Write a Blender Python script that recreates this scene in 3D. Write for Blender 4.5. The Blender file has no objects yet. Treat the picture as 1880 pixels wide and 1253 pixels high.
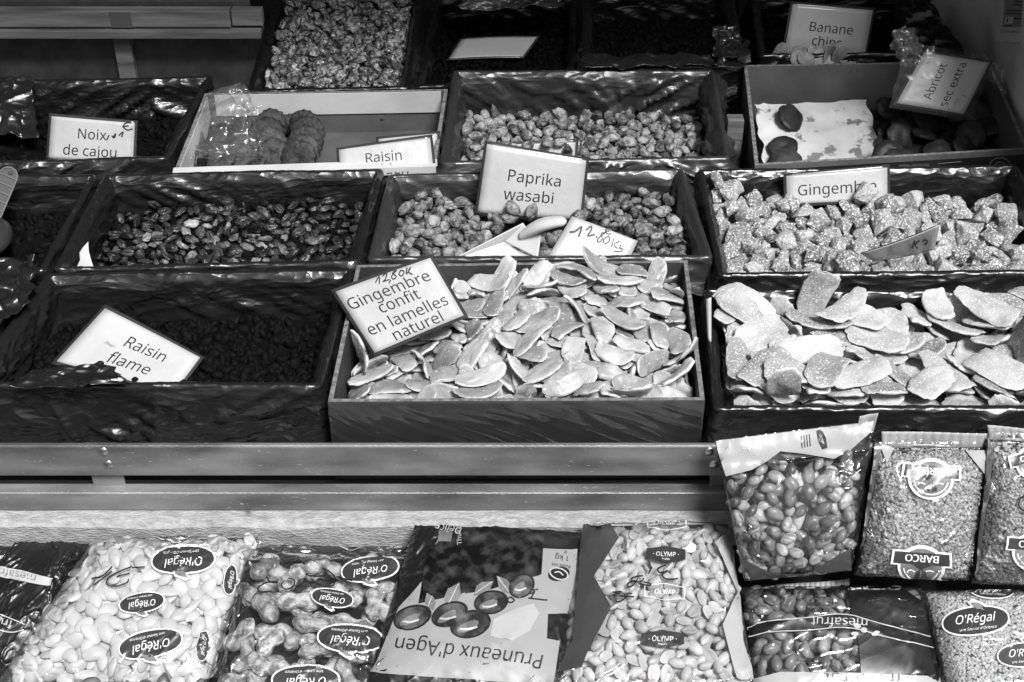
import bpy, bmesh, math, random
import numpy as np
from mathutils import Vector, Matrix, Quaternion, Euler, noise
R = math.radians
sc = bpy.context.scene
col = sc.collection
# ------------------------------------------------------------------ camera, sky, sun, exposure
F, CX, CY, PITCH, CAMZ = 2700.0, 940.0, 626.5, R(36.9), 1.70
cam_d = bpy.data.cameras.new('camera'); cam = bpy.data.objects.new('camera', cam_d); col.objects.link(cam)
cam.location = (0, 0, CAMZ); cam.rotation_euler = (math.pi/2 - PITCH, 0, 0)
cam_d.sensor_width = 36; cam_d.lens = 36*F/1880; cam_d.clip_start = .05; cam_d.clip_end = 2000
sc.camera = cam
SUN_EL, SUN_AZ = R(56), R(152)            # azimuth clockwise from +Y: behind the camera
w = bpy.data.worlds.new('World'); sc.world = w; w.use_nodes = True
nt = w.node_tree; bg = nt.nodes['Background']; sky = nt.nodes.new('ShaderNodeTexSky')
sky.sky_type = 'NISHITA'; sky.sun_disc = False; sky.sun_elevation = SUN_EL; sky.sun_rotation = SUN_AZ
sky.air_density = 1.5; sky.dust_density = 3
bw = nt.nodes.new('ShaderNodeRGBToBW')    # the photograph is black and white
nt.links.new(sky.outputs[0], bw.inputs[0]); nt.links.new(bw.outputs[0], bg.inputs[0]); bg.inputs[1].default_value = .058
sd = bpy.data.lights.new('sun', 'SUN'); sun = bpy.data.objects.new('sun', sd); col.objects.link(sun)
sd.energy = 3.3; sd.angle = R(17); sd.color = (1, 1, 1)
sdir = Vector((math.sin(SUN_AZ)*math.cos(SUN_EL), math.cos(SUN_AZ)*math.cos(SUN_EL), math.sin(SUN_EL)))
sun.rotation_euler = sdir.to_track_quat('Z', 'Y').to_euler(); sun.location = (0, -3, 6)
sc.view_settings.view_transform = 'Standard'; sc.view_settings.look = 'None'
sc.view_settings.exposure = 0.7; sc.view_settings.gamma = 1
sc.render.engine = 'CYCLES'; sc.cycles.max_bounces = 8; sc.cycles.transparent_max_bounces = 16
# ------------------------------------------------------------------ helpers
CP, SP = math.cos(PITCH), math.sin(PITCH)
def ray(px, py):
    a, b = (px-CX)/F, -(py-CY)/F
    return Vector((a, CP + b*SP, -SP + b*CP))
def PZ(px, py, z):
    d = ray(px, py); return Vector((0, 0, CAMZ)) + d*((z-CAMZ)/d.z)
def PY(px, py, y):
    d = ray(px, py); return Vector((0, 0, CAMZ)) + d*(y/d.y)
def PX(px, py, x):
    d = ray(px, py); return Vector((0, 0, CAMZ)) + d*(x/d.x)
def PPL(px, py, p0, n):
    d = ray(px, py); o = Vector((0, 0, CAMZ)); return o + d*((p0-o).dot(n)/d.dot(n))
def project(P):                            # numpy (n,3) -> photograph pixels
    P = np.asarray(P, float) - np.array([0, 0, CAMZ])
    zc = P[:, 1]*CP - P[:, 2]*SP; yc = P[:, 1]*SP + P[:, 2]*CP
    return np.stack([CX + F*P[:, 0]/zc, CY - F*yc/zc], 1)
def tag(o, label=None, cat=None, group=None, kind=None):
    if label: o['label'] = label
    if cat: o['category'] = cat
    if group: o['group'] = group
    if kind: o['kind'] = kind
    return o
def mesh(name, verts, faces, mats, smooth=True, mi=None):
    me = bpy.data.meshes.new(name); me.from_pydata([tuple(map(float, v)) for v in verts], [], faces)
    for m in (mats if isinstance(mats, (list, tuple)) else [mats]): me.materials.append(m)
    if mi is not None: me.polygons.foreach_set('material_index', mi)
    if smooth: me.polygons.foreach_set('use_smooth', [True]*len(me.polygons))
    me.update(); return me
def link(name, me, parent=None, loc=None):
    o = bpy.data.objects.new(name, me); col.objects.link(o)
    if parent is not None: o.parent = parent
    if loc is not None: o.location = loc
    return o
def obj(name, verts, faces, mats, parent=None, smooth=True, mi=None):
    off = parent.location if parent is not None else Vector((0, 0, 0))
    p = parent
    while p is not None and p.parent is not None: p = p.parent; off = off + p.location
    return link(name, mesh(name, [Vector(v)-off for v in verts], faces, mats, smooth, mi), parent)
def empty(name, loc):
    o = bpy.data.objects.new(name, None); col.objects.link(o); o.location = loc; o.empty_display_size = .05
    return o
def wpos(o):
    v = o.location.copy(); p = o.parent
    while p is not None: v = v + p.location; p = p.parent
    return v
def bmobj(name, bm, mats, parent=None, smooth=False, bevel=0.0):
    if bevel:
        bmesh.ops.bevel(bm, geom=list(bm.edges), offset=bevel, segments=2, affect='EDGES', profile=.6, clamp_overlap=True)
    bmesh.ops.recalc_face_normals(bm, faces=list(bm.faces))
    if parent is not None:
        off = wpos(parent)
        for v in bm.verts: v.co -= off
    me = bpy.data.meshes.new(name); bm.to_mesh(me); bm.free()
    for m in (mats if isinstance(mats, (list, tuple)) else [mats]): me.materials.append(m)
    if smooth: me.polygons.foreach_set('use_smooth', [True]*len(me.polygons))
    return link(name, me, parent)
def hexa(bm, b4, t4, mi=0):                # a closed box from 4 bottom and 4 top corners
    v = [bm.verts.new(p) for p in list(b4)+list(t4)]
    for f in ((3, 2, 1, 0), (4, 5, 6, 7), (0, 1, 5, 4), (1, 2, 6, 5), (2, 3, 7, 6), (3, 0, 4, 7)):
        bm.faces.new([v[i] for i in f]).material_index = mi
def abox(bm, x0, x1, y0, y1, z0, z1):
    hexa(bm, [(x0, y0, z0), (x1, y0, z0), (x1, y1, z0), (x0, y1, z0)], [(x0, y0, z1), (x1, y0, z1), (x1, y1, z1), (x0, y1, z1)])
def box_obj(name, d, mat, parent=None, bevel=.0015):
    bm = bmesh.new(); abox(bm, *d); return bmobj(name, bm, mat, parent, bevel=bevel)
# ------------------------------------------------------------------ materials (all grey: a black and white photograph)
def nodes(name):
    m = bpy.data.materials.new(name); m.use_nodes = True
    t = m.node_tree; return m, t, t.nodes, t.links, t.nodes['Principled BSDF']
def mat(name, c1, c2=None, scale=20, rough=.6, spec=.4, bump=0, bscale=60, detail=5, rnd=0, stretch=(1, 1, 1), coat=0, metal=0,
        speck=None, crust=0, sss=0, contrast=(.35, .65), bdist=.002, rvar=0):
    m, t, N, L, p = nodes(name)
    p.inputs['Roughness'].default_value = rough; p.inputs['Specular IOR Level'].default_value = spec
    p.inputs['Metallic'].default_value = metal; p.inputs['Coat Weight'].default_value = coat; p.inputs['Coat Roughness'].default_value = .12
    if sss:
        p.inputs['Subsurface Weight'].default_value = sss; p.inputs['Subsurface Radius'].default_value = (.004, .004, .004)
        p.inputs['Subsurface Scale'].default_value = 1
    tc = N.new('ShaderNodeTexCoord'); mp = N.new('ShaderNodeMapping'); mp.inputs['Scale'].default_value = stretch
    L.new(tc.outputs['Object'], mp.inputs[0])
    no = N.new('ShaderNodeTexNoise'); no.inputs['Scale'].default_value = scale; no.inputs['Detail'].default_value = detail
    oi = N.new('ShaderNodeObjectInfo')
    ad = N.new('ShaderNodeVectorMath'); ad.operation = 'MULTIPLY_ADD'; ad.inputs[1].default_value = (1, 1, 1)
    cv = N.new('ShaderNodeCombineXYZ'); ml = N.new('ShaderNodeMath'); ml.operation = 'MULTIPLY'; ml.inputs[1].default_value = 7.3 if rnd else 0
    L.new(oi.outputs['Random'], ml.inputs[0])
    for i in range(3): L.new(ml.outputs[0], cv.inputs[i])
    L.new(mp.outputs[0], ad.inputs[0]); L.new(cv.outputs[0], ad.inputs[2])
    L.new(ad.outputs[0], no.inputs['Vector'])
    c2 = c1 if c2 is None else c2
    cr = N.new('ShaderNodeMapRange'); cr.inputs[1].default_value, cr.inputs[2].default_value = contrast
    cr.inputs[3].default_value, cr.inputs[4].default_value = c1, c2
    L.new(no.outputs[0], cr.inputs[0]); val = cr.outputs[0]
    if rnd:
        mr = N.new('ShaderNodeMapRange'); mr.inputs[3].default_value, mr.inputs[4].default_value = 1-rnd, 1+rnd
        L.new(oi.outputs['Random'], mr.inputs[0])
        mu = N.new('ShaderNodeMath'); mu.operation = 'MULTIPLY'; L.new(val, mu.inputs[0]); L.new(mr.outputs[0], mu.inputs[1]); val = mu.outputs[0]
    hsrc = None
    if speck:                               # (scale, threshold, colour, height): sugar grains, stains
        s, th, c, h = speck
        n2 = N.new('ShaderNodeTexNoise'); n2.inputs['Scale'].default_value = s; n2.inputs['Detail'].default_value = 3; n2.inputs['Roughness'].default_value = .7
        L.new(ad.outputs[0], n2.inputs['Vector'])
        r2 = N.new('ShaderNodeMapRange'); r2.inputs[1].default_value, r2.inputs[2].default_value = th, th+.06
        L.new(n2.outputs[0], r2.inputs[0])
        mx = N.new('ShaderNodeMix'); mx.data_type = 'FLOAT'; L.new(r2.outputs[0], mx.inputs[0]); L.new(val, mx.inputs[2]); mx.inputs[3].default_value = c
        val = mx.outputs[0]; hsrc = (r2.outputs[0], h)
    if crust:                               # paler sugary rim, stored per vertex by the slice builder
        at = N.new('ShaderNodeAttribute'); at.attribute_name = 'rim'; cm = N.new('ShaderNodeMath'); cm.operation = 'MULTIPLY'; cm.use_clamp = True
        ca = N.new('ShaderNodeMath'); ca.operation = 'ADD'; ca.inputs[1].default_value = .25; L.new(no.outputs[0], ca.inputs[0])
        L.new(at.outputs['Fac'], cm.inputs[0]); L.new(ca.outputs[0], cm.inputs[1])
        cx_ = N.new('ShaderNodeMix'); cx_.data_type = 'FLOAT'; L.new(cm.outputs[0], cx_.inputs[0]); L.new(val, cx_.inputs[2]); cx_.inputs[3].default_value = crust; val = cx_.outputs[0]
    L.new(val, p.inputs['Base Color'])
    if rvar:
        rr = N.new('ShaderNodeMapRange'); rr.inputs[1].default_value, rr.inputs[2].default_value = .3, .7
        rr.inputs[3].default_value, rr.inputs[4].default_value = max(.05, rough-rvar), rough+rvar
        L.new(no.outputs[0], rr.inputs[0]); L.new(rr.outputs[0], p.inputs['Roughness'])
    if bump or hsrc:
        b = N.new('ShaderNodeBump'); b.inputs['Strength'].default_value = bump or .5; b.inputs['Distance'].default_value = bdist
        n3 = N.new('ShaderNodeTexNoise'); n3.inputs['Scale'].default_value = bscale; n3.inputs['Detail'].default_value = 4
        L.new(ad.outputs[0], n3.inputs['Vector']); h = n3.outputs[0]
        if hsrc:
            ma = N.new('ShaderNodeMath'); ma.operation = 'MULTIPLY_ADD'; L.new(hsrc[0], ma.inputs[0]); ma.inputs[1].default_value = hsrc[1]; L.new(h, ma.inputs[2]); h = ma.outputs[0]
        L.new(h, b.inputs['Height']); L.new(b.outputs[0], p.inputs['Normal'])
    return m
def plastic(name, c=.012, rough=.28, strength=.5, scale=30, stretch=(1, 1, 2.2)):
    """crumpled polythene: warped creases in the bump, streaky gloss"""
    m, t, N, L, p = nodes(name)
    p.inputs['Specular IOR Level'].default_value = .6; p.inputs['Base Color'].default_value = (c, c, c, 1)
    tc = N.new('ShaderNodeTexCoord'); mp = N.new('ShaderNodeMapping'); mp.inputs['Scale'].default_value = stretch; mp.inputs['Rotation'].default_value = (.3, .5, .5)
    L.new(tc.outputs['Object'], mp.inputs[0])
    wn = N.new('ShaderNodeTexNoise'); wn.inputs['Scale'].default_value = 9; wn.inputs['Detail'].default_value = 2; L.new(mp.outputs[0], wn.inputs['Vector'])
    mixv = N.new('ShaderNodeVectorMath'); mixv.operation = 'MULTIPLY_ADD'; mixv.inputs[1].default_value = (.09, .09, .09)
    L.new(wn.outputs['Color'], mixv.inputs[0]); L.new(mp.outputs[0], mixv.inputs[2])
    n1 = N.new('ShaderNodeTexVoronoi'); n1.inputs['Scale'].default_value = scale; L.new(mixv.outputs[0], n1.inputs['Vector'])
    m2 = N.new('ShaderNodeVectorMath'); m2.operation = 'MULTIPLY'; m2.inputs[1].default_value = (2.7, 2.2, 3.4); L.new(mixv.outputs[0], m2.inputs[0])
    n2 = N.new('ShaderNodeTexVoronoi'); n2.inputs['Scale'].default_value = scale; L.new(m2.outputs[0], n2.inputs['Vector'])
    a0 = N.new('ShaderNodeMath'); a0.operation = 'MULTIPLY_ADD'; a0.inputs[1].default_value = .30; L.new(n2.outputs['Distance'], a0.inputs[0]); L.new(n1.outputs['Distance'], a0.inputs[2])
    n3 = N.new('ShaderNodeTexNoise'); n3.noise_type = 'RIDGED_MULTIFRACTAL'; n3.inputs['Scale'].default_value = scale*4; n3.inputs['Detail'].default_value = 2; L.new(mixv.outputs[0], n3.inputs['Vector'])
    a = N.new('ShaderNodeMath'); a.operation = 'MULTIPLY_ADD'; a.inputs[1].default_value = .09; L.new(n3.outputs[0], a.inputs[0]); L.new(a0.outputs[0], a.inputs[2])
    b = N.new('ShaderNodeBump'); b.inputs['Strength'].default_value = strength; b.inputs['Distance'].default_value = .0066
    L.new(a.outputs[0], b.inputs['Height']); L.new(b.outputs[0], p.inputs['Normal'])
    r = N.new('ShaderNodeMapRange'); r.inputs[3].default_value, r.inputs[4].default_value = rough-.08, rough+.14
    L.new(wn.outputs[0], r.inputs[0]); L.new(r.outputs[0], p.inputs['Roughness'])
    return m
def film(name, strength=.35, scale=26, milk=.04, gloss=.05, rough=.13, cap=.30, bdist=.008, stretch=(1, 1, 1)):
    """clear wrapping film: mostly transparent, some gloss, a trace of milky haze"""
    m = bpy.data.materials.new(name); m.use_nodes = True; t = m.node_tree; N = t.nodes; L = t.links
    N.remove(N['Principled BSDF']); out = N['Material Output']
    tr = N.new('ShaderNodeBsdfTransparent'); tr.inputs[0].default_value = (.97, .97, .97, 1)
    gl = N.new('ShaderNodeBsdfGlossy'); gl.inputs['Roughness'].default_value = rough; gl.inputs[0].default_value = (.95, .95, .95, 1)
    df = N.new('ShaderNodeBsdfDiffuse'); df.inputs[0].default_value = (.8, .8, .8, 1)
    tc = N.new('ShaderNodeTexCoord'); mp = N.new('ShaderNodeMapping'); mp.inputs['Scale'].default_value = stretch; L.new(tc.outputs['Object'], mp.inputs[0])
    n1 = N.new('ShaderNodeTexNoise'); n1.noise_type = 'RIDGED_MULTIFRACTAL'; n1.inputs['Scale'].default_value = scale; n1.inputs['Detail'].default_value = 2
    n1.inputs['Distortion'].default_value = .6; L.new(mp.outputs[0], n1.inputs['Vector'])
    b = N.new('ShaderNodeBump'); b.inputs['Strength'].default_value = strength; b.inputs['Distance'].default_value = bdist
    L.new(n1.outputs[0], b.inputs['Height']); L.new(b.outputs[0], gl.inputs['Normal'])
    fr = N.new('ShaderNodeFresnel'); fr.inputs[0].default_value = 1.45; L.new(b.outputs[0], fr.inputs['Normal'])
    ad = N.new('ShaderNodeMath'); ad.operation = 'ADD'; ad.inputs[1].default_value = gloss-.04; L.new(fr.outputs[0], ad.inputs[0]); ad.use_clamp = True
    mn = N.new('ShaderNodeMath'); mn.operation = 'MINIMUM'; mn.inputs[1].default_value = cap; L.new(ad.outputs[0], mn.inputs[0])
    m1 = N.new('ShaderNodeMixShader'); m1.inputs[0].default_value = milk; L.new(tr.outputs[0], m1.inputs[1]); L.new(df.outputs[0], m1.inputs[2])
    m2 = N.new('ShaderNodeMixShader'); L.new(mn.outputs[0], m2.inputs[0]); L.new(m1.outputs[0], m2.inputs[1]); L.new(gl.outputs[0], m2.inputs[2])
    L.new(m2.outputs[0], out.inputs['Surface']); return m
M = {}
M['liner'] = plastic('black_polythene', .012, .24, .9, 16)
M['liner_grey'] = plastic('dark_grey_polythene', .028, .28, .8, 13)
M['liner_dark'] = plastic('dull_black_polythene', .005, .32, .7, 18)
M['card_dark'] = mat('dark_cardboard', .03, .055, 30, .75, .3, .25, 120)
M['card_mid'] = mat('grey_cardboard', .07, .11, 14, .75, .3, .2, 150, speck=(16, .62, .05, 0))
M['card_light'] = mat('pale_cardboard', .42, .52, 12, .7, .3, .15, 120, stretch=(1, 1, 1), speck=(22, .70, .12, 0))
M['card_edge'] = mat('corrugated_edge', .10, .22, 160, .8, .2, .8, 220, stretch=(1, 1, .3))
M['box_black'] = mat('printed_black_carton', .012, .02, 20, .4, .4, .1, 120)
M['alu'] = mat('brushed_aluminium', .12, .33, 7, .46, .4, .3, 300, metal=.5, stretch=(1.2, 4, 4), rvar=.14, speck=(70, .66, .5, 0), contrast=(.3, .7), detail=9)
M['steel'] = mat('rivet_steel', .45, .6, 30, .3, .5, metal=1)
M['wood'] = mat('pale_wood', .27, .42, 45, .8, .2, .9, 140, stretch=(1.6, 4, 4), contrast=(.34, .64), bdist=.003, detail=12, speck=(9, .66, .08, 0))
M['wood_grey'] = mat('greyed_wood', .07, .19, 6, .75, .25, .4, 30, stretch=(.8, 10, 10))
M['wood_dark'] = mat('dark_table_wood', .02, .04, 6, .8, .2)
M['tape'] = mat('parcel_tape', .08, .10, 8, .25, .5)
M['paper'] = mat('laminated_paper', .38, .54, 5, .35, .4, 0, coat=.4, speck=(55, .70, .25, 0), detail=8)  # soft uneven tone mixes dirt with painted laminate glare
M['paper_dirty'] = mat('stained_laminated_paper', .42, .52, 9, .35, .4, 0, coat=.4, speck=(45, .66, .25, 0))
M['laminate'] = mat('clear_laminate_margin', .035, .05, 20, .2, .6)
M['ink'] = mat('black_ink', .008, None, rough=.5)
M['sheet'] = mat('stained_white_paper', .46, .62, 14, .8, .2, .35, 25, speck=(24, .56, .17, 0))
M['tarp'] = mat('pale_side_panel', .38, .62, 4, .6, .3, .25, 6, stretch=(1, 1, .5), bdist=.01)
M['ground'] = mat('asphalt', .045, .065, 40, .9, .2, .4, 90)
M['shade_awning'] = mat('awning_canvas', .10, .13, 3, .9, .1)
M['scoop'] = mat('white_scoop_plastic', .50, .56, 6, .35, .4, sss=.1)
M['scoop_grey'] = mat('grey_scoop_plastic', .025, .035, 6, .4, .4)
M['clear'] = film('clear_bag_film', .35, 14, .035, .05, .16, .3, .004)
M['clear_thin'] = film('thin_clear_film', .3, 10, .02, .015, .12, .10, .003)
M['clear_wrap'] = film('clear_stretch_wrap', .5, 30, .015, .13, .2, .8, .004)

# ------------------------------------------------------------------ the setting and the stall
ZR = .70                                   # height of the box rims
TT = .585                                  # table top
SH = .495                                  # lower display shelf
tag(obj('pavement', [(-60, -60, 0), (60, -60, 0), (60, 60, 0), (-60, 60, 0)], [(0, 1, 2, 3)], M['ground'], smooth=False), kind='structure')
stall = tag(empty('market_stall', (0, 1.3, 0)), 'tiered market stall table with two aluminium rails across its front edge', 'market stall')
box_obj('tabletop', (-1.6, 1.6, 1.235, 2.9, TT-.03, TT), M['wood_dark'], stall)
for x in (-1.5, 1.5):
    for y in (1.3, 2.8): box_obj('leg', (x-.03, x+.03, y-.03, y+.03, 0, TT-.03), M['alu'], stall)
    for y in (.72, 1.1): box_obj('leg', (x-.025, x+.025, y-.025, y+.025, 0, .37+(y-.72)*.2), M['alu'], stall)
YR = 1.196
def rail(z0, z1, y, steps, dp=.018):
    """an extruded aluminium bar with shallow steps along its face"""
    prof = [(y+dp, z0), (y, z0)]
    for s, d in steps: prof += [(y+d, z0+(z1-z0)*s)]
    prof += [(y, z1), (y+dp, z1)]
    n = len(prof); V = []; Fc = []
    for x in (-1.6, 1.6): V += [(x, a, b) for a, b in prof]
    for i in range(n): j = (i+1) % n; Fc.append((i, j, n+j, n+i))
    Fc += [tuple(range(n))[::-1], tuple(range(n, 2*n))]
    o = obj('rail', V, Fc, M['alu'], stall, smooth=False)
    bv = o.modifiers.new('soft_edges', 'BEVEL'); bv.width = .0012; bv.segments = 2
    return o
zt = PY(700, 818, YR).z; zb = PY(700, 874, YR).z
rail(zb, zt, YR, [(.05, -.001), (.95, -.001)], .005)
zt2 = PY(700, 903, YR-.004).z; zb2 = PY(700, 947, YR-.004).z
rail(zb2, zt2, YR-.004, [(.05, -.001), (.12, -.001), (.14, .0008), (.24, .0008), (.26, -.0005), (.93, -.0005), (.96, .001)], .013)
for bx in (210, 1322):
    a = PY(bx-26, 880, YR+.03); b = PY(bx+32, 880, YR+.03)
    br = box_obj('bracket', (a.x, b.x, YR+.0055, YR+.009, zb2-.02, zt-.003), M['alu'], stall)
    for dx, py in ((-20, 829), (-11, 853)):
        c = PY(bx+dx, py, YR-.001); bm = bmesh.new()
        bmesh.ops.create_uvsphere(bm, u_segments=16, v_segments=8, radius=.0058)
        for v in bm.verts: v.co = Vector((v.co.x, v.co.y*.45, v.co.z)) + c
        bmobj('rivet', bm, M['steel'], br, smooth=True)
# wooden edge plank, irregular sawn edge
def plank(name, x0, x1, y0, y1, z0, z1, m, parent, seed=0, amp=.003, n=90):
    V = []; Fc = []
    for i in range(n+1):
        x = x0+(x1-x0)*i/n
        e = [amp*noise.noise(Vector((x*14, k*7+seed, 0))) + .4*amp*noise.noise(Vector((x*60, k*3+seed, 2))) for k in range(4)]
        V += [(x, y0+e[0], z0+e[1]*.5), (x, y1, z0), (x, y1, z1+e[2]*.3), (x, y0+.006+e[1], z1+e[2]*.5), (x, y0+e[3], z1-.006+e[3])]
    for i in range(n):
        for k in range(5): j = (k+1) % 5; Fc.append((i*5+k, i*5+j, i*5+5+j, i*5+5+k))
    Fc += [(4, 3, 2, 1, 0), tuple(n*5+k for k in range(5))]
    o = obj(name, V, Fc, m, parent, smooth=False); return o
pa = PY(400, 962, 1.172)
plank('edge_plank', -1.6, 1.6, 1.172, 1.215, PY(400, 1003, 1.172).z, pa.z, M['wood'], stall)
plank('backing_plank', -1.6, 1.6, 1.200, 1.23, pa.z+.0005, pa.z+.012, M['wood_grey'], stall, 5, .001)
bm = bmesh.new(); hexa(bm, [(-1.6, .72, .385), (1.6, .72, .385), (1.6, 1.168, SH-.005), (-1.6, 1.168, SH-.005)], [(-1.6, .72, .405), (1.6, .72, .405), (1.6, 1.168, SH+.015), (-1.6, 1.168, SH+.015)]); bmobj('lower_shelf', bm, M['wood_dark'], stall)
box_obj('shelf_back', (-1.6, 1.6, 1.172, 1.19, SH-.02, PY(400, 1003, 1.172).z-.002), M['wood_dark'], stall)
# awning added above the frame, unseen; its edge is set to shade the rear rows
def shade_awning():
    t = tag(empty('shade_awning', (0, 1.6, 2.1)), 'unseen dark canvas canopy and back curtain added to shade the rear rows', 'shade_awning')
    V = []; Fc = []; nx, ny = 24, 12
    for j in range(ny+1):
        for i in range(nx+1):
            x = -2.2+4.4*i/nx; y = 1.20+2.2*j/ny
            V.append((x, y, 2.12+.16*j/ny+.02*math.sin(x*6)*math.sin(j/ny*3.14)))
    for j in range(ny):
        for i in range(nx): a = j*(nx+1)+i; Fc.append((a, a+1, a+nx+2, a+nx+1))
    o = obj('canvas', V, Fc, M['shade_awning'], t); so = o.modifiers.new('thick', 'SOLIDIFY'); so.thickness = .003
    box_obj('back_curtain', (-2.2, 2.2, 3.0, 3.006, 0, 2.2), M['shade_awning'], t)
    for x in (-2.15, 2.15):
        box_obj('pole', (x-.02, x+.02, 1.22, 1.26, 0, 2.1), M['alu'], t); box_obj('pole', (x-.02, x+.02, 2.94, 2.98, 0, 2.2), M['alu'], t)
shade_awning()
# pale side panel of the stall, top right
def side_panel():
    x0 = PZ(1898, 262, ZR).x + .012
    ys = [1.55, 2.42]; t = tag(empty('side_panel', (x0, 2.0, TT)), 'pale wrinkled side sheet closing the stall beside the dried apricots', 'side panel')
    V = []; Fc = []; n = 40; mz = 40
    for j in range(mz+1):
        for i in range(n+1):
            y = ys[0]+(ys[1]-ys[0])*i/n; z = TT+.002+1.2*j/mz
            V.append((x0+.010*noise.noise(Vector((y*5, z*2, 1)))+.005*noise.noise(Vector((y*12, z*9, 4))), y, z))
    for j in range(mz):
        for i in range(n): a = j*(n+1)+i; Fc.append((a, a+1, a+n+2, a+n+1))
    o = obj('sheet', V, Fc, M['tarp'], t); so = o.modifiers.new('thick', 'SOLIDIFY'); so.thickness = .004; so.offset = 1
    box_obj('edge_strip', (x0-.006, x0+.012, ys[1], ys[1]+.02, TT+.002, TT+1.2), M['wood_dark'], t)
    return x0
XSIDE = side_panel()
# ------------------------------------------------------------------ 2D prints: text and shapes, cut into a grid and laid on a surface
_tc = {}
try:                                        # the sans font that ships inside Blender; the default one otherwise
    FONT = bpy.data.fonts.load(bpy.utils.system_resource('DATAFILES', path='fonts')+'/NotoSansHebrew-Regular.woff2')
except Exception: FONT = None
def text2d(s, size=1.0, shear=0, bold=0, sx=1.0, align='CENTER', spacing=1.0):
    k = (s, size, shear, bold, sx, align, spacing)
    if k not in _tc:
        cu = bpy.data.curves.new('txt', 'FONT'); cu.body = s; cu.font = FONT or cu.font; cu.size = size; cu.shear = shear; cu.offset = 0; cu.align_x = align; cu.align_y = 'CENTER'
        cu.resolution_u = 3; cu.space_line = spacing
        o = bpy.data.objects.new('txt', cu); col.objects.link(o); bpy.context.view_layer.update()
        dg = bpy.context.evaluated_depsgraph_get(); me = bpy.data.meshes.new_from_object(o.evaluated_get(dg))
        V = np.array([(v.co.x*sx, v.co.y) for v in me.vertices]).reshape(-1, 2); Fc = [tuple(p.vertices) for p in me.polygons]
        bpy.data.objects.remove(o); bpy.data.curves.remove(cu); bpy.data.meshes.remove(me)
        _tc[k] = (V, Fc)
    V, Fc = _tc[k]; return V.copy(), Fc
def poly2d(pts): return np.array(pts, float), [tuple(range(len(pts)))]
def stroke2d(pts, wd, closed=False):
    """ribbon along a smoothed polyline"""
    P = np.array(pts, float)
    for _ in range(2):
        Q = []
        n = len(P)
        for i in range(n if closed else n-1):
            a, b = P[i], P[(i+1) % n]; Q += [a*.75+b*.25, a*.25+b*.75]
        P = np.array(([] if closed else [P[0]]) + Q + ([] if closed else [P[-1]]))
    n = len(P); T = np.roll(P, -1, 0)-np.roll(P, 1, 0)
    if not closed: T[0] = P[1]-P[0]; T[-1] = P[-1]-P[-2]
    T /= np.linalg.norm(T, axis=1)[:, None]+1e-9; Nn = np.stack([-T[:, 1], T[:, 0]], 1)
    V = np.concatenate([P+Nn*wd/2, P-Nn*wd/2]); Fc = []
    for i in range(n if closed else n-1): j = (i+1) % n; Fc.append((i, j, n+j, n+i))
    return V, Fc
def ell2d(cx, cy, rx, ry, rot=0, n=40, e=2.0):
    a = np.linspace(0, 2*np.pi, n, endpoint=False); c, s = np.cos(a), np.sin(a)
    x = rx*np.sign(c)*abs(c)**(2/e); y = ry*np.sign(s)*abs(s)**(2/e); r = R(rot)
    return poly2d(np.stack([cx+x*math.cos(r)-y*math.sin(r), cy+x*math.sin(r)+y*math.cos(r)], 1))
def xf(sh, cx, cy, rot=0, s=1.0, flip=False):
    """local (y up) -> photograph pixels (y down); rot in degrees, counter-clockwise as seen"""
    V, Fc = sh; r = R(rot); x, y = V[:, 0]*s, V[:, 1]*s
    X = x*math.cos(r)-y*math.sin(r); Y = x*math.sin(r)+y*math.cos(r)
    return np.stack([cx+X, cy-Y], 1), Fc
def print_on(name, shapes, mapf, m, parent, cell=None):
    """shapes: list of (V2, faces); mapf: (n,2)->(n,3) world"""
    bm = bmesh.new()
    for V, Fc in shapes:
        vs = [bm.verts.new((a, b, 0)) for a, b in V]
        for f in Fc:
            try: bm.faces.new([vs[i] for i in f])
            except ValueError: pass
    if cell:
        xs = [v.co.x for v in bm.verts]; ys = [v.co.y for v in bm.verts]
        for lo, hi, no in ((min(xs), max(xs), (1, 0, 0)), (min(ys), max(ys), (0, 1, 0))):
            k = math.floor(lo/cell)+1
            while k*cell < hi:
                g = list(bm.verts)+list(bm.edges)+list(bm.faces)
                bmesh.ops.bisect_plane(bm, geom=g, dist=1e-6, plane_co=(k*cell*no[0], k*cell*no[1], 0), plane_no=no); k += 1
    bmesh.ops.triangulate(bm, faces=list(bm.faces))
    P = np.array([(v.co.x, v.co.y) for v in bm.verts]).reshape(-1, 2); W = mapf(P)
    off = wpos(parent)
    for v, p in zip(bm.verts, W): v.co = Vector(p)-off
    bm.normal_update()
    me = bpy.data.meshes.new(name); bm.to_mesh(me); bm.free(); me.materials.append(m)
    me.polygons.foreach_set('use_smooth', [True]*len(me.polygons)); return link(name, me, parent)
# ------------------------------------------------------------------ boxes
def rim_path(C, n, rad=.010):
    """n points round the quad C (CCW from above) with rounded corners, plus outward normals, plus side index"""
    pts = []; C = [Vector((c.x, c.y)) for c in C]; k = len(C)
    segs = []
    for i in range(k):
        a, b, c = C[i-1], C[i], C[(i+1) % k]; da = (a-b).normalized(); dc = (c-b).normalized()
        p, q = b+da*rad, b+dc*rad
        for s in range(5):
            u = s/4; segs.append(p*(1-u)**2+b*2*u*(1-u)+q*u*u)
    L = [0]
    m = len(segs)
    for i in range(m): L.append(L[-1]+(segs[(i+1) % m]-segs[i]).length)
    for t in np.linspace(0, L[-1], n, endpoint=False):
        i = max(j for j in range(m) if L[j] <= t+1e-9); d = L[i+1]-L[i]
        u = (t-L[i])/d if d > 1e-9 else 0; pts.append(segs[i].lerp(segs[(i+1) % m], u))
    nr = []
    for i in range(n):
        d = pts[(i+1) % n]-pts[i-1]; d.normalize(); nr.append(Vector((d.y, -d.x)))
    return pts, nr, L[-1]
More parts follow.
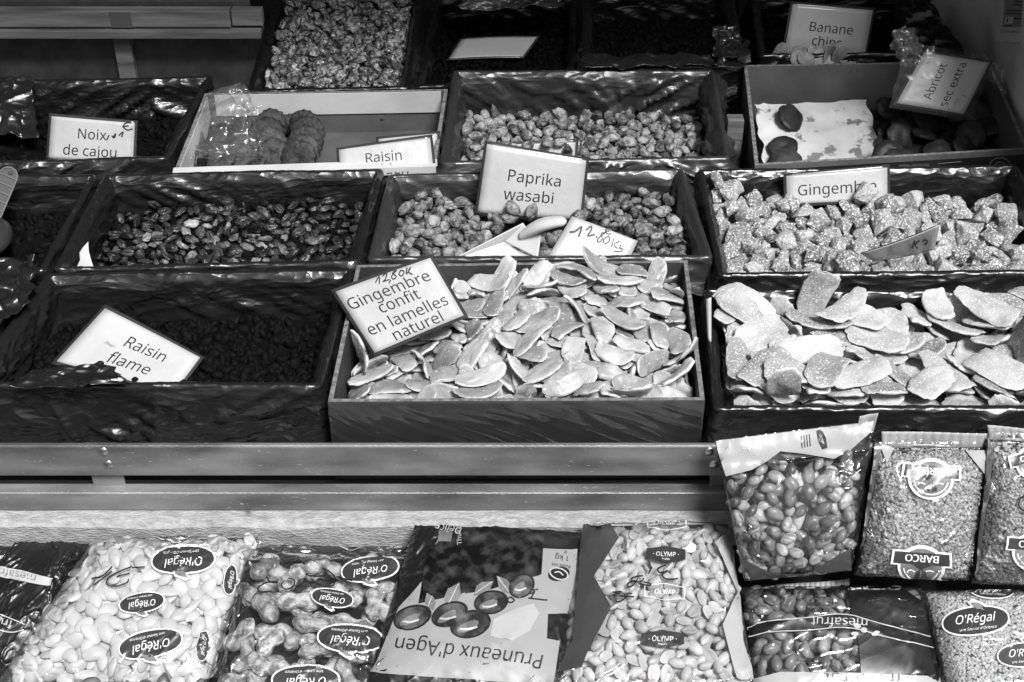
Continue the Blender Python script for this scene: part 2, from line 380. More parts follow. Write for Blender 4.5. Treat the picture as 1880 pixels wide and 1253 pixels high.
def walls(bm, C, z0, z1, th):
    """four carton walls inside the quad C (world corners FL, FR, BR, BL)"""
    c = sum((Vector((p.x, p.y)) for p in C), Vector((0, 0)))/4
    O = [Vector((p.x, p.y)) for p in C]; I = []
    for i in range(4):
        a, b, d = O[i-1], O[i], O[(i+1) % 4]; e1 = (b-a).normalized(); e2 = (d-b).normalized()
        n1 = Vector((-e1.y, e1.x)); n2 = Vector((-e2.y, e2.x))
        q = n1.dot(n2); I.append(b+(n1+n2)*th/(1+q))
    v = lambda p, z: bm.verts.new((p.x, p.y, z))
    a, b, e, f = [v(p, z0) for p in O], [v(p, z1) for p in O], [v(p, z0) for p in I], [v(p, z1) for p in I]
    for i in range(4):
        j = (i+1) % 4
        bm.faces.new((a[i], a[j], b[j], b[i])); bm.faces.new((e[j], e[i], f[i], f[j])); bm.faces.new((b[i], b[j], f[j], f[i])).material_index = 1
        bm.faces.new((a[j], a[i], e[i], e[j]))
    t = [v(p, z0+.004) for p in I]; bm.faces.new(t)
BOX = {}
def fruit_box(key, label, px, H=.105, z=ZR, m='liner', amp=.006, out=.06, seed=0, lined=True, carton='card_dark', n=300, group='display boxes', fold=14, roll=.0052):
    C = [PZ(a, b, z) for a, b in px]
    c = sum(C, Vector())/4; zb = z-H
    t = tag(empty('display_box', (c.x, c.y, zb)), label, 'box', group)
    BOX[key] = dict(C=C, z=z, H=H, t=t)
    ins = .005 if lined else 0
    ctr = Vector((c.x, c.y, 0)); Ci = []
    for i in range(4):
        p = C[i]; a, b = C[i-1], C[(i+1) % 4]; d = ((a-p).normalized()+(b-p).normalized()); Ci.append(p+d*ins*1.0)
    bm = bmesh.new(); walls(bm, Ci, zb, z-(.004 if lined else 0), .003 if lined else .005)
    bmobj('carton', bm, [M[carton], M['card_edge']], t)
    if not lined: return t
    pts, nr, Lp = rim_path(C, n); prof = []
    # profile: distance outward from the rim centre line, height, wrinkle weight, side (-1 inside, +1 outside)
    rr = roll; cl = -rr
    for k in range(18): s = k/17; prof.append((min(cl-rr*1.15, -.0115-.003*min(1, (1-s)*6))-.001*(1-s), z-rr-(H-.012)*(1-s)**1.15, .25+.75*math.sin(min(1, (1-s)*2.2)*math.pi*.5), -1))
    for k in range(1, 8): a = math.pi-math.pi*k/8; prof.append((cl+rr*math.cos(a), z-rr+rr*math.sin(a), .16, 0))
    for k in range(16): s = k/15; prof.append((cl+rr*1.0+.010*s**1.5, z-rr-(out)*s, .3+1.2*min(1, s*2), 1))
    m_ = len(prof); V = []; Fc = []
    for i in range(n):
        tt = i*Lp/n; P, N2 = pts[i], nr[i]
        hem = .75+.45*noise.noise(Vector((tt*9, seed*3.1, 7)))+.15*noise.noise(Vector((tt*30, seed, 3)))
        for j, (d, h, wgt, sd) in enumerate(prof):
            if sd == 1: h = z-rr-(z-rr-h)*hem
            h = max(h, zb+.002)
            q = Vector((P.x*1.0, P.y*1.0, h*1.6)) + Vector((seed*1.7, 0, 0))
            sl = tt*.8 + (h-z)*1.4*math.sin(seed+tt*6)         # slanted creases
            f1 = noise.noise(Vector((sl*fold, (h-z)*6, seed*5.3)))
            f2 = 1-abs(noise.noise(Vector((sl*fold*2.3+f1*1.5, (h-z)*12+f1, seed*2.1))))*2
            f3 = 1-abs(noise.noise(Vector((tt*70+f2*.7, (h-z)*34, seed))))*2
            tri = lambda q: abs((q % 1)-.5)*2       # straight-sided folds meeting in sharp creases
            g1 = tri(sl*fold*.42+1.2*f1+(h-z)*3)*tri(tt*7-(h-z)*8+1.6*f1); g2 = tri(tt*24+(h-z)*13+1.6*f1)*tri((h-z)*11-tt*15+1.4*f1)
            s1 = tt*.55+(h-z)*(1.1 if math.sin(tt*5+seed) > 0 else -.9)+.010*f1
            c1 = max(0, 1-2.8*abs(noise.noise(Vector((s1*46, (tt-h)*4, seed*1.9)))))**2*max(0, .35+noise.noise(Vector((tt*6, h*9, seed+4))))
            wr = amp*(.42*f1+.42*g1+.08*g2+.95*c1+.35*max(0, f2)**6-.15)*wgt
            if sd == -1: off = d-max(-.0012, 1.5*wr+.2*amp)
            elif sd == 0: off = d; h += (.0020*f1+.0006*f3+.0005*tri(tt*48+1.5*f1))*min(1, amp/.005)
            else: off = d-.002+max(-.001, (wr+amp*.9*c1)*.9+.001)
            V.append((P.x+N2.x*off, P.y+N2.y*off, h+(wr*.3 if sd == -1 else 0)))
    for i in range(n):
        k = (i+1) % n
        for j in range(m_-1): Fc.append((i*m_+j, k*m_+j, k*m_+j+1, i*m_+j+1))
    Fc.append(tuple(i*m_ for i in range(n))[::-1])
    obj('liner', V, Fc, M[m], t); return t
def bil(C, u, v): return C[0]*(1-u)*(1-v)+C[1]*u*(1-v)+C[2]*u*v+C[3]*(1-u)*v

# ------------------------------------------------------------------ the display boxes, row by row
fruit_box('A0', 'black lined box cut off by the picture edge beside the raisin flame box', [(-700, 712), (-88, 708), (70, 502), (-460, 505)], seed=1)
fruit_box('A1', 'black lined box of dark raisins holding the raisin flame card', [(-72, 708), (592, 712), (652, 490), (84, 500)], seed=2, amp=.008, out=.10)
fruit_box('A2', 'unlined dark carton heaped with candied ginger under the gingembre confit card', [(602, 738), (1294, 735), (1262, 478), (655, 487)], lined=False, seed=3, H=.112)
fruit_box('A3', 'black lined box of large sugared ginger slabs above the bagged redskin peanuts', [(1308, 752), (2010, 754), (1900, 530), (1290, 528)], seed=4, out=.085, amp=.006)
fruit_box('B0', 'black lined box of dark fruit holding the grey scoop', [(-480, 508), (84, 498), (180, 318), (-300, 322)], seed=5)
fruit_box('B1', 'black lined box of mixed golden and dark raisins behind the raisin flame box', [(94, 497), (662, 482), (706, 308), (190, 318)], seed=6, amp=.007)
fruit_box('B2', 'black lined box of coated nuts holding the paprika wasabi card', [(672, 478), (1312, 474), (1255, 308), (712, 318)], seed=7, amp=.010, m='liner_grey', fold=10)
fruit_box('B3', 'black lined box of sugared ginger cubes behind the ginger slab box', [(1318, 507), (1965, 502), (1868, 300), (1278, 310)], seed=8)
fruit_box('C0', 'black lined box of cashews with the noix de cajou card', [(-200, 306), (312, 292), (392, 137), (-90, 150)], seed=9, amp=.012, fold=10)
fruit_box('C1', 'low pale carton tray of dried figs beside the cashew box', [(318, 318), (800, 302), (822, 164), (376, 172)], lined=False, carton='card_mid', H=.07, seed=10)
fruit_box('C2', 'grey lined box of coated nuts behind the paprika wasabi card', [(806, 302), (1342, 292), (1314, 126), (830, 128)], seed=11, m='liner_grey', amp=.014, fold=9, out=.03)
fruit_box('C3', 'unlined printed black carton of dried apricots', [(1386, 304), (1888, 274), (1818, 112), (1366, 120)], lined=False, carton='card_mid', H=.10, seed=12)
fruit_box('D1', 'dull black tray of shelled walnuts behind the fig carton', [(452, 168), (752, 162), (778, -18), (506, -10)], m='liner_dark', seed=13, amp=.004, H=.10)
fruit_box('D2', 'black lined box of dark dried fruit with the blank white card', [(756, 160), (1062, 152), (1064, -20), (798, -14)], m='liner_dark', seed=14, amp=.005, z=.664, H=.078)
fruit_box('D3', 'black lined box in deep shade beside the banane chips box', [(1068, 128), (1372, 122), (1344, -30), (1070, -25)], m='liner_dark', seed=15, amp=.008)
fruit_box('D4', 'black lined box of banana chips with the banane chips card', [(1392, 104), (1700, 98), (1655, -22), (1376, -22)], m='liner_dark', seed=16, amp=.006)
# ------------------------------------------------------------------ cards
def plane_fit(P): return (P[1]-P[0]).cross(P[3]-P[0]).normalized()
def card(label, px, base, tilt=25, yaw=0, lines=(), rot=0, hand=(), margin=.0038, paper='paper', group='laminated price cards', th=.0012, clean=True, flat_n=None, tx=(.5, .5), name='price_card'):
    """px: TL TR BR BL corners in the photograph; base: a world point in the card's plane; tilt: lean back from vertical"""
    n = flat_n or Vector((math.sin(R(yaw))*math.cos(R(tilt)), -math.cos(R(yaw))*math.cos(R(tilt)), math.sin(R(tilt))))
    TL, TR, BR, BL = [PPL(a, b, base, n) for a, b in px]
    c = (TL+TR+BR+BL)/4
    t = tag(empty(name, (BL+BR)/2), label, 'price card', group)
    def mp(u, v, h=0): return BL*(1-u)*(1-v)+BR*u*(1-v)+TR*u*v+TL*(1-u)*v+n*h+n*(.0022*math.sin(u*3.1)*(1 if flat_n is None else 0))
    W = ((TR-TL).length+(BR-BL).length)/2; H = ((TL-BL).length+(TR-BR).length)/2
    def slab(nm, mu, mv, h0, h1, m):
        k = 12; V = []; Fc = []
        for j in range(k+1):
            for i in range(k+1):
                V.append(mp(mu+(1-2*mu)*i/k, mv+(1-2*mv)*j/k, h1))
        for j in range(k):
            for i in range(k): a = j*(k+1)+i; Fc.append((a, a+1, a+k+2, a+k+1))
        o = obj(nm, V, Fc, M[m], t); so = o.modifiers.new('thick', 'SOLIDIFY'); so.thickness = h1-h0; so.offset = -1
    slab('laminate', 0, 0, -th, 0, 'laminate')
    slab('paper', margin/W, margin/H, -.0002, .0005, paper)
    def m2(P): return np.array([mp(p[0]/W+.5, p[1]/H+.5, .0009) for p in P])
    r = R(rot)
    for s, size, x, y in lines:
        V, Fc = text2d(s, size, sx=1.0)
        X = V[:, 0]*math.cos(r)-V[:, 1]*math.sin(r)+x*W; Y = V[:, 0]*math.sin(r)+V[:, 1]*math.cos(r)+y*H
        print_on('lettering', [(np.stack([X, Y], 1), Fc)], m2, M['ink'], t)
    if hand:
        def m3(P):                         # handwriting given in photograph pixels
            return np.array([PPL(p[0], p[1], c+n*.0011, n)+n*.0022*0 for p in P])
        sh = [stroke2d(s, hand[0]) for s in hand[1:]]
        def m4(P):
            out = []
            for p in P:
                q = PPL(p[0], p[1], c, n); d = q-BL
                u = d.dot((BR-BL))/(BR-BL).length_squared; out.append(q+n*(.0011+.0022*math.sin(min(1, max(0, u))*3.1)))
            return np.array(out)
        print_on('handwriting', sh, m4, M['ink'], t)
    return t
def inbox(key, px, py, depth): return PZ(px, py, BOX[key]['z']-depth)
card('paprika wasabi card standing upright between two boxes of coated nuts', [(890, 258), (1082, 291), (1069, 408), (871, 396)], inbox('B2', 960, 402, .03), 22, 0,
     [('Paprika', .0255, .01, .10), ('wasabi', .0255, -.02, -.16)])
card('gingembre confit en lamelles card with a handwritten price propped in the ginger carton', [(607, 533), (793, 467), (860, 582), (686, 656)], inbox('A2', 690, 640, .018), 42, -6,
     [('Gingembre', .0235, -.03, .245), ('confit', .0235, 0, .06), ('en lamelles', .0235, -.0, -.155), ('naturel', .0235, .03, -.34)],
     hand=(2.2, [(690, 520), (698, 505), (697, 522)], [(703, 508), (712, 500), (709, 514), (702, 519), (716, 514)], [(718, 515), (715, 521)],
           [(727, 497), (720, 503), (730, 508), (724, 515), (718, 509), (729, 497)], [(737, 497), (732, 505), (739, 509), (744, 499), (737, 497)], [(748, 492), (746, 508), (757, 488), (749, 500), (758, 505)]))
card('raisin flame card with dark spots lying on dark raisins', [(193, 559), (375, 656), (322, 728), (93, 668)], inbox('A1', 200, 690, .045), 62, 8,
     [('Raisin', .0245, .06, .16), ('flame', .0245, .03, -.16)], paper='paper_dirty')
card('noix de cajou card half sunk behind the rim of the cashew box', [(90, 208), (253, 222), (249, 305), (84, 296)], inbox('C0', 170, 300, .03), 24, 0,
     [('Noix', .024, .0, .14), ('de cajou', .024, -.01, -.22)], hand=(2.4, [(197, 257), (201, 248)], [(209, 252), (214, 243), (211, 255), (206, 249)], [(219, 249), (228, 240), (224, 252)], [(242, 226), (232, 225), (226, 232), (233, 240), (244, 237)], [(225, 233), (237, 231)]))
card('raisin card lying in front of another card in the fig carton', [(617, 272), (794, 247), (801, 312), (620, 318)], inbox('C1', 700, 308, .004), 40, 0,
     [('Raisin', .023, -.02, -.0), ('golden', .023, -.0, -.42)])
card('blank card half hidden behind the raisin card in the fig carton', [(690, 252), (808, 241), (806, 300), (690, 300)], inbox('C1', 740, 285, .016), 45, 0, [])
card('blank back of a card showing behind the paprika wasabi card', [(900, 262), (1062, 256), (1059, 305), (900, 308)], PZ(980, 296, ZR-.012), 30, 0, [])
card('banane chips card standing at the back of the stall', [(1452, 3), (1608, 15), (1588, 122), (1434, 104)], inbox('D4', 1510, 100, .02), 18, 0,
     [('Banane', .0245, .02, .10), ('chips', .0245, .0, -.14)])
card('abricot sec extra card turned on its side inside a clear bag', [(1694, 92), (1823, 112), (1772, 215), (1639, 193)], inbox('C3', 1700, 200, .004), 35, 0,
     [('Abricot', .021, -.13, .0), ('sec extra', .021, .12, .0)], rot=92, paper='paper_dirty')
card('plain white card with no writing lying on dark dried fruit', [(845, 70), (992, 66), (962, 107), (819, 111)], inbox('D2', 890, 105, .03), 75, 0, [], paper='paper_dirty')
card('gingembre card sunk behind sugared ginger cubes', [(1438, 319), (1634, 302), (1634, 372), (1440, 380)], inbox('B3', 1530, 345, .012), 30, 0, [('Gingembre', .025, .0, -.02)])
card('white card corner showing at the picture edge in the dark fruit box', [(-150, 482), (17, 473), (-8, 535), (-170, 545)], inbox('B0', -10, 505, .02), 50, 0, [])

# ------------------------------------------------------------------ fruit and nut kinds
M['ginger'] = mat('candied_ginger_glassy', .24, .42, 30, .36, .5, .6, 110, rnd=.35, speck=(260, .61, .72, .5), crust=.78, sss=.1, bdist=.0022)
M['ginger_sugar'] = mat('candied_ginger_sugared', .27, .46, 22, .6, .4, .6, 120, rnd=.38, speck=(420, .53, .70, .9), crust=.80, sss=.1, bdist=.002)
M['ginger_cube'] = mat('sugared_ginger_cube', .16, .36, 34, .55, .4, .8, 120, rnd=.45, speck=(380, .50, .74, 1), bdist=.0022)
M['wasabi'] = mat('coated_nut', .05, .24, 90, .42, .45, .8, 190, rnd=.6, contrast=(.38, .60), bdist=.0022)
M['walnut'] = mat('walnut_kernel', .03, .27, 150, .28, .6, .5, 260, rnd=.4, contrast=(.38, .60), coat=.25, bdist=.0012)
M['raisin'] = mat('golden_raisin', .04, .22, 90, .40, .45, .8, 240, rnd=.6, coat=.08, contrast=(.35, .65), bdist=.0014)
M['raisin_dim'] = mat('darker_raisin', .012, .05, 90, .34, .45, .7, 240, rnd=.5, bdist=.0016)
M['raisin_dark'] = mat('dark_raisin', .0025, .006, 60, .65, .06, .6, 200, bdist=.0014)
M['fig'] = mat('dried_fig', .014, .06, 110, .6, .35, 1, 210, rnd=.55, contrast=(.30, .70), bdist=.0016)
M['apricot'] = mat('dark_dried_apricot', .012, .035, 45, .5, .35, .35, 120, rnd=.4)
M['banana'] = mat('banana_chip', .16, .30, 60, .5, .4, .4, 120, rnd=.3)
M['lima'] = mat('white_bean', .40, .50, 25, .38, .4, .08, 60, rnd=.10)
M['shell'] = mat('peanut_shell', .16, .54, 110, .7, .3, 1, 210, rnd=.25, contrast=(.38, .60), bdist=.004)
M['blanched'] = mat('blanched_peanut', .34, .52, 40, .45, .4, .15, 120, rnd=.16)
M['redskin'] = mat('redskin_peanut', .07, .24, 60, .36, .45, .4, 160, rnd=.5, stretch=(.35, 1.6, 1.6), contrast=(.36, .62), bdist=.0012)
M['lentil'] = mat('lentil', .10, .48, 330, .5, .4)
M['seed'] = mat('pale_seed', .26, .55, 330, .5, .4)
M['seed_gap'] = mat('painted_gap_shade', .04, .06, 90, .8, .2)  # dark tone painted for the shade in gaps between grains
RNG = np.random.default_rng(11)
def ico(sub):
    bm = bmesh.new(); bmesh.ops.create_icosphere(bm, subdivisions=sub, radius=1)
    V = np.array([v.co[:] for v in bm.verts]); Fc = [tuple(v.index for v in f.verts) for f in bm.faces]; bm.free(); return V, Fc
ICO = {k: ico(k) for k in (1, 2, 3, 4)}
def nz(V, s, off): return np.array([noise.noise(Vector(v)*s+Vector((off, off*1.7, -off))) for v in V])
def slice_mesh(name, L, W, T, seed, m, rag=.10, bend=.25):
    r = np.random.default_rng(seed); na, nr_ = 36, 7; a = np.linspace(0, 2*np.pi, na, endpoint=False)
    ex = 2.2+r.uniform(0, .9); c, s = np.cos(a), np.sin(a)
    rx = L/2*np.sign(c)*abs(c)**(2/ex); ry = W/2*np.sign(s)*abs(s)**(2/ex)*(1+r.uniform(-.22, .22)*c)
    lob = 1+rag*np.array([noise.noise(Vector((math.cos(t)*1.5, math.sin(t)*1.5, seed*3.1)))*1.3+.7*noise.noise(Vector((math.cos(t)*4, math.sin(t)*4, seed*1.3)))+.35*noise.noise(Vector((math.cos(t)*9, math.sin(t)*9, seed))) for t in a])
    rx, ry = rx*lob, ry*lob
    bx, by, tw = r.uniform(-1, 1)*bend, r.uniform(-.6, .9)*bend, r.uniform(-.5, .5)*bend; cur = r.uniform(-.22, .22)
    V = []
    for sgn in (1, -1):
        for k in range(nr_+1):
            q = k/nr_; ring = np.sin(q*np.pi/2)**.8 if q else 0
            h = T/2*(1-q**3.6)*(1 if sgn > 0 else .8)
            for i in range(na):
                x, y = rx[i]*ring, ry[i]*ring; z = sgn*h
                z += T*.42*noise.noise(Vector((x*70, y*70, seed+sgn)))+T*.22*noise.noise(Vector((x*200, y*200, seed-sgn)))*(1 if q < .98 else .3)
                z += L*(bx*(2*x/L)**2*.25+tw*(2*x/L)*(2*y/W)*.18)+W*by*(2*y/W)**2*.3
                V.append((x, y+cur*L*(2*x/L)**2*.4, z))
    Fc = []; st = (nr_+1)*na
    for sgn, b in ((1, 0), (-1, st)):
        for k in range(nr_):
            for i in range(na):
                j = (i+1) % na; f = (b+k*na+i, b+k*na+j, b+(k+1)*na+j, b+(k+1)*na+i)
                Fc.append(f[::-1] if sgn > 0 else f)
    bm = bmesh.new(); ly = bm.verts.layers.float.new('rim'); vs = [bm.verts.new(v) for v in V]
    for f in Fc: bm.faces.new([vs[i] for i in f])
    for i in range(na): j = (i+1) % na; bm.faces.new((vs[nr_*na+i], vs[nr_*na+j], vs[st+nr_*na+j], vs[st+nr_*na+i]))
    for i, v in enumerate(vs): v[ly] = ((i % ((nr_+1)*na))//na/nr_)**7
    bmesh.ops.remove_doubles(bm, verts=list(bm.verts), dist=1e-5); bmesh.ops.recalc_face_normals(bm, faces=list(bm.faces))
    me = bpy.data.meshes.new(name); bm.to_mesh(me); bm.free(); me.materials.append(M[m]); me.polygons.foreach_set('use_smooth', [True]*len(me.polygons)); return me
def cube_mesh(name, S, seed, m):
    r = np.random.default_rng(seed); P = []
    if seed % 2:
        d = np.array([1, r.uniform(.7, 1.0), r.uniform(.55, .9)])*S/2
        for sx in (-1, 1):
            for sy in (-1, 1):
                for sz in (-1, 1): P.append(np.array([sx, sy, sz])*d*r.uniform(.55, 1.12, 3))
        n_p = 4
    else: n_p = 11
    for _ in range(n_p):
        v = r.normal(size=3); v /= np.linalg.norm(v); P.append(v*S*r.uniform(.46, .66)*np.array([1.1, .9, .75]))
    bm = bmesh.new(); vs = [bm.verts.new(p) for p in P]
    g = bmesh.ops.convex_hull(bm, input=vs)
    for v in list(bm.verts):
        if not v.link_faces: bm.verts.remove(v)
    bmesh.ops.dissolve_limit(bm, angle_limit=.12, verts=list(bm.verts), edges=list(bm.edges))
    bmesh.ops.bevel(bm, geom=list(bm.edges), offset=S*.06, segments=2, affect='EDGES', profile=.6, clamp_overlap=True)
    bmesh.ops.triangulate(bm, faces=list(bm.faces))
    for _ in range(2): bmesh.ops.subdivide_edges(bm, edges=[e for e in bm.edges if e.calc_length() > S*.14], cuts=1, use_grid_fill=True)
    bmesh.ops.triangulate(bm, faces=list(bm.faces))
    for v in bm.verts:
        v.co += v.co.normalized()*S*(.08*noise.noise(v.co*70+Vector((seed, 0, 0)))+.07*noise.noise(v.co*170+Vector((seed, 5, 0)))+.04*noise.noise(v.co*400))
    me = bpy.data.meshes.new(name); bm.to_mesh(me); bm.free(); me.materials.append(M[m]); me.polygons.foreach_set('use_smooth', [True]*len(me.polygons)); return me
def lump(name, dims, seed, m, sub=3, a1=.12, s1=1.3, a2=.05, s2=4, ridge=0, fn=None):
    V, Fc = ICO[sub]; V = V.copy()
    k = 1+a1*nz(V, s1, seed*2.3)+a2*nz(V, s2, seed*5.1)
    if ridge: k = k-ridge*np.maximum(0, 1-4*np.abs(nz(V*np.array([.8, 1.6, 1.6]), s2*.7, seed*.7)))
    V = V*k[:, None]
    if fn: V = fn(V, np.random.default_rng(seed))
    return mesh(name, V*np.array(dims)/2, Fc, M[m])
def f_walnut(V, r):
    g = np.exp(-(V[:, 1]/.16)**2)*.35
    V = V*(1-g*(V[:, 2] > -.2))[:, None]; V[:, 2] = np.where(V[:, 2] < -.1, -.1+(V[:, 2]+.1)*.45, V[:, 2]); return V
def f_wasabi(V, r):
    V[:, 0] += .16*np.maximum(0, V[:, 0])**4; d = r.normal(size=3); d /= np.linalg.norm(d)
    q = V@d; return V-np.outer(np.maximum(0, q-.62)*r.uniform(.6, 1.25), d)
def f_kidney(V, r): V[:, 1] += .22*V[:, 0]**2; V[:, 2] *= 1-.25*V[:, 0]**2; return V
def f_shell(V, r):
    x = V[:, 0]; b = r.uniform(.78, 1.1); w = np.where(x < 0, 1, b)*(.62+.42*np.cos(np.clip((np.abs(x)-.48)*3.0, -1.6, 1.6)))
    x = np.clip(x, -1, 1); V[:, 0] = x
    ang = np.arctan2(V[:, 2], V[:, 1]); rad = np.sqrt(1-x**4)*(.86-.14*np.cos(2*np.pi*x))*np.where(x < 0, 1, b)
    V[:, 1] = rad*np.cos(ang)+r.uniform(-.3, .3)*x**2; V[:, 2] = rad*np.sin(ang)
    net = .06*np.cos(ang*7)**6+.06*np.maximum(0, np.cos(x*22+ang*1.5))**4
    return V*np.stack([np.ones_like(x), 1-.05+net, 1-.05+net], 1)
def f_nut(V, r):
    V[:, 0] += .12*np.maximum(0, V[:, 0])**5; g = np.exp(-((V[:, 1])/.06)**2)*.06*(V[:, 2] > 0); return V*(1-g)[:, None]
def f_half(V, r): V[:, 2] = np.where(V[:, 2] > .05, .05-.12*np.exp(-(V[:, 1]/.3)**2), V[:, 2]); return V
def f_raisin(V, r):
    a = np.arctan2(V[:, 2], V[:, 1]); k = 1+.13*np.cos(a*r.integers(3, 6)+V[:, 0]*r.uniform(-2, 2)+r.uniform(0, 6))
    V[:, 1] *= k; V[:, 2] *= k; V[:, 1] += r.uniform(-.3, .3)*V[:, 0]**2; return V
def f_fig(V, r):
    d = np.hypot(V[:, 0], V[:, 1]); a = np.arctan2(V[:, 1], V[:, 0])
    V[:, 2] *= (1-.75*np.exp(-(d/.32)**2))*(1+.34*np.cos(a*15+2*d)*np.clip(d*1.6-.3, 0, 1)); k = 1+.045*np.cos(a*15)
    V[:, 0] *= k; V[:, 1] *= k; return V
def f_apri(V, r):
    V[:, 2] *= 1-.35*np.exp(-(np.hypot(V[:, 0]-.1, V[:, 1]+.1)/.3)**2); return V
KINDS = {}
KINDS['ginger'] = [slice_mesh('ginger_slice', [.047, .038, .054, .031, .042, .050, .029, .058][i], [.023, .025, .020, .021, .019, .026, .019, .023][i], .0054, 20+i, 'ginger', .11, .40) for i in range(8)]
KINDS['slab'] = [slice_mesh('ginger_slab', [.062, .070, .050, .080, .058, .040, .032][i], [.036, .041, .031, .036, .039, .025, .023][i], .0058, 40+i, 'ginger_sugar', .13, .36) for i in range(7)]
KINDS['cube'] = [cube_mesh('ginger_cube', [.0275, .029, .032, .0235, .0265, .0285, .030, .022][i], 60+i, 'ginger_cube') for i in range(8)]
KINDS['wasabi'] = [lump('coated_nut', (.0198*s*(1+.12*(i % 3)), .0162*s, .0142*s), 80+i, 'wasabi', 4, .26, 1.2, .10, 2.8, .11, f_wasabi) for i, s in enumerate((1, .8, 1.08, .7, 1.05, .92, .85))]
KINDS['walnut'] = [lump('walnut_half', (.0262*s, .0185*s, .0145*s), 100+i, 'walnut', 4, .22, 1.6, .20, 3.6, .16, f_walnut) for i, s in enumerate((1, .85, 1.05, .75, .95, .6))]
KINDS['raisin'] = [lump('raisin', (.0205*s, .0118*s, .0080*s), 120+i, 'raisin' if i in (0, 3) else 'raisin_dim', 4, .20, 1.4, .08, 3.5, .16, f_raisin) for i, s in enumerate((1, .85, 1.1, .75, .95, .65))]
KINDS['raisin_dark'] = [lump('dark_raisin', (.019*s, .012*s, .009*s), 140+i, 'raisin_dark', 2, .18, 1.4, .1, 4, .08, f_raisin) for i, s in enumerate((1, .85, 1.1, .75))]
KINDS['fig'] = [lump('dried_fig', (.052*s, .050*s, .0105), 160+i, 'fig', 4, .06, 1.5, .03, 5, .035, f_fig) for i, s in enumerate((1, .94, 1.04))]
KINDS['apricot'] = [lump('dried_apricot', (.050*s, .043*s, .012), 170+i, 'apricot', 4, .14, 1.5, .07, 3.5, .03, f_apri) for i, s in enumerate((1, .9, 1.05))]
KINDS['banana'] = [slice_mesh('banana_chip', .04, .03, .004, 180+i, 'banana', .06, .25) for i in range(3)]
KINDS['lima'] = [lump('white_bean', (.0255*s, .0165*s, .0088*s), 200+i, 'lima', 3, .08, 1.2, .012, 3, 0, f_kidney) for i, s in enumerate((1, .92, 1.06, .86, .98))]
KINDS['shell'] = [lump('unshelled_peanut', (.043*s, .0190, .0185), 220+i, 'shell', 4, .03, 1.2, .02, 6, 0, f_shell) for i, s in enumerate((1, .9, 1.08, .82, .96))]
KINDS['blanched'] = [lump('blanched_peanut', (.0168*s, .0108*s, .0102*s), 240+i, 'blanched', 3, .1, 1.2, .02, 4, 0, f_nut if i < 4 else f_half) for i, s in enumerate((1, .92, 1.06, .86, 1.1, 1.0))]
KINDS['redskin'] = [lump('redskin_peanut', (.0178*s, .0118*s, .0112*s), 260+i, 'redskin', 3, .12, 1.2, .025, 4, .02, f_nut) for i, s in enumerate((1, .92, 1.06, .84, 1.12))]
M['peanut_tan'] = mat('tan_peanut', .22, .42, 60, .36, .45, .4, 160, rnd=.4, stretch=(.35, 1.6, 1.6), bdist=.0012)
KINDS['mixed'] = KINDS['redskin'][:4]+[lump('tan_peanut', (.0178*s, .0118*s, .0112*s), 280+i, 'peanut_tan', 3, .12, 1.2, .025, 4, .02, f_nut) for i, s in enumerate((1, .9, 1.1))]
# heap shapes: depth below the rim (negative = above) as a function of u (along the box) and v (front to back)
def gs(u, v, a, b, sa, sb): return math.exp(-((u-a)/sa)**2-((v-b)/sb)**2)
HEAPS = {
 'A2': ('ginger', 430, lambda u, v: .036 - .056*gs(u, v, .62, .66, .20, .32) - .012*gs(u, v, .75, .25, .4, .4) - .012*gs(u, v, .33, .5, .12, .25)),
 'A3': ('slab', 210, lambda u, v: .038 - .016*gs(u, v, .35, .40, .5, .35) + .08*max(0, v-.5)),
 'B3': ('cube', 390, lambda u, v: .031 - .020*gs(u, v, .45, .40, .6, .35)),
 'B2': ('wasabi', 620, lambda u, v: .046 - .012*gs(u, v, .88, .6, .25, .5) - .012*gs(u, v, .15, .3, .3, .5)),
 'C2': ('wasabi', 520, lambda u, v: .074 - .016*gs(u, v, .5, .55, .5, .35)),
 'B1': ('raisin', 760, lambda u, v: .054 - .030*gs(u, v, .57, .45, .36, .42)),
 'D1': ('walnut', 600, lambda u, v: .020),
}
def heap_pt(key, u, v, extra=0.0):
    b = BOX[key]; p = bil(b['C'], u, v); return Vector((p.x, p.y, b['z']-HEAPS[key][2](u, v)-extra))

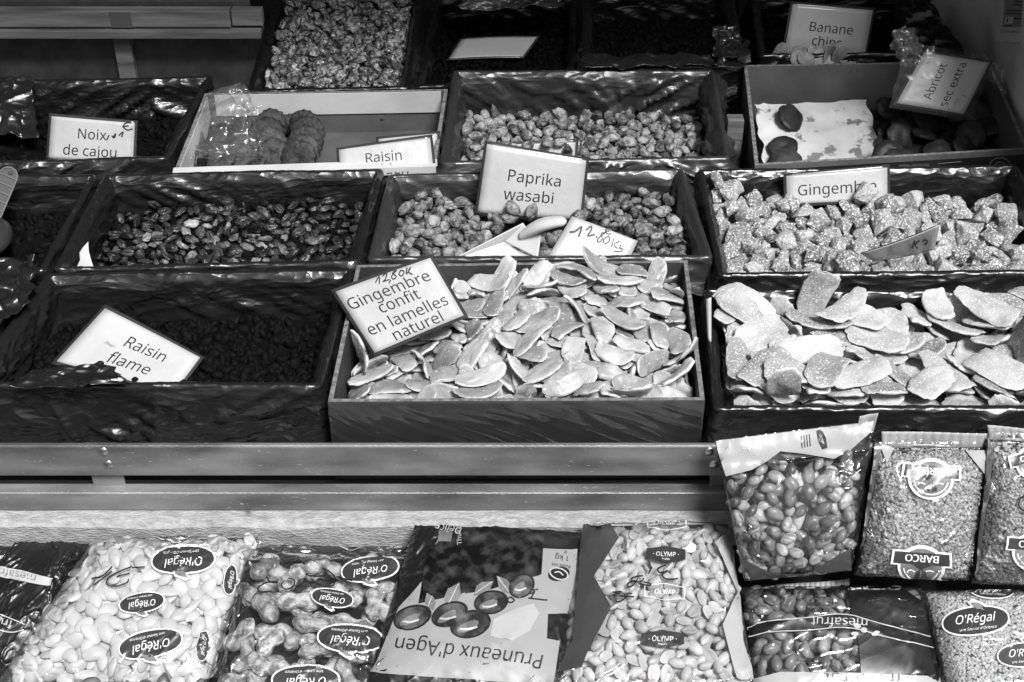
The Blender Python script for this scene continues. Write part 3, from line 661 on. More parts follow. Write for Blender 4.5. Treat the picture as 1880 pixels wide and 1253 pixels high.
# ------------------------------------------------------------------ heaps: settled positions (variant, offset, turn) in tenths of a millimetre and degrees
SIMDATA = {}
SIMDATA['A2'] = ([7,-1152,-1167,-338,-30,175,2,7,1528,-1178,-434,-72,-174,-3,7,-427,-726,-156,-14,170,13,2,520,-1022,-14,40,-9,24,7,1302,-1035,-54,-144,3,-28,7,-1806,767,-398,-15,-152,-95,
0,1043,-506,-9,-158,5,-24,7,141,-194,23,-15,-21,46,7,1459,-571,-56,-115,12,48,7,-350,1009,-80,-30,161,-31,7,1172,91,46,3,-177,-39,5,245,-700,-87,5,160,19,
4,-771,-1181,-353,-142,-29,11,7,-1407,-1115,-373,21,15,-29,5,1722,-1097,-180,-11,-34,-180,2,-457,-961,-192,6,178,12,1,596,-420,-2,-172,-19,77,0,870,-1091,-179,-26,-171,16,
2,-1689,-401,-373,176,-17,13,5,-539,-331,-131,-11,-25,47,2,956,1107,117,-18,-150,-12,5,1800,-233,-15,154,3,101,5,958,-52,17,-10,3,-87,5,-1446,-650,-353,-7,-7,-14,
0,204,1034,15,-20,149,47,7,165,-1120,-204,20,176,-15,2,-1618,476,-452,-26,-158,-85,7,215,154,-38,-21,156,2,7,-880,-290,-257,-44,55,164,0,-161,-1163,-284,-67,-94,21,
5,-899,-855,-285,75,-22,-9,5,278,-1126,-426,9,163,8,5,-1674,-1128,-619,5,5,172,4,1249,-382,37,10,9,-18,0,1587,506,-52,-7,-174,-27,0,-806,-517,-270,14,6,15,
2,1189,896,49,174,5,2,0,-303,562,-83,14,173,77,7,1633,1084,-90,-4,153,64,0,1584,-160,29,21,-1,90,2,-1811,-200,-214,99,-24,113,4,-1004,272,-293,-165,-21,-21,
5,-611,418,-101,163,13,-11,0,573,917,31,175,-3,-30,0,714,-1150,-435,60,-164,15,0,523,-64,44,-10,4,46,7,-221,1101,-88,-171,-39,59,1,-33,165,-30,-20,-13,48,
7,1709,-813,-76,142,-14,37,5,-1421,-909,-388,-165,-2,6,5,-116,-102,-103,-159,21,63,2,-679,611,-169,-17,177,2,7,89,-305,-119,-10,22,136,3,1023,-719,-81,-22,-16,-179,
5,1217,474,19,2,23,139,7,44,-608,-199,27,-165,-45,0,-1332,-178,-338,3,-15,-62,7,-404,-222,-171,-170,-19,71,5,-1046,1061,-293,-93,25,40,5,1758,667,-22,-5,28,16,
0,-1317,422,-321,-11,-16,-1,4,1283,-1144,-164,3,-175,-12,2,712,1021,120,18,3,145,0,1222,-1192,17,54,168,-10,1,1352,1057,71,177,10,8,7,538,-1118,-285,162,0,6,
4,-1846,-1093,-468,-132,-25,-53,5,626,801,-22,-12,171,-59,5,65,-863,-300,21,-78,-86,0,-8,698,-138,-3,8,-132,0,717,-1100,-24,-7,35,138,2,-1236,807,-342,6,6,106,
5,652,-734,-91,-26,174,-32,5,-37,955,-41,41,22,-120,5,-950,-1123,-580,12,8,168,7,-754,-1126,-458,-14,165,-13,7,1767,-981,-410,6,-137,-107,5,-1368,221,-476,6,-13,-128,
5,-1815,-644,-452,-28,150,-64,2,-403,-15,-159,-23,160,44,0,-515,56,-73,143,14,97,3,-309,-435,-152,-45,-17,-156,1,-1059,-1031,-326,-13,-142,-106,7,304,796,-59,-37,28,43,
2,1841,-554,47,153,-52,-12,4,536,236,-24,-7,-6,88,2,-224,-1090,-496,60,-16,43,1,409,-723,-104,10,-21,9,1,1425,-52,-19,4,8,-74,7,-1560,928,-463,8,162,-64,
0,1832,343,-129,174,18,75,5,1031,795,-7,-4,159,-69,2,-804,381,-206,24,4,148,0,857,-299,-31,-29,6,-76,0,-1718,-166,-415,-59,-30,12,4,-1277,339,-450,-12,8,13,
1,-1102,-641,-337,-8,8,7,3,1549,885,-67,-12,-170,-8,0,1117,-1035,-524,-176,7,0,3,-1652,-989,-511,179,-8,-67,7,-666,854,-227,2,169,94,0,-519,-1154,-480,162,-24,3,
0,683,316,38,-51,10,-62,7,548,-469,-85,-17,-4,178,7,-1805,367,-561,3,-173,92,2,-1079,-239,-348,57,2,112,7,-976,687,-261,-7,-164,93,3,923,559,-13,7,25,33,
1,1608,-802,-212,5,160,90,5,14,-1061,-448,-108,17,-124,4,-1462,458,-321,33,0,-115,2,-318,-928,-286,8,-172,73,1,980,-1000,-107,-13,-14,-89,6,-197,-1172,-500,64,-21,43,
3,132,467,-64,31,6,-23,7,382,-1061,-519,-5,171,12,3,853,368,-55,23,-175,-62,1,-235,426,-202,-4,25,-177,3,1298,779,-41,-9,-176,78,3,-937,871,-210,7,159,-31,
2,-1243,1096,-294,143,-22,27,2,601,-255,-35,2,8,3,5,-1145,99,-437,20,37,-173,4,-702,73,-203,-2,156,-71,2,1864,866,-114,146,-28,-77,0,230,797,13,40,-174,24,
6,1390,361,-81,-165,13,-42,1,-1872,-928,-548,-137,10,-89,5,-1380,-1085,-535,7,-164,33,7,1223,56,-100,-162,18,76,0,-554,394,-201,25,-179,-13,5,1599,-1119,-222,141,24,-31,
5,-608,-874,-452,-19,14,150,2,-874,-50,-247,21,-30,-55,5,-554,-717,-238,3,-164,-79,5,-176,-673,-262,-41,4,-48,1,-304,-976,-349,6,-1,-142,6,-724,781,-97,173,30,35,
4,1643,-291,-103,-7,-28,-178,7,434,1205,-68,-71,164,-1,4,-1352,-284,-399,161,-5,41,0,702,105,-114,-26,-176,58,5,561,-932,-317,-23,-24,133,7,302,-427,-181,9,-28,68,
0,-109,-481,-360,-8,-157,-99,0,183,-963,-373,-114,27,-125,3,976,-1020,-339,5,9,-44,4,-1,-528,-299,158,27,-78,1,1242,-996,-389,-154,27,57,6,-519,865,-134,15,155,-76,
4,1779,360,-217,-25,-14,-47,5,1679,-517,-270,48,148,-30,6,472,533,-57,-177,6,45,4,-1339,-1083,-611,14,-178,-42,7,-1283,927,-496,-174,-5,84,0,836,1014,7,-27,19,-145,
6,64,343,-64,-12,29,-145,0,-1735,-762,-536,-28,26,-170,7,-858,498,-308,-6,-9,21,1,493,-945,-209,-13,-179,4,0,-691,-977,-370,156,-25,-24,6,798,-12,-77,-23,10,-92,
1,-1344,-456,-472,-165,10,-89,5,1766,-979,-507,-163,28,-69,3,1803,728,-152,-166,26,5,0,447,-26,-109,-20,-159,6,5,-926,155,-455,22,166,39,4,825,-630,-107,-155,-1,1,
1,-976,716,-329,0,-163,42,5,1139,-343,-103,-19,-171,-55,1,-1803,-80,-519,96,-29,38,5,466,1041,-111,-52,14,173,7,1372,-786,-196,163,-2,-99,6,975,-1070,-279,10,3,7,
6,1600,-1038,-418,10,137,55,6,-163,-1020,-290,-124,16,37,7,1153,845,-206,28,-21,163,4,-69,-281,-333,-36,22,159,4,1153,-989,-445,7,4,111,1,-1102,-385,-442,-3,-161,89,
4,-1588,-326,-400,-11,158,-13,0,1203,-395,-26,9,3,-28,1,412,727,-136,-29,6,14,0,-315,802,-165,-2,159,-5,4,-233,-274,-293,40,49,-131,5,236,1068,-50,-169,-35,47,
4,1565,191,-133,19,-8,-50,6,1800,1187,-158,151,-32,-30,2,-288,-684,-366,35,5,-42,5,777,-906,-425,-20,7,155,1,-1254,-703,-452,-137,-8,-23,0,1219,-799,-106,68,17,-106,
1,-1219,-143,-481,15,165,-26,0,881,695,-105,2,-21,154,4,-1394,1021,-516,-114,-32,84,0,-800,365,-366,19,167,8,3,259,-260,-202,-12,149,71,6,664,438,-76,-6,-175,51,
7,-1079,-976,-437,-9,170,-22,3,1676,-735,-262,-173,-29,30,4,1369,171,-100,31,-43,137,7,1866,-488,-380,82,9,-91,5,1451,540,-108,-6,10,-115,4,1299,-1045,-345,168,36,5,
6,1160,841,-108,11,26,86,2,-1536,971,-622,175,-13,74,4,-858,1061,-298,-57,-37,57,2,-1041,563,-513,10,175,10,6,776,654,-141,-23,18,-18,0,-1731,387,-629,-6,0,51,
6,-1119,716,-417,-153,9,-94,4,-315,52,-269,-166,-9,-79,1,35,946,-212,-20,-13,157,2,-1783,-477,-508,31,-15,-44,4,465,-996,-100,11,-9,23,6,1525,514,-237,-160,9,55,
2,-1435,505,-476,17,21,-144,1,1351,-1002,-330,6,-34,-177,1,257,1068,-239,2,-10,119,3,124,556,-127,-162,-17,36,5,-1135,-31,-565,3,167,0,1,-390,580,-177,-14,167,-7,
4,-1062,307,-517,24,160,36,4,-244,-1023,-534,-45,175,30,5,-1533,-163,-525,-39,-9,46,7,1381,879,-107,-3,-15,116,7,405,-773,-384,-28,19,-156,3,1392,1114,-17,-173,8,-1,
0,958,1118,-30,-13,-39,95,5,1148,546,-108,19,11,-141,3,-410,-920,-478,5,163,21,1,-1038,1167,-412,-19,-89,-42,0,-201,7,-307,-166,-20,-48,2,-1628,660,-467,-15,175,-34,
1,-1514,-815,-440,-7,179,15,6,-1623,-144,-516,-136,5,-117,3,-1327,754,-640,3,-177,50,6,-1223,419,-599,-15,2,42,0,1653,654,-206,154,-8,-90,0,1399,-929,-282,-36,-4,-67,
2,267,167,-96,28,18,-89,3,1164,-438,-263,154,3,-44,0,-818,-221,-333,54,-9,-69,4,25,-241,-332,-154,7,-59,4,1023,394,-113,24,-11,-31,3,-893,-469,-466,-156,-32,-6,
5,267,-210,-257,-14,-157,-73,4,-453,1048,-246,9,30,-104,1,-1452,240,-637,-1,-3,-33,2,-1379,-253,-539,0,13,149,3,-67,1138,-186,-15,142,96,3,-761,-731,-367,-10,-175,10,
7,-561,-17,-320,11,-173,74,5,1677,-85,-215,110,-17,129,0,1485,-340,-335,-46,13,6,4,954,-451,-145,165,11,-48,2,1044,1070,-262,142,-1,-12,5,-377,147,-228,15,173,16,
1,-1658,-919,-598,-26,4,34,1,-605,874,-286,-12,178,-45,4,-1759,-588,-574,7,162,17,0,-132,864,-290,-21,-1,-173,5,-1607,36,-627,-172,0,-25,4,-811,847,-292,90,-14,-94,
0,909,-660,-284,-17,6,-115,5,-685,1181,-359,-105,156,3,4,704,-204,-150,-12,15,43,1,1497,-878,-421,-34,-171,-32,2,1772,1089,-303,-40,-4,-131,7,1057,44,-209,10,-163,-46],
[5,1506,-169,-182,166,18,-40,0,983,63,-76,-24,177,68,6,889,-830,-236,-44,-169,49,3,45,-6,-227,-39,151,-45,2,-1776,869,-508,16,-160,-71,5,1796,848,-205,-20,-22,-131,
7,1832,768,-365,147,17,78,7,1230,-277,-173,-167,-4,-27,1,-395,230,-187,156,-15,-2,3,-744,38,-331,57,0,-108,3,378,-837,-330,4,33,-81,3,742,-786,-214,-8,-23,129,
7,1813,-380,-537,-168,-6,88,5,1748,479,-364,28,10,-149,6,-1428,215,-561,-5,5,112,2,1323,-27,-191,12,-19,175,0,-1767,1011,-630,2,-172,63,7,1661,155,-197,-159,-11,-42,
4,1889,863,-540,18,-21,86,7,1759,133,-246,-11,-1,105,7,1794,521,-504,-171,10,74,2,1749,1085,-441,-18,-163,35,3,1877,263,-501,-96,4,78])
SIMDATA['A3'] = ([1,1155,-432,-3,-13,1,134,3,1295,606,113,-11,-177,-46,3,-657,878,74,-74,106,1,1,-1388,147,46,22,-5,35,3,-884,-213,86,-26,-2,-177,1,-9,294,-112,2,178,-25,
1,-476,-664,121,177,-12,4,1,-798,-649,192,-7,7,67,0,347,-663,-14,-4,2,-137,4,308,-920,-482,81,-5,178,3,-350,646,52,173,-1,43,4,-1595,537,136,4,14,-40,
1,-1439,-584,132,-11,178,47,0,-1314,-988,215,17,-66,-110,2,-1620,-913,-241,-98,-131,6,3,-1660,-382,28,-166,1,91,2,745,720,25,6,7,-79,1,1107,-726,-511,11,-6,9,
5,-650,-837,-522,-46,-35,165,3,637,-365,-120,3,177,-69,0,809,-778,-203,162,10,0,3,-671,531,-64,159,-5,-30,4,-112,583,-53,4,-4,-35,2,-1164,-740,-338,-26,-50,159,
0,-1580,-762,-521,-3,164,0,4,-196,-761,7,9,-14,-163,5,-913,-793,-415,-44,162,55,4,-1227,-696,167,-5,-10,-171,1,-1512,729,93,11,8,-40,1,-644,-808,-262,40,-24,-177,
3,1570,114,95,70,9,-108,3,-1002,-712,-581,-8,176,16,1,45,597,-162,-39,170,-2,1,905,520,-96,153,-4,-45,5,700,-835,-573,-21,25,177,0,-79,-652,-109,-18,179,71,
3,1134,808,-224,-133,56,-29,4,1139,159,-246,-11,-6,167,6,1088,-918,-97,82,-151,3,2,522,685,-106,18,8,97,0,1465,690,60,-173,-8,-12,2,598,167,-206,-25,1,47,
2,-1026,887,-201,-106,-112,10,4,1258,217,-88,19,-22,-127,0,131,-614,-244,-7,-8,-63,2,-271,-810,-369,30,-128,-3,1,858,-567,-348,166,4,-71,4,1093,-629,-88,-147,12,109,
4,1316,517,-67,-10,-11,-34,2,-595,-753,-26,12,161,-28,2,322,251,-191,-9,-6,23,0,-1653,-764,-6,-3,28,75,0,152,-434,-136,27,-4,124,2,-1341,-731,-285,-53,-151,11,
4,-501,330,-105,1,-167,34,4,1499,-784,-607,-16,180,-3,0,-1603,-515,-407,8,166,59,5,566,-788,-325,16,23,42,1,-514,-462,-487,4,-12,135,0,1393,-642,-341,10,-9,109,
1,-148,-637,-389,-152,28,64,1,-479,-607,-206,-8,27,78,1,281,-526,-375,-12,-5,-51,2,195,184,-290,-4,5,53,2,-163,8,-161,152,12,-47,1,-1324,-550,16,2,-19,112,
5,-1766,405,101,-11,-17,-118,2,747,652,-246,-26,-6,-89,1,1438,-175,-155,4,-11,98,4,961,-146,-179,156,18,-12,2,-1002,533,-206,78,8,116,2,-927,-745,30,4,8,102,
2,1492,-813,-450,-9,-163,4,2,1039,-628,-235,33,-4,110,0,581,-23,-286,-3,174,-18,0,518,-583,-487,-11,6,163,2,35,-690,-376,132,-14,-94,5,278,-169,-296,-14,16,126,
3,-1729,111,-490,66,28,88,1,855,44,-370,0,164,73,4,-1666,-551,-190,-149,10,79,6,1792,858,101,-6,1,-40,0,-871,-611,-50,4,166,37,0,-1550,102,-87,-1,21,-48,
1,-1447,896,-715,96,-40,0,1,952,510,-429,62,3,-71,4,668,-477,-212,-12,0,-13,1,283,786,-335,-129,-4,2,2,1542,-891,-167,90,5,-2,2,-943,-502,-398,132,-32,-11,
2,536,336,-355,8,-19,47,5,-406,171,-360,45,71,124,2,-773,631,-330,-1,29,136,2,-1582,-413,-576,14,-4,6,1,1577,697,-244,78,144,38,2,1039,-633,-619,6,18,-61,
6,190,-591,-589,0,-3,103,0,-1065,-202,-53,8,12,-35,6,-168,279,-294,-4,10,89,5,1508,812,-405,-146,53,15,6,-1760,-289,-303,-73,18,-108,3,145,654,-291,-40,-172,-14,
1,518,-425,-555,12,6,-52,1,1474,354,-293,9,137,0,0,1560,-763,-117,31,46,109,2,-1545,743,-174,-58,136,0,4,-1649,381,-242,23,58,43,2,1705,638,-379,-48,67,-77,
6,939,-237,-302,3,-151,-4,3,-1542,444,-562,-159,26,63,2,-1083,362,-219,48,15,142,5,97,158,-368,-2,5,-26,6,-1432,589,-68,-18,-3,-9,4,1161,405,-367,-132,6,-72,
2,-345,743,-276,48,14,0,4,1211,-168,-375,10,171,72,2,-365,322,-448,86,-172,-7,3,-914,-370,-255,18,-25,-89,5,1083,-367,-296,158,10,-84,4,1257,-328,-106,14,5,-27,
3,-352,-89,-218,-40,-7,-34,4,1363,-79,-215,6,-163,-55,3,-841,5,-131,172,-13,-19,6,597,-91,-207,171,2,57],
[6,1547,-610,-133,41,133,-62,4,-1065,840,-503,-25,-79,-53,0,1739,-692,-268,100,-59,92,4,-1460,-193,-233,-1,-1,-42,4,-1496,938,-148,91,-50,1,0,1786,394,-117,-94,57,86,
1,1789,-428,229,137,2,-93,1,1656,-362,35,-73,-10,94,3,1609,-348,-406,25,131,30])
SIMDATA['B3'] = ([1,-499,-905,-97,84,-121,-37,1,147,180,-178,29,-146,-64,1,719,-865,-230,115,13,88,1,-23,-920,-351,69,19,-161,1,-1591,-1019,-413,-90,-1,2,1,224,-935,-613,58,43,-54,
1,1261,157,-378,25,75,-137,1,46,756,-105,-49,137,33,1,1860,436,-239,67,0,74,5,1593,-856,-219,15,151,27,5,-936,-984,-255,147,0,61,5,243,-937,-314,142,-80,-37,
1,733,-490,-258,44,-12,19,1,768,125,-362,90,49,109,1,-1701,914,-160,-158,-2,-103,1,1792,129,-317,39,122,36,1,-44,-352,-365,-112,145,12,5,1106,-995,-422,-100,157,3,
5,-1306,-912,-396,-38,-55,-114,5,-1120,-175,-252,-61,34,-170,5,-604,368,-314,-142,-52,1,5,1406,-931,-365,42,140,17,5,1263,-456,-255,91,-20,13,1,-1752,-87,-256,89,57,-118,
0,-1849,-1090,-243,-52,127,13,5,1603,576,-341,108,-47,46,5,1179,-796,-271,130,-6,-44,5,-1605,-1012,-659,-65,98,-85,3,950,-1005,-256,94,48,-9,5,1005,-433,-318,-10,-103,109,
5,265,539,-150,8,-140,121,2,1566,-990,-582,-78,110,-17,3,-1652,-932,-195,-8,10,-146,5,-1843,-1001,-676,-163,-4,78,6,1577,81,-387,-7,-173,-42,5,-1541,394,-251,6,131,-51,
1,-1843,-677,-367,89,-16,-91,1,725,875,-290,40,15,45,3,-1578,-251,-271,-21,81,40,3,807,-998,-458,-61,50,24,2,-1414,62,-319,-115,145,-10,3,589,-998,-677,142,-79,30,
3,-495,-993,-502,29,179,-35,1,422,336,-303,-21,-23,-41,3,789,-996,-691,0,175,-20,3,500,-882,-254,4,108,89,2,-270,-421,-250,20,12,-88,2,-846,-525,-250,90,36,58,
3,-744,-1019,-664,1,6,70,7,567,-1029,-413,-83,-162,7,3,-1212,-998,-574,-107,56,86,0,-1237,-606,-292,16,-50,42,3,-1863,-345,-264,43,-54,134,3,222,-137,-325,91,138,-4,
0,-1402,-954,-680,-37,167,-21,0,-897,-1018,-496,102,72,-73,5,1821,-356,-347,-27,-45,118,2,-1335,609,-293,92,22,23,6,-115,-1022,-568,22,-138,0,4,-1170,-818,-350,108,58,-36,
0,1150,918,-320,-2,179,-30,4,-237,-1008,-655,-14,-28,-54,0,-514,-1041,-678,-40,11,-31,2,-255,351,-364,34,23,65,2,-1734,520,-207,65,40,60,4,-660,-1024,-402,-75,74,17,
1,-900,-264,-372,112,37,5,4,1354,690,-407,-83,156,-6,2,157,-735,-316,35,20,-87,1,-861,128,-416,94,30,121,7,1064,-998,-681,-178,50,-18,0,-323,736,-404,93,20,-62,
1,621,476,-363,-100,115,46,3,-440,-181,-323,-130,-42,44,7,-67,294,-257,69,27,-167,0,-1873,-1048,-410,-126,-6,-27,6,-777,516,-296,178,-22,25,0,-408,-1012,-242,-149,-35,-29,
0,-1879,458,-322,62,10,-102,0,488,-505,-322,157,-20,87,3,648,-100,-385,-82,146,24,0,1255,-964,-525,-24,-176,-60,2,322,93,-354,49,4,115,2,1419,-975,-696,-168,6,-57,
3,1033,526,-383,-14,-53,-166,3,-1418,-397,-321,168,-23,-37,4,-1054,-604,-305,67,-19,93,6,1004,794,-299,20,9,94,0,371,-464,-319,90,14,-96,5,-51,95,-367,140,-3,87,
0,-1038,601,-196,128,-13,-72,5,-543,51,-337,0,-10,-96,4,-949,668,-228,-38,-161,-52,0,-152,519,-323,-85,129,14,0,-995,-959,-668,-42,-52,-162,4,522,134,-372,107,-42,70,
7,-1906,916,1,-2,-117,-3,4,424,-1002,-523,-70,-32,-152,1,133,660,-318,129,-13,53,2,-1567,-652,-322,-68,161,39,0,1717,945,-393,86,-18,-11,0,-1067,338,-399,-9,31,109,
4,-640,-768,-259,138,-34,6,2,-1854,100,-329,-33,-156,72,4,-676,-108,-335,155,55,0,7,-1243,393,-342,-50,-21,40,2,-528,-822,-379,-35,24,54,4,1345,971,-417,47,11,-50,
1,-789,-845,-483,14,-62,100,6,812,647,-405,-121,-17,90,5,1763,-123,-429,105,13,-28,2,-570,-610,-291,-168,18,-52,6,1640,-941,-664,25,-23,-110,2,1060,97,-457,-3,111,134,
5,430,684,-255,-77,13,95,0,-20,-943,-708,39,8,37,7,-1897,933,-243,101,47,-80,7,-1057,-914,-512,25,-139,79,4,-802,451,-363,-50,-55,-153,3,1403,-660,-359,-68,-170,-2,
6,-159,742,-351,-139,19,-4,6,1602,-382,-439,3,-130,-4,4,-1422,837,-271,46,16,75,4,461,-904,-449,-3,-159,72,5,-1057,959,-405,-63,-113,-9,7,232,-331,-412,29,35,-82,
2,1112,276,-424,-54,62,-44,2,1894,1058,-444,123,34,23,3,-301,-916,-380,-33,153,5,7,-105,-124,-303,171,-24,18,2,1819,-947,-396,-105,-26,-10,5,-1842,719,-393,-22,-105,-65,
7,1710,448,-423,48,163,20,0,-196,-627,-421,-21,42,5,5,-1603,731,-320,32,1,-75,3,1314,-85,-398,94,-64,54,7,2,-598,-406,-160,-2,-107,2,896,-237,-301,20,-145,10,
0,-1663,221,-332,46,32,129,4,-1103,535,-362,118,-23,-57,3,-682,-373,-318,16,-18,-45,5,1808,-817,-686,-76,-16,-74,7,-313,34,-401,91,-32,31,7,-870,-685,-336,120,6,-6,
2,-1730,-484,-391,8,-26,-24,6,-1845,686,-668,42,138,39,3,-344,-860,-616,133,-17,-3,0,1439,398,-444,22,18,158,0,-1366,1022,-383,-67,24,164,6,967,-891,-501,36,-3,57,
6,-1352,554,-464,-156,8,-32,2,1222,820,-541,-55,144,40,6,127,-815,-537,23,162,16,6,-1879,347,-482,-16,112,92,2,-1844,-263,-679,70,28,-77,7,-1384,-127,-415,89,50,38,
7,-1524,-809,-360,5,-141,61,7,-1841,119,-667,166,-33,33,4,-450,235,-422,-98,153,-4,5,1424,-461,-447,-8,0,16,6,-1169,144,-489,3,179,11,3,1489,137,-489,60,118,50,
7,-1872,-669,-632,-33,107,47,0,-1452,-613,-471,-35,-7,116,5,1511,-183,-470,22,-40,-114,7,1692,-747,-540,27,165,12,2,692,-838,-530,-126,66,25,6,1454,679,-567,-6,-171,60,
5,-1841,929,-590,-83,103,67,1,-48,422,-428,-170,-35,35,2,-893,-452,-393,-173,19,33,2,-382,-612,-248,-50,-47,48,3,928,-817,-344,133,-47,39,6,453,-199,-450,35,-139,15,
1,128,-31,-508,170,43,-42,6,-966,775,-389,-56,-178,19,2,-821,682,-374,-36,26,176,0,855,397,-424,102,-16,-6,6,-364,379,-448,109,72,64,0,1203,-389,-520,-17,30,-24,
7,-1267,753,-362,31,-7,11,5,1810,-985,-227,-85,-78,-15,6,1384,-757,-572,-6,-154,-91,0,-1765,-240,-464,-13,-18,-49,3,-1329,-700,-632,-99,-106,-32,0,749,595,-511,86,30,53,
5,-1659,755,-631,21,-45,-118,7,1842,-540,-498,-3,-139,-6,5,-541,743,-509,58,166,29,5,-190,743,-487,-157,-52,-24,1,210,266,-503,98,21,70,7,-999,577,-500,13,168,18,
5,1721,766,-489,47,-36,-30,2,1607,-679,-352,-118,-47,69,1,1797,1044,-614,176,34,1,3,-133,-782,-539,57,-12,-83,6,-1187,-459,-382,29,-126,-27,3,911,240,-564,48,29,34,
1,-1547,-234,-544,17,-47,-60,1,1180,526,-561,20,-9,-83,2,-1397,276,-475,30,48,86,2,-950,-687,-517,-8,-176,86,5,-1795,484,-521,49,133,14,0,534,31,-496,-101,4,-155,
2,-1255,-292,-441,122,18,-92,3,1154,-824,-671,-7,-12,167,7,493,-796,-633,142,-77,-40,4,-1136,29,-371,50,30,-131,3,-960,380,-495,111,-133,5,5,-1295,-518,-502,16,-27,-143,
7,-734,-521,-467,59,-31,-76,0,-1690,949,-413,19,-4,-27,5,850,-630,-414,83,12,-171,1,165,486,-643,-11,173,31,6,807,1001,-574,-4,-129,132,4,613,361,-621,125,23,105,
6,-1700,52,-332,13,31,173,7,-1877,-833,-495,9,-160,72,7,-1797,-29,-553,167,-28,55,6,1484,-758,-659,147,20,-70,6,-26,-122,-458,-13,161,7,0,-1164,-752,-523,42,45,-136,
5,-369,975,-629,-49,2,93,6,524,-723,-430,-176,-12,20,3,-713,301,-498,105,-25,131,0,-899,947,-548,30,11,-94,2,644,-344,-429,36,2,-132,2,1171,-626,-462,65,30,-15,
4,1536,946,-585,174,5,-13],
[1,-1763,-458,-626,7,8,-159,1,1034,1000,-526,12,18,3,2,-1620,502,-486,-69,-169,-28,6,1857,215,-651,107,35,-75,3,-1496,-819,-562,-135,44,-80,5,799,-49,-549,-7,-60,44,
4,-1762,567,-769,71,24,95,2,-1752,-768,-652,87,129,-31,6,-1714,347,-784,-158,-16,35,2,-285,-211,-454,57,16,-94,5,938,512,-606,-29,-32,143])
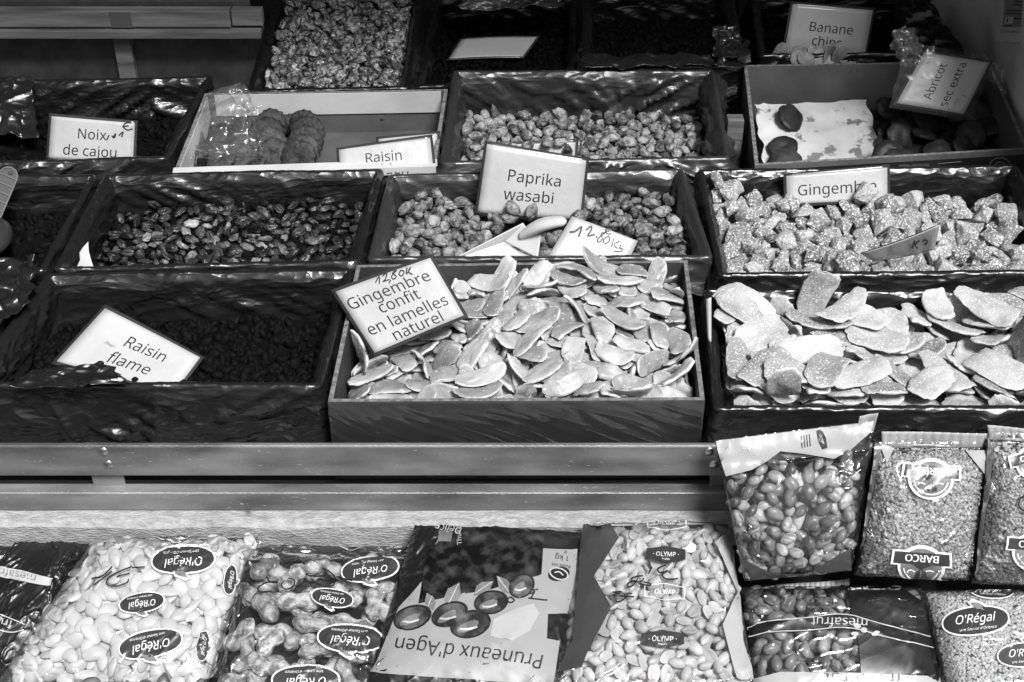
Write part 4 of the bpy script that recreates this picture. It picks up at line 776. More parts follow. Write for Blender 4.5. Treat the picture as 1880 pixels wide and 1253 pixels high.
SIMDATA['B2'] = ([2,447,-801,-256,-93,5,-18,2,-1592,-161,-183,53,-23,3,2,-710,-760,-180,-107,45,-98,2,1583,-739,-272,54,-174,-22,4,-36,-831,-340,-69,-158,-21,4,435,-826,-446,-69,-157,-22,
2,1772,-667,-238,-26,9,-32,2,81,-622,-219,-9,161,-15,2,-1231,-502,-103,45,168,-42,4,534,165,-156,-49,164,10,4,-1357,137,-218,-48,162,42,4,-1254,-828,-338,82,3,-3,
2,1358,-70,-239,-85,14,36,2,-1062,-817,-238,-34,-5,0,4,1202,-688,-292,-20,-34,54,2,-324,270,-103,-143,52,19,2,-1730,502,-243,-29,-36,22,4,-82,269,-157,-23,112,30,
2,1746,-282,-260,161,-1,-25,2,-1820,-416,-240,-81,-15,84,4,605,-478,-223,58,-16,143,4,1740,-117,-199,1,163,7,5,-590,-812,-278,3,11,-176,0,-400,-834,-293,37,137,92,
5,824,-663,-243,82,20,28,5,-742,-823,-472,29,-178,2,2,1023,-340,-261,82,4,-97,4,193,-370,-203,112,5,121,2,-992,679,-256,9,-9,-11,0,-214,-804,-239,5,-18,161,
5,1491,595,-224,65,5,-18,0,-1116,-843,-72,-11,146,61,4,1509,-272,-290,27,176,32,5,1821,-803,-331,-26,-3,-30,2,196,-30,-219,134,9,42,4,1100,-787,-503,-3,-174,29,
4,862,-284,-263,-72,50,48,0,-100,-521,-151,81,26,19,0,-1405,-824,-204,-46,136,80,5,-229,-834,-497,-65,-153,35,2,-194,-317,-180,110,-6,2,0,-1531,-821,-328,-27,-138,-79,
4,263,-667,-272,15,-14,-78,0,1023,-806,-341,-70,133,46,5,491,-220,-240,-63,169,-4,4,-525,-40,-206,-65,-10,-124,2,689,639,-268,16,179,71,2,1785,146,-233,-26,14,-45,
0,-860,-820,-139,-83,-121,62,0,-237,-637,-164,76,8,146,2,1329,-238,-316,-29,-13,-129,5,765,-22,-251,-32,-11,-141,4,-831,-775,-346,87,11,-69,0,1076,-548,-274,-164,-39,-16,
4,-1665,-794,-260,-18,-34,-77,1,-1150,-852,-463,-145,6,-22,2,1336,-476,-289,-104,-24,-78,0,156,-831,-432,-46,-12,-46,1,835,-802,-517,102,-140,-3,4,1136,793,-288,-79,164,18,
2,-799,629,-364,-14,20,1,4,-1536,528,-250,-19,131,-6,4,387,246,-225,-21,151,42,4,1291,498,-317,-85,-12,-48,4,796,325,-241,127,24,45,2,1554,-87,-311,-98,8,34,
0,1193,-10,-264,-98,-125,-6,0,382,-85,-186,-3,-171,91,4,1098,301,-317,-34,-158,-24,0,1,-801,-512,76,-16,35,4,633,41,-224,-46,-68,-46,0,-1538,674,-164,34,20,-126,
2,582,-103,-273,-59,-36,-154,4,578,811,-293,-1,-6,180,1,1499,-807,-364,-170,-2,-13,1,13,-48,-185,106,2,-150,0,-1406,-826,-457,33,41,88,2,-372,-781,-481,-50,-19,-119,
4,1189,629,-284,-42,13,66,0,1565,-774,-474,145,-44,69,0,1747,616,-212,1,-46,-102,0,-1412,-112,-257,8,-4,54,5,797,-725,-371,132,36,19,2,-901,444,-271,-41,-23,-90,
0,-815,-639,-116,107,7,-115,6,-1549,-734,-195,-55,-3,148,0,-774,-395,-156,22,9,-14,5,149,707,-303,51,-163,44,0,293,-785,-536,34,45,35,4,1304,-752,-385,-27,-8,-61,
6,1382,-814,-268,54,-173,-5,4,-1069,96,-202,-107,51,92,5,1510,331,-310,-176,-11,-27,0,-1340,762,-170,171,7,-15,0,-572,-467,-197,26,42,4,5,1832,-776,-490,24,40,38,
0,-1287,477,-296,54,-65,59,5,-391,-84,-157,56,5,-109,4,567,-774,-354,45,-134,-54,0,-990,-713,-159,74,24,-14,5,-1172,622,-271,154,-12,-26,4,-208,163,-225,58,-41,-151,
5,960,807,-244,76,10,-85,2,-536,767,-385,-45,-37,-43,0,316,-277,-255,48,-5,-14,5,-416,799,-301,3,-23,151,6,-554,-827,-496,122,-5,-7,1,892,-810,-346,-100,-31,41,
4,985,659,-330,-5,-19,-7,6,652,-677,-301,-28,-49,53,2,461,603,-309,-36,0,-101,2,-346,-644,-252,-13,-148,75,5,-1570,371,-273,15,-128,73,1,-63,-753,-199,-12,-12,66,
4,-79,801,-339,22,17,158,5,-577,-662,-199,45,6,-95,4,-1786,-618,-332,-147,3,23,5,-1516,-414,-218,-9,-12,-75,6,-1701,-498,-230,57,-9,-88,6,1587,399,-252,102,-3,-27,
4,-1650,-309,-277,-33,164,29,2,1525,761,-254,126,-7,20,1,-429,-537,-180,15,-79,-164,1,-1407,-599,-194,-163,9,-60,0,533,-575,-298,59,34,28,1,1286,-801,-506,-36,-19,-154,
5,-126,25,-250,60,4,-14,6,357,814,-318,-26,-148,-71,5,1422,882,-236,152,43,31,4,-379,230,-226,0,-11,-172,2,-1025,-103,-306,16,-164,-70,6,287,-810,-350,43,-131,52,
4,-288,-470,-219,-43,-20,145,2,-1664,-748,-429,52,1,-73,2,-677,-243,-242,-85,96,16,1,-834,56,-231,8,-26,144,0,202,545,-336,105,-13,-78,6,-1208,95,-262,-28,-5,82,
5,-719,759,-397,-86,6,-51,1,569,-809,-551,-46,20,159,0,-1833,-750,-436,16,-52,108,0,-646,17,-240,105,-2,-139,1,1124,-134,-292,-28,7,-42,1,1692,-784,-528,-45,16,116,
3,101,-806,-315,-130,-41,40,5,-527,128,-194,-4,-114,44,5,-861,-253,-188,47,25,45,2,214,169,-251,-146,-23,-78,4,-908,-90,-201,-41,-132,47,1,-271,-24,-211,52,110,60,
4,1779,-420,-318,65,-53,-16,2,-1454,716,-296,-66,-21,-64,1,347,-546,-241,50,124,-33,3,-993,-836,-471,81,1,-27,6,-994,-251,-248,103,-41,-109,0,-390,-181,-233,53,-160,-54,
3,-1859,-850,-331,-6,19,20,2,865,-123,-343,-141,-28,19,3,-1229,-846,-193,-40,-38,58,3,684,-830,-404,-53,-20,86,4,-51,-409,-192,-110,40,-19,4,823,839,-381,-16,-52,-35,
6,-1284,-724,-202,32,14,-102,0,1681,504,-295,-32,23,10,3,703,-828,-543,88,-64,-29],
[4,1234,-121,-390,63,10,8,3,1412,-815,-465,15,2,37,1,-1287,583,-210,-93,20,128,4,-265,-757,-359,-140,25,100,3,-1662,284,-318,-45,178,-25,2,-1768,-105,-326,40,139,26,
2,866,501,-338,-37,-32,19,3,88,161,-187,-32,28,-106,4,52,247,-277,37,53,-62,1,1190,-713,-442,-52,-21,-131,3,-1722,-845,-352,103,-13,105,3,-1853,-748,-280,-102,7,115,
2,-550,-711,-396,131,20,111,5,1325,830,-349,31,-20,-122,1,-449,-675,-270,-18,124,-126,5,-1026,519,-362,-117,4,-16,3,980,90,-269,-11,-128,121,6,952,-717,-502,-62,-44,16,
2,1376,243,-353,-106,-28,112,6,-819,192,-234,-1,164,-98,4,287,698,-395,1,46,93,1,1397,-547,-348,23,-179,30,3,1419,434,-249,149,-20,-75,1,1736,-709,-409,164,-16,20,
4,1018,-15,-345,-51,-26,38,3,-889,-743,-480,-1,0,-162,3,-1800,322,-352,-137,3,95,2,1616,408,-406,-96,12,119,2,1351,73,-291,-131,-11,-6,5,-1196,-348,-198,-106,-37,14,
1,-448,-407,-154,58,66,76,4,-3,-190,-281,63,-4,-58,0,-110,-721,-422,-77,-39,98,5,981,-635,-379,-71,21,10,2,-1418,301,-298,-66,-6,121,1,1716,218,-328,-47,14,-131,
1,1079,498,-343,18,22,-84,1,715,-377,-289,-10,0,80,6,1466,-398,-375,-127,-22,-92,6,869,342,-373,-166,-37,-41,0,-556,616,-415,108,16,19,2,225,-448,-353,2,154,60,
0,-1583,-454,-311,175,-16,7,5,-1204,328,-343,80,39,134,0,1601,-439,-357,62,56,-18,6,-1318,-36,-280,-39,8,50,6,391,-438,-277,13,143,53,0,-1122,-710,-457,27,43,-177,
1,1186,420,-359,-23,4,113,0,-1281,-576,-265,15,54,-90,4,627,526,-333,34,-161,2,1,-1304,-442,-198,22,7,7,6,872,133,-319,-144,-27,-97,5,62,-713,-358,-76,-13,-7,
1,779,707,-378,15,162,-28,0,-1619,642,-285,-67,9,-12,5,1639,-589,-315,126,36,-67,0,-1517,173,-324,-65,0,-43,4,530,188,-330,-120,38,93,5,760,-577,-344,62,-5,143,
4,-153,639,-406,-28,-20,120,2,-938,143,-308,-29,-18,163,6,491,-440,-361,40,-41,111,4,-701,-722,-342,137,-22,96,2,-523,-486,-317,36,-21,-95,2,-1455,-288,-326,106,24,-59,
0,-1101,-453,-247,31,-60,-72,2,-556,258,-305,-26,-123,-38,0,929,-526,-335,92,-9,-105,6,1742,845,-322,-57,-64,107,5,-4,725,-421,27,25,160,0,1149,134,-330,-78,71,70,
1,1675,-275,-399,-97,33,2,2,-1408,-704,-317,-101,23,-22,6,-991,-703,-357,-41,-139,-7,1,1365,618,-329,-166,9,-21,0,-895,-446,-240,-87,-137,20,4,-1017,314,-331,-55,-21,-134,
5,333,537,-403,86,27,123,2,-512,-190,-341,-163,22,-36,5,1568,645,-311,154,-16,62,2,1002,557,-449,27,1,-81,1,-1714,65,-322,114,-51,93,4,-198,-165,-251,88,4,-26,
2,-705,-408,-278,84,1,-162,3,82,-368,-300,105,-141,-18,4,-1124,672,-396,-158,-2,-34,1,-38,-562,-296,-65,-149,7,6,-1224,777,-312,-72,-138,34,6,-975,-623,-461,162,-3,-26,
5,261,-648,-397,6,9,-124,5,-708,174,-306,-164,-32,-17,4,-1751,601,-382,4,-35,118,0,-1683,422,-387,18,8,-84,0,1335,396,-421,-128,-5,104,3,1229,-348,-392,-48,4,-90,
4,1790,-7,-311,167,-2,-60,1,-905,-718,-250,2,35,-100,4,1460,32,-364,153,-20,42,6,246,-145,-309,12,-101,-120,3,-1802,223,-427,146,-39,-44,1,786,241,-376,113,116,-25,
2,-1120,132,-384,-17,-1,-95,6,804,-448,-355,-37,-55,55,3,-926,-546,-196,-31,-3,-55,2,-1117,-614,-213,-165,20,36,5,689,-242,-357,25,3,-91,5,-1352,622,-367,48,147,-18,
1,-1489,-695,-463,-45,23,-118,3,-1820,29,-397,-24,-51,86,5,1094,-267,-381,-13,-170,-69,1,142,-45,-357,-102,21,91,5,991,160,-369,-28,61,-128,4,1736,710,-372,15,138,-111,
1,822,-245,-423,50,0,19,1,1124,-424,-340,99,23,-128,3,-1130,425,-339,100,-61,-82,1,-196,-648,-500,63,16,7,2,-1558,-8,-280,42,-12,57,1,1444,511,-328,-32,-37,175,
3,974,375,-421,29,-6,43,4,151,811,-481,-7,-64,-134,5,659,825,-401,14,-29,19,6,-181,-620,-306,-49,-29,-103,5,837,41,-420,-4,6,138,3,-1732,-436,-362,100,161,-1,
0,-1191,-85,-349,82,53,-106,1,106,-594,-367,60,139,-17,6,611,239,-262,139,-19,-7,0,58,61,-307,57,-29,-123,5,689,-681,-452,48,-25,104,0,253,45,-388,32,43,168,
1,1482,264,-434,-21,154,40,3,1410,-703,-328,25,-37,7,4,-631,665,-532,10,-16,51,5,921,-357,-406,174,-12,4,0,-746,27,-372,6,-2,-177,4,-817,637,-506,-9,160,83,
4,1200,-542,-382,18,-13,63,1,1051,-430,-458,-116,50,47,5,1644,207,-436,6,-8,3,3,970,-243,-391,-156,-36,-75,5,-1816,-339,-394,-31,134,72,5,-333,28,-274,170,14,-80,
4,434,788,-410,-152,-9,-60,4,-791,-583,-245,18,138,50,5,532,-270,-380,-30,30,-126,5,-1,-65,-342,-29,-164,-38,1,284,857,-432,-41,110,-85,6,1448,-657,-497,0,-5,83,
1,688,-28,-409,174,7,-36,0,-1010,772,-389,75,-40,-151,6,1183,631,-431,-51,76,-110,4,371,-27,-343,-66,-27,-108,0,1656,-612,-476,-103,8,-52,1,1160,-604,-500,49,-19,62,
6,1754,-573,-371,36,162,-55,4,1512,-632,-394,39,-14,64,4,-1577,-620,-332,-31,-130,22,4,1696,-31,-438,-24,-14,163,0,373,-188,-363,178,-1,54,3,1866,-501,-448,-87,166,-3,
4,-336,647,-402,43,16,117,0,1766,386,-353,58,1,101,0,1823,-375,-458,37,-54,82,0,-1322,768,-426,132,-124,9,3,-1104,-315,-315,99,-52,58,6,1854,-624,-487,-60,-37,137,
1,673,405,-428,-112,10,-30,3,-1331,-174,-346,54,27,-17,2,40,561,-464,116,45,87,4,395,197,-394,-99,8,-67,3,-664,-95,-269,8,-24,165])
SIMDATA['C2'] = ([2,-97,-917,-569,114,-2,-3,2,375,-1105,-643,-41,-8,4,2,876,-1072,-592,-15,-25,-161,2,1572,-772,-630,28,-43,138,2,-853,-1177,89,-110,138,15,2,-597,-1112,-685,110,-8,42,
2,660,116,-553,6,-11,173,2,651,873,-576,80,-28,19,2,-1704,-872,-635,29,14,-89,4,-899,-771,-675,-25,-39,121,2,-1541,-497,-633,9,158,48,2,110,79,-556,-12,-15,126,
4,1267,-1074,-746,41,82,-73,2,956,-740,-631,-10,-25,131,2,792,764,-633,73,7,2,4,1086,-905,-657,-16,144,39,2,-1708,589,-590,-79,137,42,2,1381,-514,-603,141,-5,-40,
2,-117,-540,-603,-150,40,-66,2,-304,1130,-637,-48,-140,-17,2,31,811,-559,98,-54,36,0,-1126,-1156,-796,82,7,0,2,-1576,-784,-675,-25,-19,126,2,497,-1006,-614,-17,-96,120,
4,-1582,383,-601,60,16,13,2,-462,-896,-680,8,-9,-14,2,-536,-526,-632,0,166,87,2,1427,-1033,-815,35,152,37,4,299,80,-520,84,-26,46,5,-1052,-935,-649,35,-152,-43,
4,-875,1089,-623,-8,-6,-174,2,417,-393,-574,55,27,-11,2,-478,538,-585,-167,-2,46,2,-1148,-470,-618,32,56,-167,4,1580,108,-542,-81,23,-97,5,-373,-997,-787,98,0,-169,
2,901,282,-595,177,13,45,5,1614,-942,-732,-4,-1,-144,2,-351,-503,-720,1,174,7,4,1593,-200,-620,-169,-1,-56,5,-1219,477,-589,-124,-23,10,0,1345,-104,-605,91,59,-69,
4,1713,92,-614,31,11,-108,0,255,-466,-522,42,-33,-1,0,-221,-950,-704,64,11,-34,0,80,-1125,-680,-25,-23,-1,0,-1020,-1179,60,-88,-124,-39,4,-1068,-679,-637,-29,-37,29,
5,1629,-1063,-820,2,-8,7,1,-275,-1169,38,4,111,132,4,-1397,-226,-629,14,-14,62,4,1607,1032,-665,115,2,-38,2,-1343,305,-641,-96,37,-109,4,-39,396,-591,-32,-65,-138,
4,-1564,108,-616,3,165,-95,0,-706,-540,-568,-79,-18,155,1,-387,-1094,134,12,-5,26,0,-1744,-1044,-781,15,128,123,4,233,-821,-620,-120,45,60,4,-1266,-854,-722,-33,-9,88,
4,-619,-196,-587,169,-17,1,5,-1001,565,-587,-170,23,-33,0,-741,-1014,-719,14,24,-53,2,-355,-141,-581,7,160,77,5,-865,-1062,-793,-44,9,-105,2,586,-1004,-776,37,11,155,
0,-220,-1112,-792,37,-6,-54,2,-1239,815,-611,-58,-157,25,4,-1650,-1172,-809,-14,171,22,5,-1226,-733,-613,31,2,114,4,444,916,-633,11,21,112,5,-662,-877,-671,170,36,-46,
2,217,-987,-722,71,28,-151,0,-46,-1128,-794,46,-29,-105,5,1211,-656,-673,51,46,-57,4,-788,-576,-695,-43,-19,-92,0,1425,769,-637,-24,4,99,5,-1289,1103,-591,-46,-52,112,
5,446,337,-583,-16,-172,21,0,1144,503,-619,168,-2,66,0,659,-592,-581,-69,56,-67,0,985,878,-620,-2,2,6,2,1708,-680,-677,-78,-33,-49,2,-385,-701,-759,-137,41,-68,
4,-597,803,-603,-25,-14,-82,5,100,-966,-624,-44,-121,-92,6,313,-1100,-797,-29,150,85,4,226,574,-570,20,-163,77,0,1252,226,-604,55,-26,-1,4,967,-1018,-763,127,-44,-69,
0,-1396,-660,-677,116,-40,88,6,455,-1109,-817,-14,-117,-74,1,-1154,-1130,109,-13,3,-168,0,-1514,640,-591,-24,5,53,5,142,-444,-643,162,-5,36,4,-353,375,-558,45,-151,62,
6,-759,-1161,-820,174,-59,5,4,713,421,-588,-7,-180,-29,6,-380,-434,-587,-54,36,172,0,-802,355,-573,87,-16,-33,4,878,-108,-599,-130,16,118,2,1207,-117,-677,-25,4,-67,
4,1087,672,-618,0,-17,-42,2,1610,649,-613,-75,24,63,6,-556,-1129,125,-11,-163,12,6,155,-1130,-802,-101,-6,1,0,1217,-353,-658,34,11,172,1,877,-1109,-817,-65,17,-4,
4,446,1108,-605,58,13,-143,5,-1243,-1047,-796,-115,18,-108,1,-1358,-1188,-818,-81,-7,13,5,1710,-169,-713,-22,67,-119,2,572,-723,-594,15,-144,69,0,-4,-150,-566,83,19,95,
0,94,669,-620,1,57,61,0,246,1011,-584,12,-21,-92,4,1458,23,-625,10,11,94,2,-1729,-622,-651,-34,-11,-96,0,-1386,-963,-797,-14,4,-83,2,-974,100,-564,89,-15,124,
6,756,-1070,-704,-99,-11,43,0,826,-595,-675,31,3,160,1,-1653,-4,-677,-117,-11,125,6,437,-552,-594,79,-40,-17,6,-297,670,-585,79,0,11,4,-684,24,-594,-168,-16,-54,
4,-1334,627,-620,-140,-44,-78,6,646,-104,-620,136,-105,22,6,-969,-1113,-807,-107,12,-100,2,1592,-426,-715,-94,-69,-10,0,-746,728,-616,-61,-34,72,4,1233,759,-622,-68,3,88],
[1,-42,-988,-687,-28,-170,-58,1,1425,-1020,-687,-32,16,-74,6,648,-1059,-642,159,-12,-91,0,303,-554,-659,20,-20,106,1,1400,-869,-664,-46,-154,-16,5,1430,-685,-662,93,11,-72,
1,-1158,-983,-683,-161,-8,81,6,-651,467,-585,7,-38,-179,0,982,190,-704,-10,3,102,5,-246,-351,-591,168,9,-58,0,614,619,-631,7,25,65,5,-99,-312,-601,42,-4,-43,
4,642,-883,-658,-134,48,47,2,-735,-383,-607,99,-6,-58,6,1111,-1081,-719,-116,26,87,6,-1141,-167,-611,55,4,-118,4,-1441,1077,-635,-43,33,-71,0,1273,49,-598,143,-41,60,
6,-1288,-447,-648,88,-8,159,0,-1669,238,-651,-79,68,72,6,1754,769,-675,-26,75,-135,4,-132,787,-682,-15,17,49,1,1062,-235,-627,-155,0,-87,2,-166,435,-657,-97,13,47,
3,620,-1129,-812,-86,166,5,5,401,-112,-577,-11,9,90,6,1118,135,-667,99,-35,-50,5,-482,-306,-612,-173,-53,-19,0,1278,485,-645,-28,-38,-161,5,799,-233,-669,61,138,-33,
0,1018,-575,-654,3,54,-130,2,-865,-371,-713,18,-8,-7,4,1083,1113,-673,-4,36,179,5,-546,-619,-740,-114,7,73,3,-1623,-1207,-709,16,-79,-101,0,-946,-895,-798,40,46,-12,
0,-428,818,-598,60,32,109,5,-1384,907,-651,54,-6,6,5,-899,756,-634,-139,-1,85,5,-527,993,-625,-66,37,-155,4,-1059,1061,-670,25,9,85,0,935,1042,-636,22,24,131,
3,-1422,-874,-690,122,0,-6,3,-577,-1156,-820,-111,-5,-148,4,-496,-11,-550,-28,-1,-120,6,-1550,-1037,-768,78,-26,59,5,1188,-814,-726,40,-23,-11,0,-1083,-1007,-809,25,46,171,
2,176,-196,-662,-63,0,-28,3,-1512,-1207,-759,17,-165,-67,0,-1253,-74,-642,66,31,-11,6,954,591,-643,-61,11,-118,4,-1507,82,-735,165,5,26,0,1283,971,-666,-106,94,-17,
0,-100,274,-667,51,-33,-176,5,729,11,-647,164,-27,-58,1,27,-608,-664,19,150,73,4,-680,270,-665,139,-24,63,4,673,-401,-606,55,-19,97,3,742,-1092,-825,-1,5,-133,
5,319,629,-679,-129,-50,-20,2,1449,381,-710,-83,10,-11,6,297,958,-682,-27,30,-45,0,825,-374,-714,88,20,-26,5,543,192,-695,48,25,138,1,-1690,1129,-645,94,115,-20,
0,239,-34,-690,28,48,-114,0,946,-214,-733,26,50,-104,0,-1252,-218,-722,98,-18,-31,1,-1016,-346,-638,-8,43,122,3,353,-739,-608,-84,20,112,0,-267,833,-617,12,-10,81,
2,848,82,-684,-29,-28,135,3,-1319,-1188,3,149,-44,-77,5,-118,-958,-798,48,21,79,5,1435,549,-723,30,-36,79,2,509,-196,-641,-83,-129,44,1,-1509,847,-572,151,7,-81,
5,-1729,386,-735,-64,-142,-55,4,-136,96,-681,11,-21,51,3,-524,-1053,-810,-175,9,-20,2,-118,-752,-641,103,-12,126,5,1609,476,-631,-11,-17,-127,4,-705,978,-653,-13,134,-102,
4,447,-838,-635,-72,20,69,2,-1375,-517,-766,-136,26,-31,4,-528,360,-673,-68,31,170,2,1557,-77,-735,-28,-8,170,3,-653,-575,-697,60,-19,-103,4,-903,-66,-708,-7,-20,18,
6,-925,-605,-662,106,-73,60,6,-47,8,-630,-124,-37,-7,1,1010,-396,-653,-48,6,-53,6,-1690,-171,-773,-19,-123,2,6,1423,-126,-738,-93,-160,13,6,-1739,-19,-761,35,-4,-80,
3,-1380,103,-661,-174,-55,40,6,-1456,-1094,-808,-54,-1,8,0,-939,397,-694,-30,3,116,6,-1043,804,-642,141,-51,1,5,157,1089,-694,17,31,-104,0,745,1152,-659,-29,-26,129,
2,424,-654,-725,-71,164,21,4,66,1039,-610,56,-65,-14,2,1152,290,-722,-146,33,-86,0,566,-315,-699,-25,-41,151,1,-1635,-951,-796,-91,-52,95,0,-108,1128,-748,62,69,-25,
4,1111,-939,-809,17,-18,-12,6,230,472,-658,62,48,-126,6,-1194,973,-620,41,-28,-2,4,1519,-828,-784,-69,32,-46,4,991,370,-700,-161,-18,-49,3,128,-341,-612,170,34,36,
1,-1108,339,-649,-102,23,-2,2,-1428,420,-726,42,10,-62,1,704,-669,-695,-11,157,-77,6,-1666,837,-623,57,-144,7,4,-203,-622,-753,20,-19,-9,0,154,-559,-723,-174,-25,59,
6,-1264,66,-640,39,-80,-106,3,-1480,251,-690,13,-42,-39,4,1556,241,-638,41,0,37,1,-28,-417,-658,31,153,-62,0,-831,581,-654,129,-55,-61,5,1280,-932,-753,-28,138,-34,
5,1370,-845,-785,-37,-150,-25,1,1162,-482,-677,-12,170,-64,4,-358,-312,-697,163,7,24,4,-235,598,-698,-19,163,-32,5,568,1068,-652,-76,8,90,6,-1570,-334,-678,85,-51,93,
4,-504,1130,-678,-77,-16,-155,0,1768,1022,-770,143,36,-48,3,-197,1002,-689,17,7,35,6,-1558,-158,-707,16,-174,22,6,-1551,1121,-695,26,-5,167,3,781,-799,-696,58,10,19,
3,-977,-165,-647,-21,-48,-143,0,-770,-840,-765,40,175,-14,2,-1720,-821,-785,-1,20,-72,3,916,-478,-654,9,-141,42,5,1065,526,-726,-159,-3,-60,2,1503,705,-767,43,143,-76,
2,-454,-151,-674,38,-6,4,1,1762,648,-771,73,-20,-78,2,-1108,504,-709,-61,-12,92,2,1399,-451,-745,29,-29,138,6,-1468,760,-680,10,-177,-39,5,-1145,106,-661,-57,28,-112,
1,1040,56,-737,-39,20,66,3,93,46,-685,-26,-13,-51,0,417,839,-750,41,50,142,2,-773,1109,-762,68,7,4,2,-1471,622,-740,145,-18,-59,0,100,372,-653,104,62,84,
3,-32,906,-655,3,-150,2,4,49,-308,-711,5,-21,-178,1,404,142,-646,94,-56,-89,0,-236,-821,-746,-143,32,-79,5,1683,-767,-801,-176,-12,-57,0,461,667,-717,-8,-1,-48,
1,863,-903,-683,-38,-143,-69,5,-651,-449,-741,40,30,-168,5,-1537,-624,-770,-17,176,3,1,-1747,-306,-768,83,-20,107,6,27,-813,-762,75,-51,-143,2,699,244,-633,139,-112,9,
6,546,948,-752,51,-12,139,1,-1554,-887,-811,-151,12,-38,3,-1642,-304,-772,100,-36,101,3,344,66,-696,-105,-115,36,6,-1149,694,-674,21,-47,-179,0,249,325,-673,68,-3,57,
3,-917,-222,-719,59,32,-176,3,-741,-13,-712,8,-172,-85,5,1434,998,-748,4,51,-166,5,-916,954,-700,-11,-145,58,5,-1557,937,-679,-57,-15,-103,2,1298,887,-754,60,3,145,
4,1731,430,-744,54,10,91,5,1602,-283,-761,-38,16,-48,0,-743,416,-693,-107,-2,-39,6,1095,840,-671,122,-47,-73,1,136,-743,-727,-82,-120,-12,1,182,560,-701,170,26,-29,
5,599,336,-686,109,-9,-145,6,-1008,-706,-778,122,-16,108,6,-213,237,-669,-26,149,10,5,880,673,-730,-178,-10,56,5,-620,-300,-702,175,7,-21,4,-1068,-43,-693,80,30,-156,
5,-1241,-619,-689,41,29,-73,5,577,7,-699,54,28,63,5,-1475,-269,-755,5,-12,-6,4,1575,92,-756,10,-14,-2,3,1303,-242,-682,-111,18,89,3,727,-113,-705,65,25,93,
1,1102,-484,-783,-41,14,90,3,940,-58,-729,92,-63,31,1,1179,1153,-811,-55,24,11,0,-1683,979,-687,87,27,-93,1,225,-356,-736,-48,26,-124,0,-789,-197,-719,35,41,36,
6,-858,-707,-776,175,-15,-6,6,-1674,115,-745,15,-28,166,2,-660,598,-705,177,-12,-24,2,82,199,-675,-143,36,9,0,1444,1134,-807,37,43,-161,4,1007,867,-767,16,-15,106,
5,-1240,344,-728,-1,-166,-92,5,533,504,-699,3,-157,72,1,-1547,-753,-798,-54,-177,-15,5,582,-494,-686,17,20,41,4,-1106,-825,-766,52,-163,-52,1,1315,291,-690,-68,127,15,
4,-1081,-404,-735,140,8,95,1,372,-799,-763,145,-21,-18,6,1571,976,-793,3,10,27,4,772,-925,-783,137,13,-75,5,1266,-552,-770,-18,3,-25,0,1081,-329,-731,5,-159,19,
6,440,-8,-671,71,-69,82,0,258,147,-657,-78,12,21,2,-1263,563,-727,72,6,-161,5,-170,-91,-685,12,-7,-173,2,1404,182,-717,-49,-18,-141,6,-167,-401,-712,21,167,66,
4,-552,156,-624,-56,-19,-85,5,-868,98,-700,-3,5,172,2,1324,670,-736,-25,-3,-74,1,-17,625,-700,-88,-25,-150,3,1229,-414,-775,90,-60,-27,6,1297,1141,-735,79,-121,-68,
5,-1728,-497,-781,1,-1,-75,4,921,-832,-776,-40,1,133,4,-393,248,-658,-71,-23,24,1,-1737,-658,-798,169,10,-51,1,-269,104,-613,-29,-5,121,6,-690,-671,-762,5,13,-108,
0,1424,-273,-765,37,49,2,2,-1027,247,-698,-26,-26,-9])
